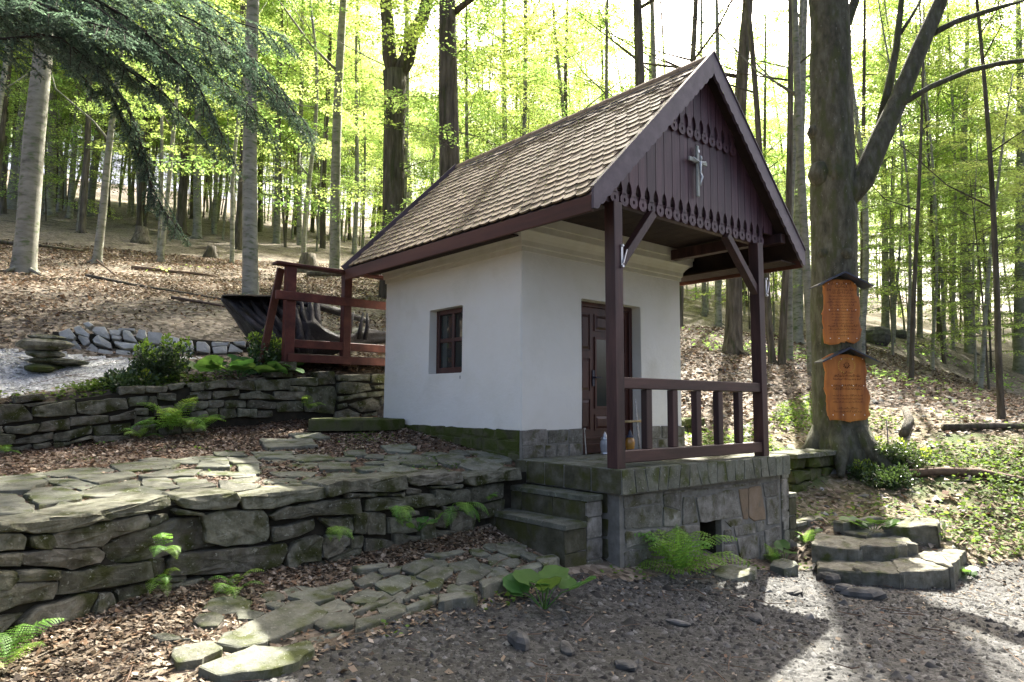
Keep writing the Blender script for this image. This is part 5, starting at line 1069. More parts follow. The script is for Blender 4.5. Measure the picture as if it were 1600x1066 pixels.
# stairs of rough blocks up from the road on the right
stairs = thing('stone_stairs', (3.4,-2.6,-1.35), 'short flight of rough mossy stone blocks climbing from the road', 'stairs')
def block(poly, z, th, m_=None, nm='block', par=None, tx=0, ty=0):
    eu = np.array((1,0,tx)); ev_ = np.array((0,1,ty)); en_ = np.cross(eu, ev_).astype(float); en_ = en_/np.linalg.norm(en_); p = np.array(poly, float); c = p.mean(0)
    Vv, Ff = slab(p-c, np.array((c[0],c[1],z)), eu, ev_, en_, th, rs, .022, .016, .014, .10, rough=1.0); return obj(nm, Vv, Ff, m_ or STONE_STAIR, par)
STONE_STAIR = mat('stair_stone', [(.08,.075,.05),(.16,.152,.115),(.25,.24,.19)], 7, .9, 1.0, 12, rnd=.2, moss=(.075,.085,.025), moss_amt=.3, bdist=.02)
for poly, z, th, tx, ty in STAIRS: poly = np.array(poly).mean(0)+(np.array(poly)-np.array(poly).mean(0))*1.14; block(poly, z, th, None, 'block', stairs, tx, ty)
lw = thing('low_stone_wall', (5.6,-1.0,-.6), 'mossy low stone wall capped with flat slabs right of the porch', 'stone wall')
for p in courses(4.75, 6.2, lambda u: -1, -.14, (.2,.2,.22,.2), .3, .6, rs):
    c = np.array((0,-.95,0)); Vv, Ff = slab(p, c+np.array((0,rs.normal(0,.02),0)), EX, EZ, -EY, .3, rs, .04, .02, .008, .14, rough=.8); obj('stone', Vv, Ff, STONE_MOSS, lw)
for a, b in ((4.7,5.45),(5.48,6.3)): block([(a,-1.03),(b,-1.05),(b+.02,-.5),(a,-.45)], -.085, .07, FLAG, 'cap_stone', lw)
rw2 = thing('low_stone_wall', (4.2,.9,-.05), 'tumbled low wall of mossy stones beside the right chapel wall', 'stone wall')
for p in courses(3.5, 5.6, lambda u: -1, .42, (.17,.17,.17), .3, .55, rs):
    Vv, Ff = slab(p, np.array((0,1.2+rs.normal(0,.03),0)), EX, EZ, -EY, .25, rs, .04, .02, .01, .14, rough=.9); obj('stone', Vv, Ff, STONE_MOSS, rw2)
def boulder(name, loc, size, m_, label, seed, flat=.6, cat='rock', group=None):
    r_ = np.random.default_rng(seed); n = 9; V = []; F = []
    rings = [(-.5,.55),(-.2,.95),(.12,1),(.36,.78),(.5,.4)]
    ph = r_.uniform(0,6,4)
    for i, (h, rr) in enumerate(rings):
        for k in range(n):
            a = 2*math.pi*k/n; q = rr*(1+.2*math.sin(a*2+ph[0])+.13*math.sin(a*3+ph[1]+i*.5)+r_.normal(0,.05)); V.append((math.cos(a)*q*size[0]/2, math.sin(a)*q*size[1]/2, h*size[2]+r_.normal(0,.03)*size[2]))
    for i in range(len(rings)-1):
        for k in range(n): F.append((i*n+k, i*n+(k+1)%n, (i+1)*n+(k+1)%n, (i+1)*n+k))
    F += [tuple(range(n-1,-1,-1)), tuple(4*n+k for k in range(n))]
    o = obj(name, np.array(V), F, m_); o.location = (loc[0], loc[1], loc[2]+size[2]*.28); o.rotation_euler = (r_.normal(0,.12), r_.normal(0,.12), r_.uniform(0,6))
    if label: tag(o, label, cat, group)
    return o
cairn = [((-4.14,6.04),(.62,.5,.13),'bottom stone of the small cairn on the gravel path'),((-4.0,6.02),(.85,.4,.10),'long thin second stone from the bottom of the cairn'),((-4.1,6.04),(.6,.42,.12),'third stone from the bottom of the cairn, thick and brown'),((-4.15,6.02),(.85,.5,.17),'widest slanted stone near the top of the cairn'),((-4.12,6.05),(.42,.32,.08),'small flat stone topping the cairn on the gravel path')]
z = float(gz(-4.14,6.04))-.05
for i, (p, s_, lb) in enumerate(cairn):
    o = boulder('cairn_stone', (p[0],p[1],0), s_, STONE_MOSS if i in(0,) else STONE, lb, 40+i, group='cairn stones'); o.location.z = z+s_[2]*.5; z += s_[2]*.93; o.rotation_euler = (.04*(-1)**i, .03, YAW+.1*i)
for i, (x, y, s_, lb) in enumerate([
 (-2.22,-2.51,(.22,.14,.13),'pointed grey rock on the dark road, left of two pebbles'),(-1.97,-2.73,(.24,.10,.06),'flat long pebble lying right of the pointed road rock'),
 (1.92,-3.11,(.42,.2,.13),'dark wedge-shaped rock in front of the stone stairs'),(2.41,-2.53,(.24,.22,.14),'round rock at the left foot of the stone stairs'),(2.06,-2.86,(.26,.16,.10),'small rock between the round rock and the wedge rock'),
 (1.3,-2.7,(.26,.2,.07),'flat stone on the road below the fern, nearest the pale patch'),(-1.85,-3.17,(.16,.12,.06),'small half-buried stone near the bottom of the road'),(.05,-3.0,(.18,.14,.06),'pale stone lying in the sunny road patch'),(-.7,-2.75,(.20,.10,.05),'low stone in the shaded middle of the road'),
 (27.8,6.83,(1.3,.9,1.0),'brown boulder on the slope right of the sign tree'),(31.5,7.2,(.8,.6,.5),'smaller boulder right of the brown slope boulder')]):
    boulder('rock', (x,y,float(gz(x,y))), s_, ROCK, lb, 60+i)
for i, (c, s_, lb) in enumerate([((1.25,-2.05),(.62,.42),'flat dark slab lying right of the big fern'),((2.3,-2.05),(.42,.3),'sunlit flat stone right of the dark slab')]):
    a = .3*i; P = [(c[0]+s_[0]/2*math.cos(t), c[1]+s_[1]/2*math.sin(t)) for t in (-2.5,-1.2,-.5,.6,1.5,2.6)]
    Vv, Ff = slab(np.array(P), np.array((0,0,float(gz(*c))+.09)), EX+EZ*.06, EY+EZ*.05, EZ, .15, rs, .02, .02, .012, .12); tag(obj('flat_stone', Vv, Ff, FLAG), lb, 'stone')

# ---------------------------------------------------------------- trees
rt = np.random.default_rng(11)
def leafcloud(C_, D_, nl, size, r_, spread=(.55,.42,.07), droop=.18):
    """Leafy sprays: at each twig base C_ pointing along D_, nl leaves in a flat drooping fan. Returns V, F (quads)."""
    n = len(C_)
    t = r_.beta(1.3, 1.1, (n, nl)); s = r_.normal(0, 1, (n, nl))*spread[1]*(.35+.65*t)*.7
    up = r_.normal(0, spread[2], (n, nl))-droop*t**2
    D_ = D_/np.linalg.norm(D_, axis=1, keepdims=True); sd = np.stack([-D_[:,1], D_[:,0], np.zeros(n)], 1); sd /= (np.linalg.norm(sd, axis=1, keepdims=True)+1e-9)
    sc = r_.uniform(.7, 1.35, (n, 1, 1))
    P = C_[:,None]+sc*(D_[:,None]*(t[...,None]*spread[0]*2)+sd[:,None]*s[...,None]+np.array((0,0,1.))*up[...,None])
    P = P.reshape(-1, 3); m = len(P)
    ax = np.repeat(D_, nl, 0)+np.repeat(sd, nl, 0)*r_.normal(0, .9, (m, 1))+r_.normal(0, .25, (m, 3)); ax[:,2] -= .25; ax /= np.linalg.norm(ax, axis=1, keepdims=True)
    nr = np.array((0,0,1.))+r_.normal(0, .42, (m, 3)); b = np.cross(nr, ax); b /= (np.linalg.norm(b, axis=1, keepdims=True)+1e-9)
    L_ = size*r_.uniform(.7, 1.3, (m, 1)); wd = L_*.34
    V = np.stack([P, P+ax*L_*.5+b*wd, P+ax*L_, P+ax*L_*.5-b*wd], 1).reshape(-1, 3)
    return V, np.arange(4*m).reshape(-1, 4)
def crown_variant(seed, nspray, nl, size, zlo, zhi, rad, power=.6, spread=(.6,.5,.09)):
    r_ = np.random.default_rng(seed)
    t = r_.uniform(0, 1, nspray)**.9; z = zlo+(zhi-zlo)*t
    prof = np.sin(np.pi*np.clip(.12+.86*t, 0, 1))**.7
    a = r_.uniform(0, 2*np.pi, nspray); q = rad*prof*r_.uniform(.12, 1, nspray)**power
    lob = 1+.3*np.sin(3*a+z*.7+seed); q = q*lob
    C_ = np.stack([np.cos(a)*q, np.sin(a)*q, z+r_.normal(0,.3,nspray)-.12*q], 1)
    ncl = max(8, nspray//5); C_ = C_[r_.integers(0, ncl, nspray)]+r_.normal(0, 1, (nspray,3))*np.array((.55,.55,.2)); a = np.arctan2(C_[:,1], C_[:,0])
    D_ = np.stack([np.cos(a+r_.normal(0,.5,nspray)), np.sin(a+r_.normal(0,.5,nspray)), r_.normal(.05,.15,nspray)], 1)
    return leafcloud(C_, D_, nl, size, r_, spread)
CROWN = []
for s in range(6):   # tall crowns, unit tree 20 m
    V, F = crown_variant(100+s, 170, 85, .105, 7.5, 20, 3.4); CROWN.append(rawmesh('crown', V, F))
def spray_variant(seed, nb, zlo, zhi, lmin, lmax, nl, size):
    """Flat leafy branches in separate layers: leaf mesh and twig mesh."""
    r_ = np.random.default_rng(seed); LV = []; tw = MB(); a = r_.uniform(0, 6.28)
    for k in range(nb):
        a += 2.4+r_.normal(0,.35); z = zlo+(zhi-zlo)*(k+r_.uniform(-.3,.3))/nb; l = r_.uniform(lmin, lmax)*(1-.35*k/nb); d = np.array((math.cos(a), math.sin(a), 0)); sd = np.array((-d[1], d[0], 0)); rise = r_.uniform(.05,.3); droop = r_.uniform(.25,.5)
        zc = lambda t: z+l*(rise*t-droop*t*t*.6)
        axis_ = [d*l*t+np.array((0,0,zc(t)))+sd*l*.04*math.sin(t*4+k) for t in (0,.3,.6,.85,1)]
        tw.tube(axis_, [.016,.012,.008,.004,.002], 4, cap=False)
        subs = []
        for t in np.linspace(.16, .98, 11):
            for s in (-1, 1):
                ls = l*.36*(1.05-.75*abs(t-.42))*r_.uniform(.6,1.1); b = d*l*t+np.array((0,0,zc(t))); e = b+(sd*s*.8+d*.6)*ls+np.array((0,0,-.10*ls+r_.normal(0,.03))); tw.tube([b, (b+e)/2+np.array((0,0,.02)), e], [.005,.003,.001], 3, cap=False); subs.append((b, e, ls))
        wts = np.array([q[2] for q in subs]); ch = r_.choice(len(subs), nl, p=wts/wts.sum()); u = r_.uniform(.05,1.05,nl)
        B_ = np.array([q[0] for q in subs])[ch]; E_ = np.array([q[1] for q in subs])[ch]; P = B_+(E_-B_)*u[:,None]+np.stack([r_.normal(0,.03,nl), r_.normal(0,.03,nl), r_.normal(-.015,.025,nl)],1)
        ax = (E_-B_)/np.linalg.norm(E_-B_,axis=1,keepdims=True)+r_.normal(0,.55,(nl,3)); ax[:,2] = ax[:,2]*.5-.22; ax /= np.linalg.norm(ax,axis=1,keepdims=True)
        nr = np.array((0,0,1.))+r_.normal(0,.33,(nl,3)); bb = np.cross(nr, ax); bb /= np.linalg.norm(bb,axis=1,keepdims=True); L_ = size*r_.uniform(.65,1.3,(nl,1)); w_ = L_*.34
        LV.append(np.stack([P, P+ax*L_*.5+bb*w_, P+ax*L_, P+ax*L_*.5-bb*w_],1).reshape(-1,3))
    V = np.concatenate(LV); return V, np.arange(len(V)).reshape(-1,4), tw
UNDER = []; UNDERT = []; LOWB = []; LOWT = []
for s in range(7):   # young beeches with layered sprays
    V, F, tw = spray_variant(200+s, 15, 1.3, 7.6, 1.7, 3.1, 330, .075); UNDER.append(rawmesh('crown', V, F)); UNDERT.append(rawmesh('twigs', np.array(tw.v), tw.f))
for s in range(5):   # leafy branches on the lower trunks
    V, F, tw = spray_variant(300+s, 10, 3.0, 10.5, 1.9, 3.6, 340, .08); LOWB.append(rawmesh('crown', V, F)); LOWT.append(rawmesh('twigs', np.array(tw.v), tw.f))
for me in UNDERT+LOWT: me.materials.append(DARKBARK)
def leafy(meL, meT, t, loc, rot, sc):
    for nm, me in (('crown', meL), ('twigs', meT)):
        o = link(nm, me, None, t, 'stuff' if nm == 'twigs' else None); o.location = loc; o.rotation_euler = (0,0,rot); o.scale = sc
for i, me in enumerate(CROWN+UNDER+LOWB): me.materials.append(LEAF if i % 2 else LEAFY)
def trunkmesh(dia, h, seed, lean=(0,0), limbs=5, n=10, flare=1.35, bend=.25, limb0=.35, roots=True):
    r_ = np.random.default_rng(seed); m_ = MB(); K = 12; ph = r_.uniform(0, 6, 4)
    zs_ = [-.35, 0, .12, .35, .8]+list(np.linspace(1.6, h, K))
    P = []; rad = []
    for z in zs_:
        zz = max(z, 0); t = zz/h
        bx = bend*(math.sin(zz*.33+ph[0])-math.sin(ph[0])*(1-t)); by = bend*(math.sin(zz*.29+ph[1])-math.sin(ph[1])*(1-t))
        wgt = min(1, zz/2.5)
        P.append((lean[0]*z+bx*wgt*.6, lean[1]*z+by*wgt*.6, z)); fl = 1+(flare-1)*math.exp(-zz/.28)
        rad.append(dia/2*fl*(1-.72*t**1.25))
    m_.tube(P, rad, n, wob=.10, seed=seed*.37)
    def at(z):
        return Vector([float(np.interp(z, zs_, [p[i] for p in P])) for i in range(3)]), float(np.interp(z, zs_, rad))
    if roots:
        for k in range(5):
            a = 2*math.pi*k/5+ph[2]; l = dia*r_.uniform(1.0, 1.6)
            m_.tube([(math.cos(a)*dia*.2, math.sin(a)*dia*.2, .28*dia+.1), (math.cos(a)*dia*.55, math.sin(a)*dia*.55, .05), (math.cos(a)*l, math.sin(a)*l, -.12)], [dia*.16, dia*.11, dia*.03], 6)
    for k in range(limbs):
        z = h*(limb0+(.93-limb0)*(k+r_.uniform(0,1))/max(limbs,1)); p, rr = at(z); a = r_.uniform(0, 6.28); l = (h-z)*r_.uniform(.3,.5)+.7; d = Vector((math.cos(a), math.sin(a), r_.uniform(.25,.9)))
        q = [p, p+d*l*.25+Vector((r_.normal(0,.1),r_.normal(0,.1),.03*l)), p+d*l*.5+Vector((r_.normal(0,.12)*l*.5,r_.normal(0,.12)*l*.5,.12*l)), p+d*l*.75+Vector((r_.normal(0,.1)*l,r_.normal(0,.1)*l,.26*l)), p+d*l+Vector((r_.normal(0,.1)*l,r_.normal(0,.1)*l,.45*l))]
        m_.tube(q, [rr*.42, rr*.27, rr*.19, rr*.12, rr*.04], 6)
    return np.array(m_.v), m_.f
BARKS = {'beech': BEECH, 'dark': DARKBARK, 'rough': DARKBARK}
def sun_gap(x, y, z0, rad):
    """True where a crown would shade the sunny end of the road and the open bank: that stretch of forest edge is open sky."""
    for gx_, gy_, gz_, rr in ((.4,-3.6,-1.1,2.0),(2.4,-4.4,-1.2,2.9),(5.5,-3.2,-.9,3.0),(6.5,-1.5,-.4,2.0),(1.2,-1.6,0,1.5),(-1.5,13,3.7,1.2),(3.5,17,5.2,1.5),(5,21,6.5,1.4),(-3,16,4.4,1.2),(9,6,2.6,1.0)):
        for h in (5,8,11,14,17):
            k = (h+z0-gz_)/math.tan(R(SUN_EL)); px, py = gx_+math.sin(R(SUN_AZ))*k, gy_+math.cos(R(SUN_AZ))*k
            if math.hypot(px-x, py-y) < rr+rad*.75: return True
    return False
def shades(x, y, z0):
    for px_, py_, pz_ in ((-4,.4,0),(-2.6,.6,.1),(-1.4,2,.2),(-4.8,-1.2,-.85),(-3.2,-1.4,-.9),(-4.3,2.4,.0)):
        for h in (9,12,15):
            k = (h+z0-pz_)/math.tan(R(SUN_EL))
            if math.hypot(px_+math.sin(R(SUN_AZ))*k-x, py_+math.cos(R(SUN_AZ))*k-y) < 2.4: return True
    return False
def put_tree(x, y, z, dia, lx, ly, kind, label, seed, h=None, crown=None, group=None, low=True):
    r_ = np.random.default_rng(seed); h = h or r_.uniform(17, 23)
    t = thing('tree', (x, y, z), label, 'tree', group)
    V, F = trunkmesh(dia*.84, h, seed, (lx, ly), limbs=5, n=14 if dia > .5 else 10, bend=.16 if dia < .6 else .1, flare=1.45 if kind == 'rough' else 1.25)
    o = link('trunk', rawmesh('trunk', V, F, True), BARKS[kind], t); o.location = (0,0,0)
    if crown is not False:
        me = CROWN[seed % 6]; sc = h/20
        if (r_.uniform() < .45 or math.hypot(x-CAM.x, y-CAM.y) > 27 or shades(x, y, z)) and not sun_gap(x+lx*12, y+ly*12, z, 3.3*sc):
            c = link('crown', me, None, t); c.location = (lx*12, ly*12, 0); c.scale = (sc,)*3; c.rotation_euler = (0,0,r_.uniform(0,6.28))
        if low and r_.uniform() < .9 and not sun_gap(x, y, z-6, 2.2):
            leafy(LOWB[seed % 5], LOWT[seed % 5], t, (lx*6, ly*6, 0), r_.uniform(0,6.28), (1,1,r_.uniform(.9,1.25)))
    return t
for i, (x, y, z, dia, lx, ly, kind, lb) in enumerate(TREES):
    put_tree(x, y, z, dia, max(-.2,min(.2,lx)), max(-.2,min(.2,ly)), kind, lb, 500+i, h=8.5 if 'speckled' in lb and 'short' in lb else (11 if dia < .2 else None))
# forked dark tree behind the roof
ft = thing('tree', (FORK[0][0][0], FORK[0][0][1], float(gz(FORK[0][0][0], FORK[0][0][1]))), 'dark tree forking into two limbs, left of the massive rough trunk', 'tree')
m_ = MB(); b0 = Vector(FORK[0][0]); P = [Vector((b0.x,b0.y,ft.location.z-.3))]+[Vector(p) for p in FORK[0]]
m_.tube(P, [.42,.34,.33,.32,.33,.36], 12, wob=.1, seed=3); m_.tube(FORK[1], [.24,.23,.21,.19,.12], 10, wob=.14, seed=4); m_.tube(FORK[2], [.26,.24,.20,.2,.17,.11], 10, wob=.2, seed=5)
m_.build('trunk', DARKBARK, ft, smooth=True)
o = link('crown', CROWN[2], None, ft); o.location = (0,0,4); o.scale = (1,1,.9)
leafy(LOWB[1], LOWT[1], ft, (0,0,-1.2), 0, (1,1,1))
# the big tree with the signs
st = thing('sign_tree', (SIGN_TRUNK[0][0], SIGN_TRUNK[0][1], SIGN_TRUNK[0][2]), 'big dark tree with upswept right limb carrying two orange sign boards', 'tree')
m_ = MB(); P0 = Vector(SIGN_TRUNK[0])
P = [P0-Vector((0,0,.5))]+[Vector(p) for p in SIGN_TRUNK]
rad = [.62,.52,.46,.43,.405,.39,.385,.375,.37,.375,.35,.33,.33,.28,.15]
# resample for bark relief
Pd = []; rd = []
for i in range(len(P)-1):
    for t in (0,.5): Pd.append(P[i].lerp(P[i+1], t)); rd.append(rad[i]*(1-t)+rad[i+1]*t)
Pd.append(P[-1]); rd.append(rad[-1])
m_.tube(Pd, rd, 22, wob=.13, seed=8)
for k in range(6):
    a = k*1.05+.4; m_.tube([P0+Vector((math.cos(a)*.3,math.sin(a)*.3,.42)), P0+Vector((math.cos(a)*.52,math.sin(a)*.52,.1)), P0+Vector((math.cos(a)*.95,math.sin(a)*.95,-.28))], [.2,.15,.05], 8, wob=.1, seed=k)
lr = [(.17,.19,.175,.155,.14,.12,.06),(.055,.05,.045,.04,.035,.02),(.085,.07,.06,.05,.02),(.06,.05,.04,.02),(.09,.09,.08,.05),(.04,.03,.015)]
for l, r__ in zip(SIGN_LIMBS, lr): m_.tube(l, r__, 12 if r__[1] > .1 else 8, wob=.12, seed=r__[0]*50)
def knob(p, r__, sq):
    K = 7; V = []; F = []
    for i in range(5):
        f = math.pi*i/4
        for k in range(K): V.append(Vector(p)+Vector((math.cos(k*2*math.pi/K)*math.sin(f)*r__, math.sin(k*2*math.pi/K)*math.sin(f)*r__, math.cos(f)*r__*sq)))
    for i in range(4):
        for k in range(K): F.append((i*K+k, (i+1)*K+k, (i+1)*K+(k+1)%K, i*K+(k+1)%K))
    m_.add(V, F)
def sp(px_off, z, dn): # point on the trunk: sideways offset, height, towards the road
    c = Vector([float(np.interp(z, [p[2] for p in SIGN_TRUNK], [p[i] for p in SIGN_TRUNK])) for i in range(3)]); return c+Vector(SR)*px_off+Vector(SN)*dn
for a, z, dn, r__, sq in ((-.33,5.55,.05,.13,1.1),(-.32,4.75,.12,.19,1.3),(-.1,4.7,.3,.12,1.5),(.07,3.27,.33,.12,.9),(-.28,3.3,.2,.1,1.)): knob(sp(a,z,dn), r__, sq)
m_.build('trunk', SIGNBARK, st, smooth=True)
V, F = crown_variant(401, 40, 40, .09, 6, 11, 2.2); V += np.array((1.8,-1.6,2.5)); me = rawmesh('crown', V, F); o = link('crown', me, LEAF, st); o.location = (0,0,0)
# two sign boards
def signboard(pts, zc, label, seed, emblem):
    r_ = np.random.default_rng(seed); O = None
    o3 = np.array((*((np.array(SIGN_TRUNK[5][:2])+np.array(SR[:2])*.0)), 0.)); o3 = o3+SN*.47-SR*.115
    t = thing('sign_board', tuple(o3+EZ*min(z for u, z in pts)), label, 'sign')
    Vv, Ff = slab(np.array(pts), o3-SN*0, SR, EZ, SN, .03, r_, .012, .03, .010, .09); obj('board', Vv, Ff, SIGNWOOD, t)
    u0, u1 = min(u for u, z in pts), max(u for u, z in pts); z0, z1 = min(z for u, z in pts), max(z for u, z in pts); cu = (u0+u1)/2
    ink = MB(); zz = z1-(.33 if emblem else .10)
    lines = [(.16,.03),(.42,.035),(.46,.024),None,(.46,.03),(.48,.03),None,(.50,.022),(.50,.022),(.50,.022),None,(.34,.026),(.46,.026)] if emblem else [(.34,.036),(.2,.03),(.5,.026),(.34,.03),(.42,.022),(.44,.02),(.5,.022),(.4,.024),(.36,.022),(.46,.02),(.36,.018),(.36,.018),(.36,.018),(.36,.018),(.5,.03),(.48,.024),(.46,.02),(.2,.018)]
    pitch = (zz-z0-.10)/len(lines)
    for ln in lines:
        if ln:
            wdt, hh = ln; u = cu-wdt/2
            while u < cu+wdt/2:
                wl_ = r_.uniform(.03,.11)
                for v in np.arange(u, min(u+wl_, cu+wdt/2), hh*.55):
                    h1 = hh*(.75 if r_.uniform() < .7 else 1.35); a = o3+SR*v+EZ*zz+SN*.014; sl2 = hh*.25*r_.uniform(-1,1)
                    e1 = a+SR*(hh*.16); ink.add([a, e1, e1+EZ*h1+SR*sl2, a+EZ*h1+SR*sl2], [(0,1,2,3)])
                    if r_.uniform() < .7: b_ = a+EZ*(h1*.8 if r_.uniform() < .5 else 0); ink.add([b_, b_+SR*hh*.5, b_+SR*hh*.5+EZ*hh*.16, b_+EZ*hh*.16], [(0,1,2,3)])
                u += wl_+hh*.6
        zz -= pitch
    ink.build('lettering', INK, t, kind='stuff')
    if emblem:
        em = MB(); c = o3+SR*cu+EZ*(z1-.20)+SN*.015
        for k in range(22):
            a = -math.pi*.85+k/21*math.pi*1.7-math.pi/2+math.pi; rr = .115
            p = c+SR*math.cos(a)*rr*1.15+EZ*math.sin(a)*rr; q = SR*math.cos(a+.8)*.034+EZ*math.sin(a+.8)*.034; s2 = SR*math.cos(a-.7)*.01+EZ*math.sin(a-.7)*.01
            em.add([p-s2, p+q*.5, p+q, p+s2], [(0,1,2,3)])
        em.build('wreath_emblem', GOLD, t)
        mk = MB(); 
        for k in range(9): a = k*.7; mk.add([c+SR*(math.cos(a)*.05-.012)+EZ*math.sin(a)*.045, c+SR*(math.cos(a)*.05+.012)+EZ*math.sin(a)*.045, c+SR*math.cos(a)*.03+EZ*(math.sin(a)*.03+.03)], [(0,1,2)])
        mk.build('emblem_center', INK, t)
    for f in (.075, .47, .9):
        for g in (.17,.39,.63,.85):
            p = o3+SR*(u0+(u1-u0)*g)+EZ*(z1-(z1-z0)*f)+SN*.016; MB().tube([p, p+SN*.006], [.0085,.006], 7).build('nail', WHITEPAINT, t)
    ap = o3+SR*cu+EZ*(z1+.09)-SN*.03
    for s in (-1,1):
        e = ap+SR*s*.47-EZ*.235
        MB().beam(ap-SN*.1+SN*.14, e-SN*.1+SN*.14, .34, .022, up=tuple(EZ)).build('roof_plate', DARKMETAL, t)
    return t
signboard([(-.31,1.72),(-.22,1.67),(-.05,1.70),(.05,1.73),(.2,1.71),(.30,1.76),(.33,1.95),(.30,2.15),(.33,2.3),(.29,2.5),(.27,2.7),(.15,2.80),(-.2,2.78),(-.31,2.68),(-.29,2.4),(-.33,2.2),(-.31,1.95)], 2.2, 'upper orange wooden board with dense burnt lettering under a metal roof', 5, False)
signboard([(-.30,.46),(-.22,.40),(.1,.385),(.34,.40),(.43,.50),(.40,.68),(.43,.8),(.36,1.0),(.39,1.2),(.36,1.42),(.2,1.50),(-.2,1.52),(-.35,1.43),(-.30,1.2),(-.33,.95),(-.30,.7)], .95, 'lower orange wooden board with yellow wreath emblem under a metal roof', 6, True)

# background trees: shared trunk meshes, each tree an object of its own
FT_ = []
for s in range(16):
    dia = rt.uniform(.11,.34); V, F = trunkmesh(dia, 20, 900+s, (rt.normal(0,.03), rt.normal(0,.03)), limbs=5+s % 5, n=8, roots=False, bend=.2+.35*(s % 3)/2, limb0=.18+.2*(s % 2))
    me = rawmesh('trunk', V, F, True); me.materials.append(BEECH if s % 3 else DARKBARK); FT_.append(me)
occ = [(t[0], t[1]) for t in TREES]+[(SIGN_TRUNK[0][0], SIGN_TRUNK[0][1]), (FORK[0][0][0], FORK[0][0][1])]
cf = np.array(_f)[:2]; crt = np.array(_r)[:2]
nbg = 0
def place(q):
    for lim, s in ((-.62,'at the left edge behind the leaning pale tree'),(-.45,'above the pale rubble bank'),(-.30,'above the root log'),(-.15,'between the red railing and the forked dark tree'),(0,'just right of the massive rough trunk'),(.17,'above the roof ridge'),(.30,'around the gable peak and porch'),(.43,'between the porch and the sign tree'),(.58,'just right of the sign tree'),(.72,'near the leaning dark trunk on the right')):
        if q < lim: return s
    return 'at the far right edge'
for k in range(4000):
    if nbg >= 295: break
    D = rt.uniform(24, 78) if nbg < 125 else (rt.uniform(55, 125) if nbg < 200 else rt.uniform(36, 80)); lat = rt.uniform(-.86, .84 if nbg < 200 else -.2)*D
    x, y = np.array((CAM.x, CAM.y))+cf*D+crt*lat
    if any(math.hypot(x-a, y-b) < (1.7 if D < 45 else 1.3) for a, b in occ): continue
    occ.append((x, y)); nbg += 1
    z = float(gz(x, y)); side = place(lat/D)
    far_ = 'far back' if D > 50 else ('mid distance' if D > 36 else 'nearer')
    t = thing('tree', (x, y, z), {'far back': 'slim tree far back in the wood ', 'mid distance': 'slim tree in the middle distance ', 'nearer': 'slim leafy tree among the nearer trunks '}[far_]+side, 'tree', far_+' trees '+side)
    a = rt.uniform(0, 6.28); sc = rt.uniform(.75, 1.1)
    o = link('trunk', FT_[k % 16], None, t); o.location = (0,0,0); o.rotation_euler = (0,0,a); o.scale = (1,1,sc)
    if (D > 34 or rt.uniform() < .8) and not sun_gap(x, y, z, 3.2): o = link('crown', CROWN[k % 6], None, t); o.location = (0,0,0); o.rotation_euler = (0,0,a); o.scale = (1.05,1.05,sc)
    if k % 3: leafy(LOWB[k % 5], LOWT[k % 5], t, (0,0,rt.uniform(-.5,1.5)), a+1, (1.1,1.1,1))
# understorey
ST_ = []
for s in range(4):
    V, F = trunkmesh(.075, 7.5, 950+s, (rt.normal(0,.04), rt.normal(0,.04)), limbs=9, n=6, roots=False, limb0=.2, bend=.3)
    me = rawmesh('trunk', V, F, True); me.materials.append(DARKBARK if s % 2 else BEECH); ST_.append(me)
ns = 0
SPOTS = [(8.5,13.5),(11,16.5),(14,14),(9.5,19),(12.5,11),(17,12),(16.5,7),(20,9),(15,3.5),(19,3),(23,5),(22,1.0),(26,2.5),(14.5,9),(4.8,15.5),(6.5,21),(18,17)]
for k in range(3000):
    if ns >= 130: break
    if ns < len(SPOTS): x, y = SPOTS[ns]; D = float(np.dot(np.array((x-CAM.x, y-CAM.y)), cf)); lat = float(np.dot(np.array((x-CAM.x, y-CAM.y)), crt))
    else:
        D = rt.uniform(20, 62); lat = rt.uniform(-.8, .86)*D; x, y = np.array((CAM.x, CAM.y))+cf*D+crt*lat
        if lat < -.3*D and rt.uniform() < .55: continue
        if any(math.hypot(x-a, y-b) < 1.1 for a, b in occ): continue
    ns += 1; occ.append((x, y))
    if sun_gap(x, y, float(gz(x, y))-4, 1.8): continue
    side = place(lat/D)
    t = thing('sapling', (x, y, float(gz(x, y))), 'young bright green sapling '+side, 'sapling', 'saplings '+side)
    a = rt.uniform(0, 6.28); sc = rt.uniform(.8, 1.35)
    o = link('trunk', ST_[k % 4], None, t); o.location = (0,0,0); o.rotation_euler = (0,0,a); o.scale = (sc,)*3
    leafy(UNDER[k % 7], UNDERT[k % 7], t, (0,0,0), a, (sc,)*3)
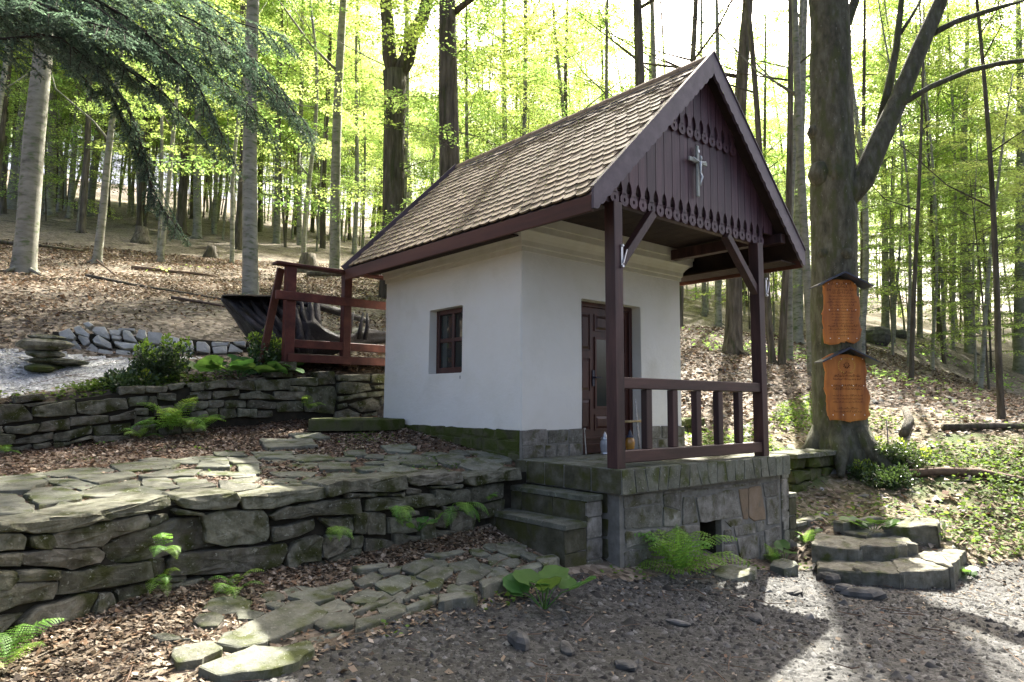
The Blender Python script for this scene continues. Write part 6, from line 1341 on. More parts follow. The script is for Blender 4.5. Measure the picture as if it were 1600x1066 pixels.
# the dark fir whose boughs hang into the picture
fir = thing('fir_tree', (-5.9,2.6,float(gz(-5.9,2.6))), 'dark green fir with drooping boughs hanging over the upper left', 'tree')
MB().tube([(-5.9,2.6,-.3),(-5.9,2.6,1),(-5.85,2.62,4),(-5.8,2.6,8),(-5.8,2.6,14)],[.3,.25,.22,.17,.04],12,wob=.08).build('trunk', FIRBARK, fir, smooth=True)
def bough(path, seed, full=1.):
    r_ = np.random.default_rng(seed); P = np.array(path); seg = np.linalg.norm(np.diff(P, axis=0), axis=1); cum = np.r_[0, np.cumsum(seg)]; Lb = cum[-1]
    pt = lambda s: np.array([np.interp(s, cum, P[:,i]) for i in range(3)])
    n = max(6, int(Lb/.15)); m_ = MB(); m_.tube([pt(s) for s in np.linspace(0, Lb, n)], list(np.linspace(.022,.004,n)), 6)
    NV = []; c = 0
    def needles(a, b, dens):
        d = b-a; l = np.linalg.norm(d); d = d/l; k = max(4, int(l*dens)); s = r_.uniform(0, 1, k); p = a+np.outer(s*l, d)
        side = np.cross(d, (0,0,1.)); side /= np.linalg.norm(side)+1e-9
        sg = r_.choice([-1,1], k)[:,None]; v = side*sg*r_.uniform(.6,1,(k,1))+d*r_.uniform(.3,.8,(k,1))+np.array((0,0,1))*r_.normal(-.12,.25,(k,1)); v /= np.linalg.norm(v, axis=1, keepdims=True)
        ln = r_.uniform(.026,.042,(k,1)); wv = np.cross(v, (0,0,1.)); wv /= np.linalg.norm(wv, axis=1, keepdims=True)+1e-9; wv = wv*.0046+np.array((0,0,1))*r_.normal(0,.0015,(k,1))
        NV.append(np.stack([p-wv, p+v*ln*.55-wv*1.25, p+v*ln, p+v*ln*.55+wv*1.25, ], 1))
    s = Lb*.12
    while s < Lb:
        a = pt(s); d = pt(min(Lb, s+.08))-pt(max(0, s-.08)); d /= np.linalg.norm(d); side = np.cross(d, (0,0,1.)); side /= np.linalg.norm(side)+1e-9
        for sg in (-1, 1):
            l = (r_.uniform(.34,.74)*(1-.5*s/Lb)+.10)*full
            v = side*sg*r_.uniform(.5,1)+d*r_.uniform(.45,.9)+np.array((0,0,-1))*r_.uniform(.25,1.0); v /= np.linalg.norm(v)
            e = a+v*l; mid = a+v*l*.5+np.array((0,0,.03*l)); m_.tube([a, mid, e], [.005,.004,.0015], 4, cap=False); needles(a, mid, 230); needles(mid, e, 260)
            for f in (.25,.42,.58,.74,.88):
                b = a+v*l*f; sd2 = np.cross(v, (0,0,1.)); sd2 /= np.linalg.norm(sd2)+1e-9
                for s2 in (-1,1):
                    u = v*.7+sd2*s2*.75+np.array((0,0,-1))*r_.uniform(0,.35); u /= np.linalg.norm(u); l2 = l*.42*(1.05-f*.6)
                    needles(b, b+u*l2, 150)
        s += r_.uniform(.10,.17)
    needles(pt(Lb*.5), pt(Lb), 300)
    o = m_.build('bough', FIRBARK, fir, smooth=True); Vn = np.concatenate(NV).reshape(-1, 3); obj('needles', Vn, np.arange(len(Vn)).reshape(-1, 4), NEEDLE, o, kind='stuff')
for i, b in enumerate(BOUGHS): bough(b, 700+i, .5 if i in (2,13,7,10) else .9)

# ---------------------------------------------------------------- deck railing, root log, logs
dk = thing('wooden_railing', (-.6,3.7,1.2), 'red-brown wooden deck railing with posts and cross rails left of the chapel', 'railing')
MB().box((-1.44,3.66,1.20),(-1.295,3.80,2.70)).build('post', REDWOOD, dk, bevel=.006); MB().box((-.505,3.66,1.24),(-.375,3.79,2.70)).build('post', REDWOOD, dk, bevel=.006); MB().box((.45,3.66,1.2),(.58,3.79,2.70)).build('post', REDWOOD, dk, bevel=.006)
MB().box((-1.62,3.62,2.702),(.9,3.82,2.745)).build('top_rail', REDWOOD, dk, bevel=.006)
MB().box((-1.62,3.61,2.175),(.9,3.657,2.305)).build('middle_rail', REDWOOD, dk, bevel=.006)
MB().box((-1.30,3.67,1.475),(.9,3.72,1.60)).build('lower_rail', REDWOOD, dk, bevel=.006)
MB().box((-1.40,3.61,1.255),(.9,3.657,1.375)).build('bottom_beam', REDWOOD, dk, bevel=.006)
MB().beam((-1.47,3.85,2.68),(-1.66,3.98,1.25),.11,.05,up=(0,1,0)).build('diagonal_brace', FASCIA, dk, bevel=.005)
for k in range(8): MB().box((-1.4,3.84+k*.13,1.36),(.9,3.84+k*.13+.122,1.40)).build('deck_board', SOFFIT, dk, bevel=.003)
MB().box((-1.36,3.83,1.14),(-1.24,4.9,1.355)).build('joist', SOFFIT, dk)
rg = thing('root_log', (-.6,4.75,1.3), 'huge dark weathered root log with flared pointed end behind the red railing', 'log')
def hull(st_, n, yc, seed, name, amp=.3, m_=None):
    V = []; F = []
    for i, (x, z0, z1, ry) in enumerate(st_):
        for k in range(n):
            a = 2*math.pi*k/n; nz_ = mnoise.noise(Vector((x*1.1+seed, math.cos(a)*1.7, math.sin(a)*1.7+3)))+.8*mnoise.noise(Vector((x*1.6, math.cos(a)*4.5+seed, math.sin(a)*4.5)))
            q = 1+amp*nz_; V.append((x, yc+math.cos(a)*ry*q+.1*math.sin(x*3), (z0+z1)/2+math.sin(a)*(z1-z0)/2*(.9+.4*amp*nz_)))
    for i in range(len(st_)-1):
        for k in range(n): F.append((i*n+k, i*n+(k+1)%n, (i+1)*n+(k+1)%n, (i+1)*n+k))
    F += [tuple(range(n-1,-1,-1)), tuple((len(st_)-1)*n+k for k in range(n))]
    return obj(name, np.array(V), F, m_ or ROOTWOOD, rg, smooth=True)
hull([(-2.02,2.22,2.33,.05),(-1.9,2.08,2.36,.16),(-1.75,1.92,2.38,.24),(-1.6,1.74,2.40,.32),(-1.45,1.56,2.40,.38),(-1.3,1.42,2.39,.40),(-1.15,1.38,2.36,.36),(-1.0,1.40,2.28,.28),(-.9,1.45,2.1,.15)], 30, 4.75, 1.3, 'root_plate', .4)
hull([(-1.05,1.36,2.25,.2),(-.9,1.37,2.32,.3),(-.72,1.38,2.28,.34),(-.55,1.40,2.05,.34),(-.3,1.44,1.9,.31),(0,1.50,1.90,.29),(.25,1.55,1.98,.27),(.5,1.62,2.0,.23),(.75,1.70,1.98,.18),(1.0,1.74,1.96,.14),(1.4,1.78,1.9,.08)], 30, 4.72, 4.1, 'trunk', .36)
m_ = MB(); rr_ = np.random.default_rng(12)
for k in range(9):   # buttress roots fanning out of the plate
    t = k/8; p = Vector((-.78-.42*t, 4.42-.05*math.sin(t*6), 1.40+.02*k)); q = Vector((-.72-1.25*t, 4.45+.1*t, 2.36-.02*k)); mid = (p+q)/2+Vector((rr_.normal(0,.05), -.09, rr_.normal(0,.04)))
    m_.tube([p, p.lerp(mid,.5)+Vector((rr_.normal(0,.03),-.03,0)), mid, mid.lerp(q,.5)+Vector((rr_.normal(0,.03),0,0)), q], [.085,.075,.06,.045,.025], 8, wob=.35, seed=k*1.7)
for k, (x0, x1) in enumerate(((-.78,-.66),(-.62,-.58),(-.12,-.06),(.02,.1),(.2,.28),(.33,.36))):   # broken roots hanging below the rail
    z1 = 2.36 if k < 2 else 2.22; m_.tube([(x0,4.5,1.75),(x0+.02,4.46,1.98),(x1,4.5,z1)], [.13 if k < 2 else .045,.085 if k < 2 else .03,.03 if k < 2 else .012], 8, wob=.5, seed=k+20)
m_.tube([(-.95,4.6,2.3),(-.5,4.62,2.27),(0,4.66,2.2),(.5,4.7,2.1)], [.07,.06,.06,.04], 8, wob=.4, seed=31)
m_.build('roots', ROOTWOOD, rg, smooth=True)
Vv, Ff = slab(np.array([(-2.10,4.5),(-1.75,4.34),(-1.3,4.30),(-.98,4.36),(-.95,4.9),(-1.5,5.05),(-2.0,4.9)]), np.array((0,0,2.42)), EX+EZ*.06, EY, EZ, .03, np.random.default_rng(3), .02, .02, .02, .14); obj('bark_cover', Vv, Ff, DARKBARK, rg)
def log(name, P, r0, r1, label, m_=STICK, cat='branch', lift=.0):
    P = [Vector((x, y, float(gz(x, y))+r0*.6+lift+dz)) for x, y, dz in P]; n = len(P)
    o = MB().tube(P, [r0+(r1-r0)*i/(n-1) for i in range(n)], 8, wob=.12, seed=r0*99).build(name, m_, smooth=True); tag(o, label, cat); return o
log('fallen_log', [(6.6,-1.9,.02),(6.9,-2.3,.02),(7.1,-2.75,.02),(7.3,-3.3,.02),(7.5,-4.0,.0),(7.7,-4.7,0)], .075, .06, 'long brown fallen log crossing the bank at the right edge', STICK, 'log')
log('fallen_log', [(9.2,-1.6,0),(9.9,-2.2,.03),(10.6,-2.8,.02)], .08, .05, 'thinner fallen log above the long brown one on the right bank', DARKBARK, 'log')
log('fallen_log', [(8.4,-1.2,0),(9.3,-1.0,.03),(10.2,-.6,.02)], .09, .06, 'dark fallen log in the shade right of the sign tree', DARKBARK, 'log')
log('fallen_branch', [(-1.1,15.8,.02),(-.2,15.4,.03),(.5,15.1,.02),(1.0,14.9,0)], .06, .03, 'reddish fallen branch on the left slope below the trees')
log('fallen_branch', [(-2.7,12.5,.05),(-1.9,11.5,.02),(-1.0,10.6,.03),(-.2,9.6,.04)], .04, .02, 'thin long fallen branch slanting down the left slope', DARKBARK)
log('fallen_branch', [(-1.6,9.4,.05),(-.6,8.8,.02),(.4,8.3,.03)], .035, .02, 'straight thin branch above the pale rubble bank')
log('fallen_branch', [(-2.4,13.2,.4),(-2.1,13.0,.15),(-1.9,12.9,0)], .02, .012, 'bleached upright twig sticking from the left slope')
log('fallen_branch', [(-4.3,19.5,.1),(-3.0,19.0,.12),(-1.8,19.4,.05)], .07, .03, 'heap of dark branches under the left slope trees', DARKBARK)
log('fallen_branch', [(4.4,16.3,.05),(5.2,16.0,.1),(6.2,15.9,.05)], .09, .05, 'dark fallen branch beyond the red railing', DARKBARK)
for i, (x, y, s_, lb) in enumerate([(1.1,25.5,.55,'dark rotten stump mid way up the left slope'),(5.3,18.2,.6,'dark mossy stump above the red railing'),(2.9,22,.4,'small stump between the trunks on the left slope')]):
    z = float(gz(x, y)); t = MB().tube([(x,y,z-.3),(x,y,z+.1),(x+.02,y,z+.35*s_/.5),(x+.03,y,z+.6*s_/.5)],[s_*1.1,s_*.7,s_*.5,s_*.42],11,wob=.35,seed=i*3.3).build('stump', DARKBARK, smooth=True); tag(t, lb, 'stump')
t = log('wire_stake', [(6.85,-1.52,-.1),(6.84,-1.52,.35),(6.86,-1.50,.75)], .012, .008, 'thin dark stake standing on the bank right of the sign tree', DARKMETAL, 'stake')

# ---------------------------------------------------------------- ferns, leaf plants, shrubs
def frondmesh(seed, L_=.7, pairs=16):
    r_ = np.random.default_rng(seed); V = []; F = []
    def P(t): return np.array((0, L_*(.62*t+.16*t**2.2), L_*(.95*t-.62*t**2.4)))
    def quad(a, b, c, d): n = len(V); V.extend([a,b,c,d]); F.append((n,n+1,n+2,n+3))
    for i in range(10):
        a, b = P(i/10), P((i+1)/10); w_ = .005*(1-i/12); quad(a-EX*w_, a+EX*w_, b+EX*w_*.9, b-EX*w_*.9)
    for i in range(pairs):
        t = .12+.87*i/pairs; p = P(t); d = P(min(1,t+.03))-P(t-.03); d /= np.linalg.norm(d); nrm = np.cross(EX, d)
        l = L_*.24*math.sin(math.pi*min(1,(t*.94+.10)))**.8*(1.12-t*.55)+.008
        for s in (-1, 1):
            ax = EX*s*math.cos(.35)+d*math.sin(.35)-nrm*r_.uniform(.02,.22)*(1 if True else 0); ax /= np.linalg.norm(ax); e = np.cross(nrm, ax); e /= np.linalg.norm(e)
            k = 6
            for j in range(k):
                u0, u1 = j/k, (j+1)/k; wv = .0155*L_/.7*(1-.75*u0)+.003; m0 = p+ax*l*u0-nrm*.02*u0**2; m1 = p+ax*l*u1-nrm*.02*u1**2; mm = (m0+m1)/2
                quad(m0, mm+e*wv+ax*l/k*.2, m1, mm-e*wv+ax*l/k*.2)
    return rawmesh('frond', np.array(V), np.array(F))
FROND = [frondmesh(s) for s in range(4)]
for me in FROND: me.materials.append(FERNM)
def fern(x, y, z, size, nf, label, seed, face=None, spread=6.28, tilt=.25):
    r_ = np.random.default_rng(seed); t = thing('fern', (x, y, z), label, 'fern', 'ferns')
    for k in range(nf):
        o = link('frond', FROND[int(r_.integers(4))], None, t); a = (face or 0)+spread*((k+.5)/nf-.5)+r_.normal(0,.15)
        o.location = (r_.normal(0,.02), r_.normal(0,.02), 0); sc = size*r_.uniform(.7,1.15); o.scale = (sc,sc,sc*r_.uniform(.85,1.2)); o.rotation_euler = (r_.normal(tilt,.3), r_.normal(0,.14), a)
FR = math.pi  # rotation that points a frond towards the road (-Y)
for i, (x, y, z, s_, nf, lb, fc, sp_, ti) in enumerate([
 (.62,-1.82,-1.12,1.2,12,'largest bright green fern at the foot of the porch base',None,6.28,.08),
 (-5.02,-1.2,-.87,.55,6,'fern in the bottom left corner below the wall',None,6.28,-.1),(-4.05,-.62,-.42,.45,4,'fern hanging from the middle of the front wall',FR,1.2,-.55),(-4.08,-.62,-.62,.42,4,'fern hanging low below another on the front wall',FR,1.3,-.65),
 (-3.58,-.7,-.8,.5,6,'fern at the foot of the front wall by the fallen leaves',FR,3.,.0),(-2.72,-.56,-.42,.4,4,'drooping fern tuft with dry stems on the front wall',FR,1.4,-.6),
 (-2.02,-.52,-.32,.5,5,'bright fern hanging from the wall left of the wall plants',FR,1.2,-.7),(-1.28,-.46,-.36,.55,7,'bright fern hanging from the wall near the steps',FR,1.6,-.6),(-.72,-.32,-.38,.3,4,'tiny fern on the wall beside the steps',FR,2.,.0),
 (-3.0,3.5,.30,.95,9,'fern arching out of the upper wall above the leaves',FR,3.4,.1),(-2.75,3.35,.28,.8,9,'spreading fern at the foot of the upper wall',FR,4.5,-.15),(-3.35,3.45,.2,.5,5,'small fern left of the ferns at the upper wall',FR,3.,-.1),(-1.1,3.5,.55,.5,5,'dark small fern on the upper wall below the railing',FR,2.5,-.1),(-4.75,3.4,.08,.4,5,'small fern at the far left end of the upper wall',FR,3.,0),
 (2.75,-1.68,-1.32,.45,5,'small fern at the right end of the porch base',None,6.28,.3),(3.55,-1.72,-1.2,.55,7,'small fern below the right hand porch steps',None,6.28,.2)]):
    fern(x, y, z, s_, nf, lb, 30+i, fc, sp_, ti)
def roundleaf(nlobe=7):
    V = [(0,0,0)]; n = 14
    for k in range(n+1):
        a = -math.pi*.5+.35+(2*math.pi-.7)*k/n; q = 1+.06*math.cos(a*nlobe); V.append((math.cos(a)*q, math.sin(a)*q+.25, .14*abs(math.sin(a*2))+.12*(math.cos(a)**2)))
    return rawmesh('leaf', np.array(V), [(0,k,k+1) for k in range(1,n+1)], True)
RL = roundleaf(); RL.materials.append(BIGLEAF)
def leafplant(x, y, z, n, size, spread, h, label, seed):
    r_ = np.random.default_rng(seed); t = thing('broad_leaf_plant', (x, y, z), label, 'plant')
    for k in range(n):
        a = r_.uniform(0, 6.28); q = spread*math.sqrt(r_.uniform(.02,1)); hh = h*r_.uniform(.4,1)*(1-.3*q/spread); px, py = math.cos(a)*q, math.sin(a)*q
        lf = link('leaf', RL, None, t); lf.location = (px, py, hh); lf.scale = (size*r_.uniform(.6,1.15),)*3; lf.rotation_euler = (r_.normal(.35,.2), r_.normal(0,.25), a-math.pi/2)
        s = MB().tube([(0,0,-.02),(px*.5,py*.5,hh*.7),(px,py,hh)],[.006,.005,.004],5).build('stalk', BIGLEAF, t); s.location = (0,0,0)
for a in ((-1.45,-1.95,-1.03,9,.115,.32,.30,'broad-leaved plant in front of the kerb stones beside the steps'),(-1.95,4.15,1.0,26,.17,.62,.34,'wide clump of large soft leaves left of the red railing'),(-1.55,3.95,1.02,12,.15,.4,.28,'smaller clump of large leaves close to the railing post'),(2.95,-1.72,-1.34,6,.09,.16,.22,'upright broad leaves at the porch base corner'),(4.1,-2.35,-.98,8,.12,.25,.2,'dark broad leaves growing on the stone stairs'),(-1.75,-.5,-.55,8,.07,.2,.12,'rounded leaves sprouting from the front wall'),(4.0,-3.45,-1.36,4,.09,.12,.12,'small leaves at the foot of the stone stairs')):
    leafplant(*a, seed=int(abs(a[0])*100))
def leafblob(C_, rad, n, size, r_, up=.3):
    """n small leaves around centre within radii; upright shoots."""
    d = r_.normal(0, 1, (n, 3)); d /= np.linalg.norm(d, axis=1, keepdims=True); q = r_.uniform(.35, 1, (n, 1))**.5
    P = np.array(C_)+d*q*np.array(rad); ax = d*.7+r_.normal(0,.5,(n,3)); ax[:,2] += up; ax /= np.linalg.norm(ax, axis=1, keepdims=True); b = np.cross(ax, r_.normal(0,1,(n,3))); b /= np.linalg.norm(b, axis=1, keepdims=True)
    L_ = size*r_.uniform(.6,1.3,(n,1)); w_ = L_*.3
    return np.stack([P, P+ax*L_*.5+b*w_, P+ax*L_, P+ax*L_*.5-b*w_], 1).reshape(-1, 3)
def shrub(x, y, z, h, w_, label, seed, tops):
    r_ = np.random.default_rng(seed); t = thing('shrub', (x, y, z), label, 'shrub'); m_ = MB(); A_ = []; B_ = []
    for k in range(16):
        a = r_.uniform(0,6.28); q = w_*math.sqrt(r_.uniform(0,1)); hh = h*r_.uniform(.45,1)*(1-.45*q/w_); e = np.array((x+math.cos(a)*q, y+math.sin(a)*q, z+hh)); m_.tube([(x+r_.normal(0,.05),y+r_.normal(0,.05),z-.05),((x+e[0])/2,(y+e[1])/2,z+hh*.6),e],[.012,.008,.004],5)
        for f in (.35,.55,.75,.92): A_.append(leafblob(np.array((x,y,z))*(1-f)+e*f, (.14,.14,.12), 75, .05, r_))
        if r_.uniform() < tops: B_.append(leafblob(e+np.array((0,0,.06)), (.07,.07,.09), 42, .05, r_, .9))
    m_.build('stems', FIRBARK, t); V = np.concatenate(A_); obj('foliage', V, np.arange(len(V)).reshape(-1,4), BUSH, t, kind='stuff')
    if B_: V = np.concatenate(B_); obj('young_shoots', V, np.arange(len(V)).reshape(-1,4), BUSHY, t, kind='stuff')
shrub(-2.95,4.15,.85,.92,.36,'dark evergreen shrub with yellow-green tips above the upper wall',1,.6)
shrub(-1.55,4.1,1.05,.72,.3,'dense evergreen shrub hugging the left post of the red railing',2,.55)
shrub(-3.35,4.0,.75,.36,.34,'low dark sprawling shrub on the upper wall left of the yellow-tipped one',3,.15)
shrub(7.0,-1.5,-.35,.5,.6,'loose leafy bush at the foot of the sign tree',4,.3)
shrub(6.2,-1.6,-.6,.35,.55,'low sprawling bush between the stone wall and the sign tree',5,.1)

# ---------------------------------------------------------------- litter, gravel, ground cover
def inpoly(px, py, poly):
    poly = np.array(poly); c = np.zeros(len(px), bool); j = len(poly)-1
    for i in range(len(poly)):
        xi, yi = poly[i]; xj, yj = poly[j]
        c ^= ((yi > py) != (yj > py)) & (px < (xj-xi)*(py-yi)/(yj-yi+1e-12)+xi); j = i
    return c
rl = np.random.default_rng(77)
FLAGS = [np.array(p) for p in TERRACE_FLAGS+PATH_FLAGS+FILL]
def inview(x, y, pad=.06):
    d = np.stack([x-CAM.x, y-CAM.y], -1); D = d@cf; l = d@crt
    return (D > 2.2)&(np.abs(l) < D*(.7436+pad)+.3), D
def onchapel(x, y): return ((x > -.7)&(x < 4.0)&(y > -1.54)&(y < 0.02))|((x > -.02)&(x < 3.3)&(y > -.1)&(y < 3.4))
PAL = np.array([(.235,.185,.12),(.18,.138,.088),(.29,.235,.158),(.13,.10,.064),(.30,.25,.175),(.225,.15,.085),(.39,.34,.26),(.085,.067,.044)])
def litter(n, xr_, yr_, prob, size, seed, lift=.012, name='fallen_leaves', label='', pal=PAL, kindcat='leaves'):
    r_ = np.random.default_rng(seed); x = r_.uniform(*xr_, n); y = r_.uniform(*yr_, n); v, D = inview(x, y)
    k = v & ~onchapel(x, y) & (r_.uniform(0,1,n) < prob(x, y)); x, y = x[k], y[k]; m = len(x)
    z = gz(x, y)+r_.uniform(.2,1.6,m)*lift
    a = r_.uniform(0,6.28,m); L_ = size*r_.uniform(.35,1.35,m); w_ = L_*r_.uniform(.2,.42,m); tz = r_.normal(0,.28,m); fo = r_.uniform(-.1,.5,m)
    ax = np.stack([np.cos(a),np.sin(a),tz],1); b = np.stack([-np.sin(a),np.cos(a),r_.normal(0,.3,m)],1); P = np.stack([x,y,z],1); up = np.array((0,0,1.))
    V = np.stack([P-ax*(L_/2)[:,None], P+b*w_[:,None]+up*(fo*w_)[:,None], P+ax*(L_/2)[:,None]+up*(np.abs(r_.normal(0,.15,m))*L_)[:,None], P-b*w_[:,None]+up*(fo*w_)[:,None]],1).reshape(-1,3)
    i = np.arange(m)*4; F = np.concatenate([np.stack([i,i+1,i+2],1), np.stack([i,i+2,i+3],1)])
    c = pal[r_.integers(0,len(pal),m)]*r_.uniform(.7,1.12,(m,1)); o = obj(name, V, F, LITTER, kind='stuff', cols=np.repeat(c,4,0)); tag(o, label, kindcat); return o
def offflags(x, y):
    c = np.zeros(len(x), bool)
    for p in FLAGS: c |= inpoly(x, y, p)
    return c
def p_strip(x, y):
    w_ = yw(x); s_ = (y < w_-.0)&(y > road_edge(x)-.1); d = (w_-y)
    return np.where(s_, np.where(offflags(x, y), .04, np.clip(1.25-.95*d,.10,1)), 0)
litter(52000, (-5.7,-.6), (-2.4,-.3), p_strip, .05, 1, label='brown beech leaves drifted along the foot of the front wall')
def p_terr(x, y):
    s_ = region(x, y) == 2; d = fbm(x, y, 1.5, 31)
    return np.where(s_, np.where(offflags(x, y), np.clip(.10+.2*d,.03,.3), np.clip(.3+.28*(y-.3)+.4*d,.06,1)), 0)
litter(62000, (-5.4,.0), (-.2,3.7), p_terr, .052, 2, label='dry brown leaves covering the terrace between the flagstones')
def p_road(x, y): return np.where(region(x, y) == 1, .05+.5*np.exp(-np.abs(y-road_edge(x))/.25)+np.where((x > 2.5)&(y < -3.2), .18, 0), 0)
litter(26000, (-5,8), (-6.5,-1.4), p_road, .05, 3, .008, label='scattered brown leaves on the gravel road')
def p_hill(x, y): return np.where((region(x, y) == 0)&(y > 3.7), np.clip(.6+.8*fbm(x, y, .9, 8),.05,1), 0)
litter(130000, (-8,10), (3.8,22), p_hill, .082, 4, .03, label='thick brown leaf litter on the wooded slope')
def p_right(x, y): return np.where((region(x, y) != 1)&(x > 3.2)&(y < 9), np.clip(.6+.4*fbm(x, y, .9, 12),.1,1)*np.where(region(x, y) == 4, .7, 1), 0)
litter(75000, (3,26), (-6,9), p_right, .11, 5, .03, label='brown leaf litter on the slope right of the chapel', pal=PAL*np.array((1.1,1.1,1.1)))
def pebbles(n, xr_, yr_, prob, smin, smax, cols, seed, name, label):
    r_ = np.random.default_rng(seed); x = r_.uniform(*xr_, n); y = r_.uniform(*yr_, n); v, D = inview(x, y); k = v & ~onchapel(x, y) & (r_.uniform(0,1,n) < prob(x, y)); x, y = x[k], y[k]; m = len(x)
    s_ = smin*(smax/smin)**(r_.uniform(0,1,m)**2.6); a = r_.uniform(0,6.28,m)
    base = np.array([(1,0,0),(.3,.9,0),(-.75,.6,0),(-.8,-.5,0),(.25,-.95,0),(.1,.1,.62),(-.3,-.1,.5)]); F0 = np.array([(0,1,5),(1,2,6),(1,6,5),(2,3,6),(3,4,6),(4,5,6),(4,0,5)])
    J = base[None]+r_.normal(0,.16,(m,7,3)); J[:,:5,2] -= .15; ca, sa = np.cos(a)[:,None], np.sin(a)[:,None]; X = J[...,0]*ca*1.25-J[...,1]*sa; Y = J[...,0]*sa*1.25+J[...,1]*ca
    V = np.stack([x[:,None]+X*s_[:,None], y[:,None]+Y*s_[:,None], gz(x, y)[:,None]+J[...,2]*s_[:,None]],-1).reshape(-1,3); F = (np.arange(m)[:,None,None]*7+F0[None]).reshape(-1,3)
    c = np.array(cols)[r_.integers(0,len(cols),m)]*r_.uniform(.7,1.3,(m,1)); o = obj(name, V, F, GRAVEL, kind='stuff', cols=np.repeat(c,7,0)); tag(o, label, 'gravel')
GC = [(.033,.0325,.029),(.056,.055,.05),(.026,.0255,.023),(.085,.084,.076),(.046,.044,.036),(.14,.139,.13)]
pebbles(90000, (-5,5.5), (-6.5,-1.3), lambda x, y: np.where(region(x, y) == 1, np.clip(.75+.4*fbm(x, y, 1.2, 41),.15,1), 0), .004, .034, GC, 6, 'loose_gravel', 'small grey stones strewn over the dark road')
pebbles(1500, (-5,6), (-6.5,-1.5), lambda x, y: np.where(region(x, y) == 1, np.clip(.3+.6*fbm(x, y, 1.0, 44),0,1), 0), .018, .075, GC, 16, 'road_stones', 'larger loose stones half sunk in the road')
pebbles(14000, (-6,-1.8), (4,7.2), lambda x, y: np.where(region(x, y) == 3, 1., 0), .010, .035, [(.36,.36,.34),(.48,.48,.46),(.28,.28,.26),(.56,.56,.54)], 7, 'pale_gravel_stones', 'pale grey gravel on the upper path')
pebbles(2600, (3,14), (-4.5,6), lambda x, y: np.where((region(x, y) != 1), .5, 0), .02, .12, [(.2,.2,.18),(.3,.3,.27),(.14,.13,.11)], 8, 'slope_stones', 'small stones scattered on the right slope')
def cover(n, xr_, yr_, prob, size, seed, name, label, m_, hgt=.10, blade=False):
    r_ = np.random.default_rng(seed); x = r_.uniform(*xr_, n); y = r_.uniform(*yr_, n); v, D = inview(x, y); k = v & ~onchapel(x, y) & (r_.uniform(0,1,n) < prob(x, y)); x, y = x[k], y[k]; m = len(x)
    P = np.stack([x, y, gz(x, y)+hgt*r_.uniform(.15,1,m)**1.3],1); a = r_.uniform(0,6.28,m); ax = np.stack([np.cos(a),np.sin(a),r_.normal(.25,.35,m)+(1.6 if blade else 0)],1); ax /= np.linalg.norm(ax,axis=1,keepdims=True); b = np.cross(ax, r_.normal(0,.35,(m,3))+EZ if not blade else r_.normal(0,1,(m,3))); b /= np.linalg.norm(b,axis=1,keepdims=True)
    L_ = size*r_.uniform(.6,1.35,(m,1)); w_ = L_*(.42 if not blade else .07)
    if blade: P[:,2] = gz(x, y)
    V = np.stack([P-ax*L_*.5*(not blade), P+b*w_, P+ax*L_*(.5 if not blade else 1), P-b*w_],1).reshape(-1,3); o = obj(name, V, np.arange(4*m).reshape(-1,4), m_, kind='stuff'); tag(o, label, 'ground cover')
cover(30000, (4.0,10.5), (-5.5,1.2), lambda x, y: np.where(region(x, y) == 4, np.clip(.3+.9*fbm(x, y, 1.8, 51),0,1), 0), .062, 21, 'ground_ivy', 'green leafy ground cover on the bank right of the stairs', IVY, .16)
cover(16000, (5,30), (-6,8), lambda x, y: np.where(region(x, y) == 0, np.clip(-.1+.9*fbm(x, y, .6, 52),0,.8), 0), .11, 22, 'slope_seedlings', 'low green seedlings on the sunny right slope', LEAF, .22)
cover(9000, (-5,-.05), (-.3,3.6), lambda x, y: np.where(region(x, y) == 2, np.clip(-.35+1.1*fbm(x, y, 3.2, 53),0,.8)*np.where(offflags(x, y),.25,1), 0), .035, 23, 'terrace_weeds', 'small weeds between the terrace flagstones', IVY, .05)
cover(15000, (-5.5,-1.2), (3.75,5.2), lambda x, y: np.where((region(x, y) != 2), np.clip(.1+.9*fbm(x, y, 2.5, 54)+np.where(y < 4.3,.3,0),0,.9)*np.where(y > 4.8,.35,1), 0), .055, 24, 'wall_top_plants', 'low green plants growing along the top of the upper wall', IVY, .12)
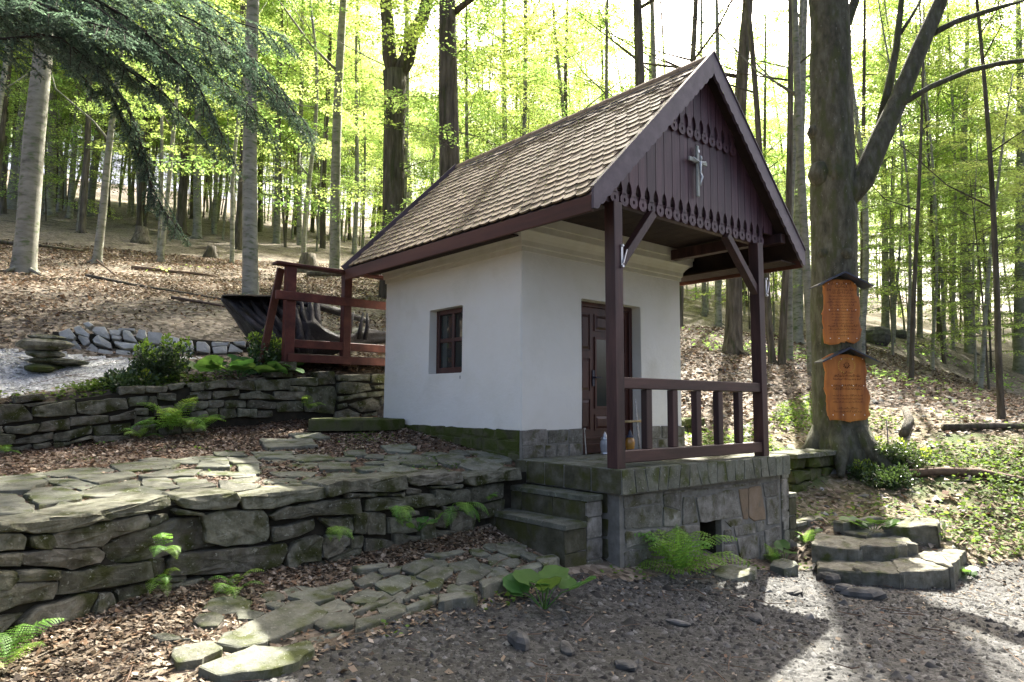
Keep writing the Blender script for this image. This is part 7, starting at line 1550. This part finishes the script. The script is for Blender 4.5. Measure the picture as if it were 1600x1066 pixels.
cover(9000, (-3,3.6), (-2.2,-1.2), lambda x, y: np.where(np.abs(y-road_edge(x)-.05) < .2, np.clip(-.05+1.0*fbm(x, y, 2.8, 55),0,.9), 0), .045, 25, 'kerb_plants', 'small creeping plants along the kerb and porch base', IVY, .07)
cover(9000, (-3.2,-.7), (-.85,-.35), lambda x, y: np.where((y < yw(x)+.02)&(y > yw(x)-.22), np.clip(.0+.9*fbm(x, y, 2.6, 56),0,.8), 0), .045, 26, 'wall_foot_ivy', 'ivy and small plants at the foot of the front wall near the steps', IVY, .12)
cover(12000, (-9,9), (8,24), lambda x, y: np.where(region(x, y) == 0, np.clip(-.75+.9*fbm(x, y, .5, 57),0,.4), 0), .10, 27, 'hill_seedlings', 'sparse green seedlings on the left slope', LEAF, .15)

def twigs(n, xr_, yr_, prob, seed, name, label, lmax=.35):
    r_ = np.random.default_rng(seed); x = r_.uniform(*xr_, n); y = r_.uniform(*yr_, n); v, D = inview(x, y); k = v & ~onchapel(x, y) & (r_.uniform(0,1,n) < prob(x, y)); x, y = x[k], y[k]; m_ = MB()
    for a, b in zip(x, y):
        t = r_.uniform(0,6.28); l = r_.uniform(.06,lmax); P = []
        for i in range(3): px, py = a+math.cos(t)*l*i/2, b+math.sin(t)*l*i/2; P.append((px+r_.normal(0,.01), py+r_.normal(0,.01), float(gz(px, py))+.012+abs(r_.normal(0,.015))))
        w_ = r_.uniform(.002,.006); m_.tube(P, [w_, w_*.9, w_*.5], 4, cap=False)
    tag(m_.build(name, STICK, kind='stuff'), label, 'twigs')
twigs(500, (-5.5,5), (-5.5,-.6), lambda x, y: np.where(region(x, y) == 1, .5, .9), 91, 'fallen_twigs', 'small dry twigs lying on the road and the path')
twigs(900, (-7,12), (4,20), lambda x, y: np.ones(len(x)), 92, 'slope_twigs', 'dry twigs lying on the wooded slope behind', 1.1)
twigs(500, (4,16), (-5,6), lambda x, y: np.ones(len(x)), 93, 'bank_twigs', 'dry twigs lying on the bank to the right', .9)
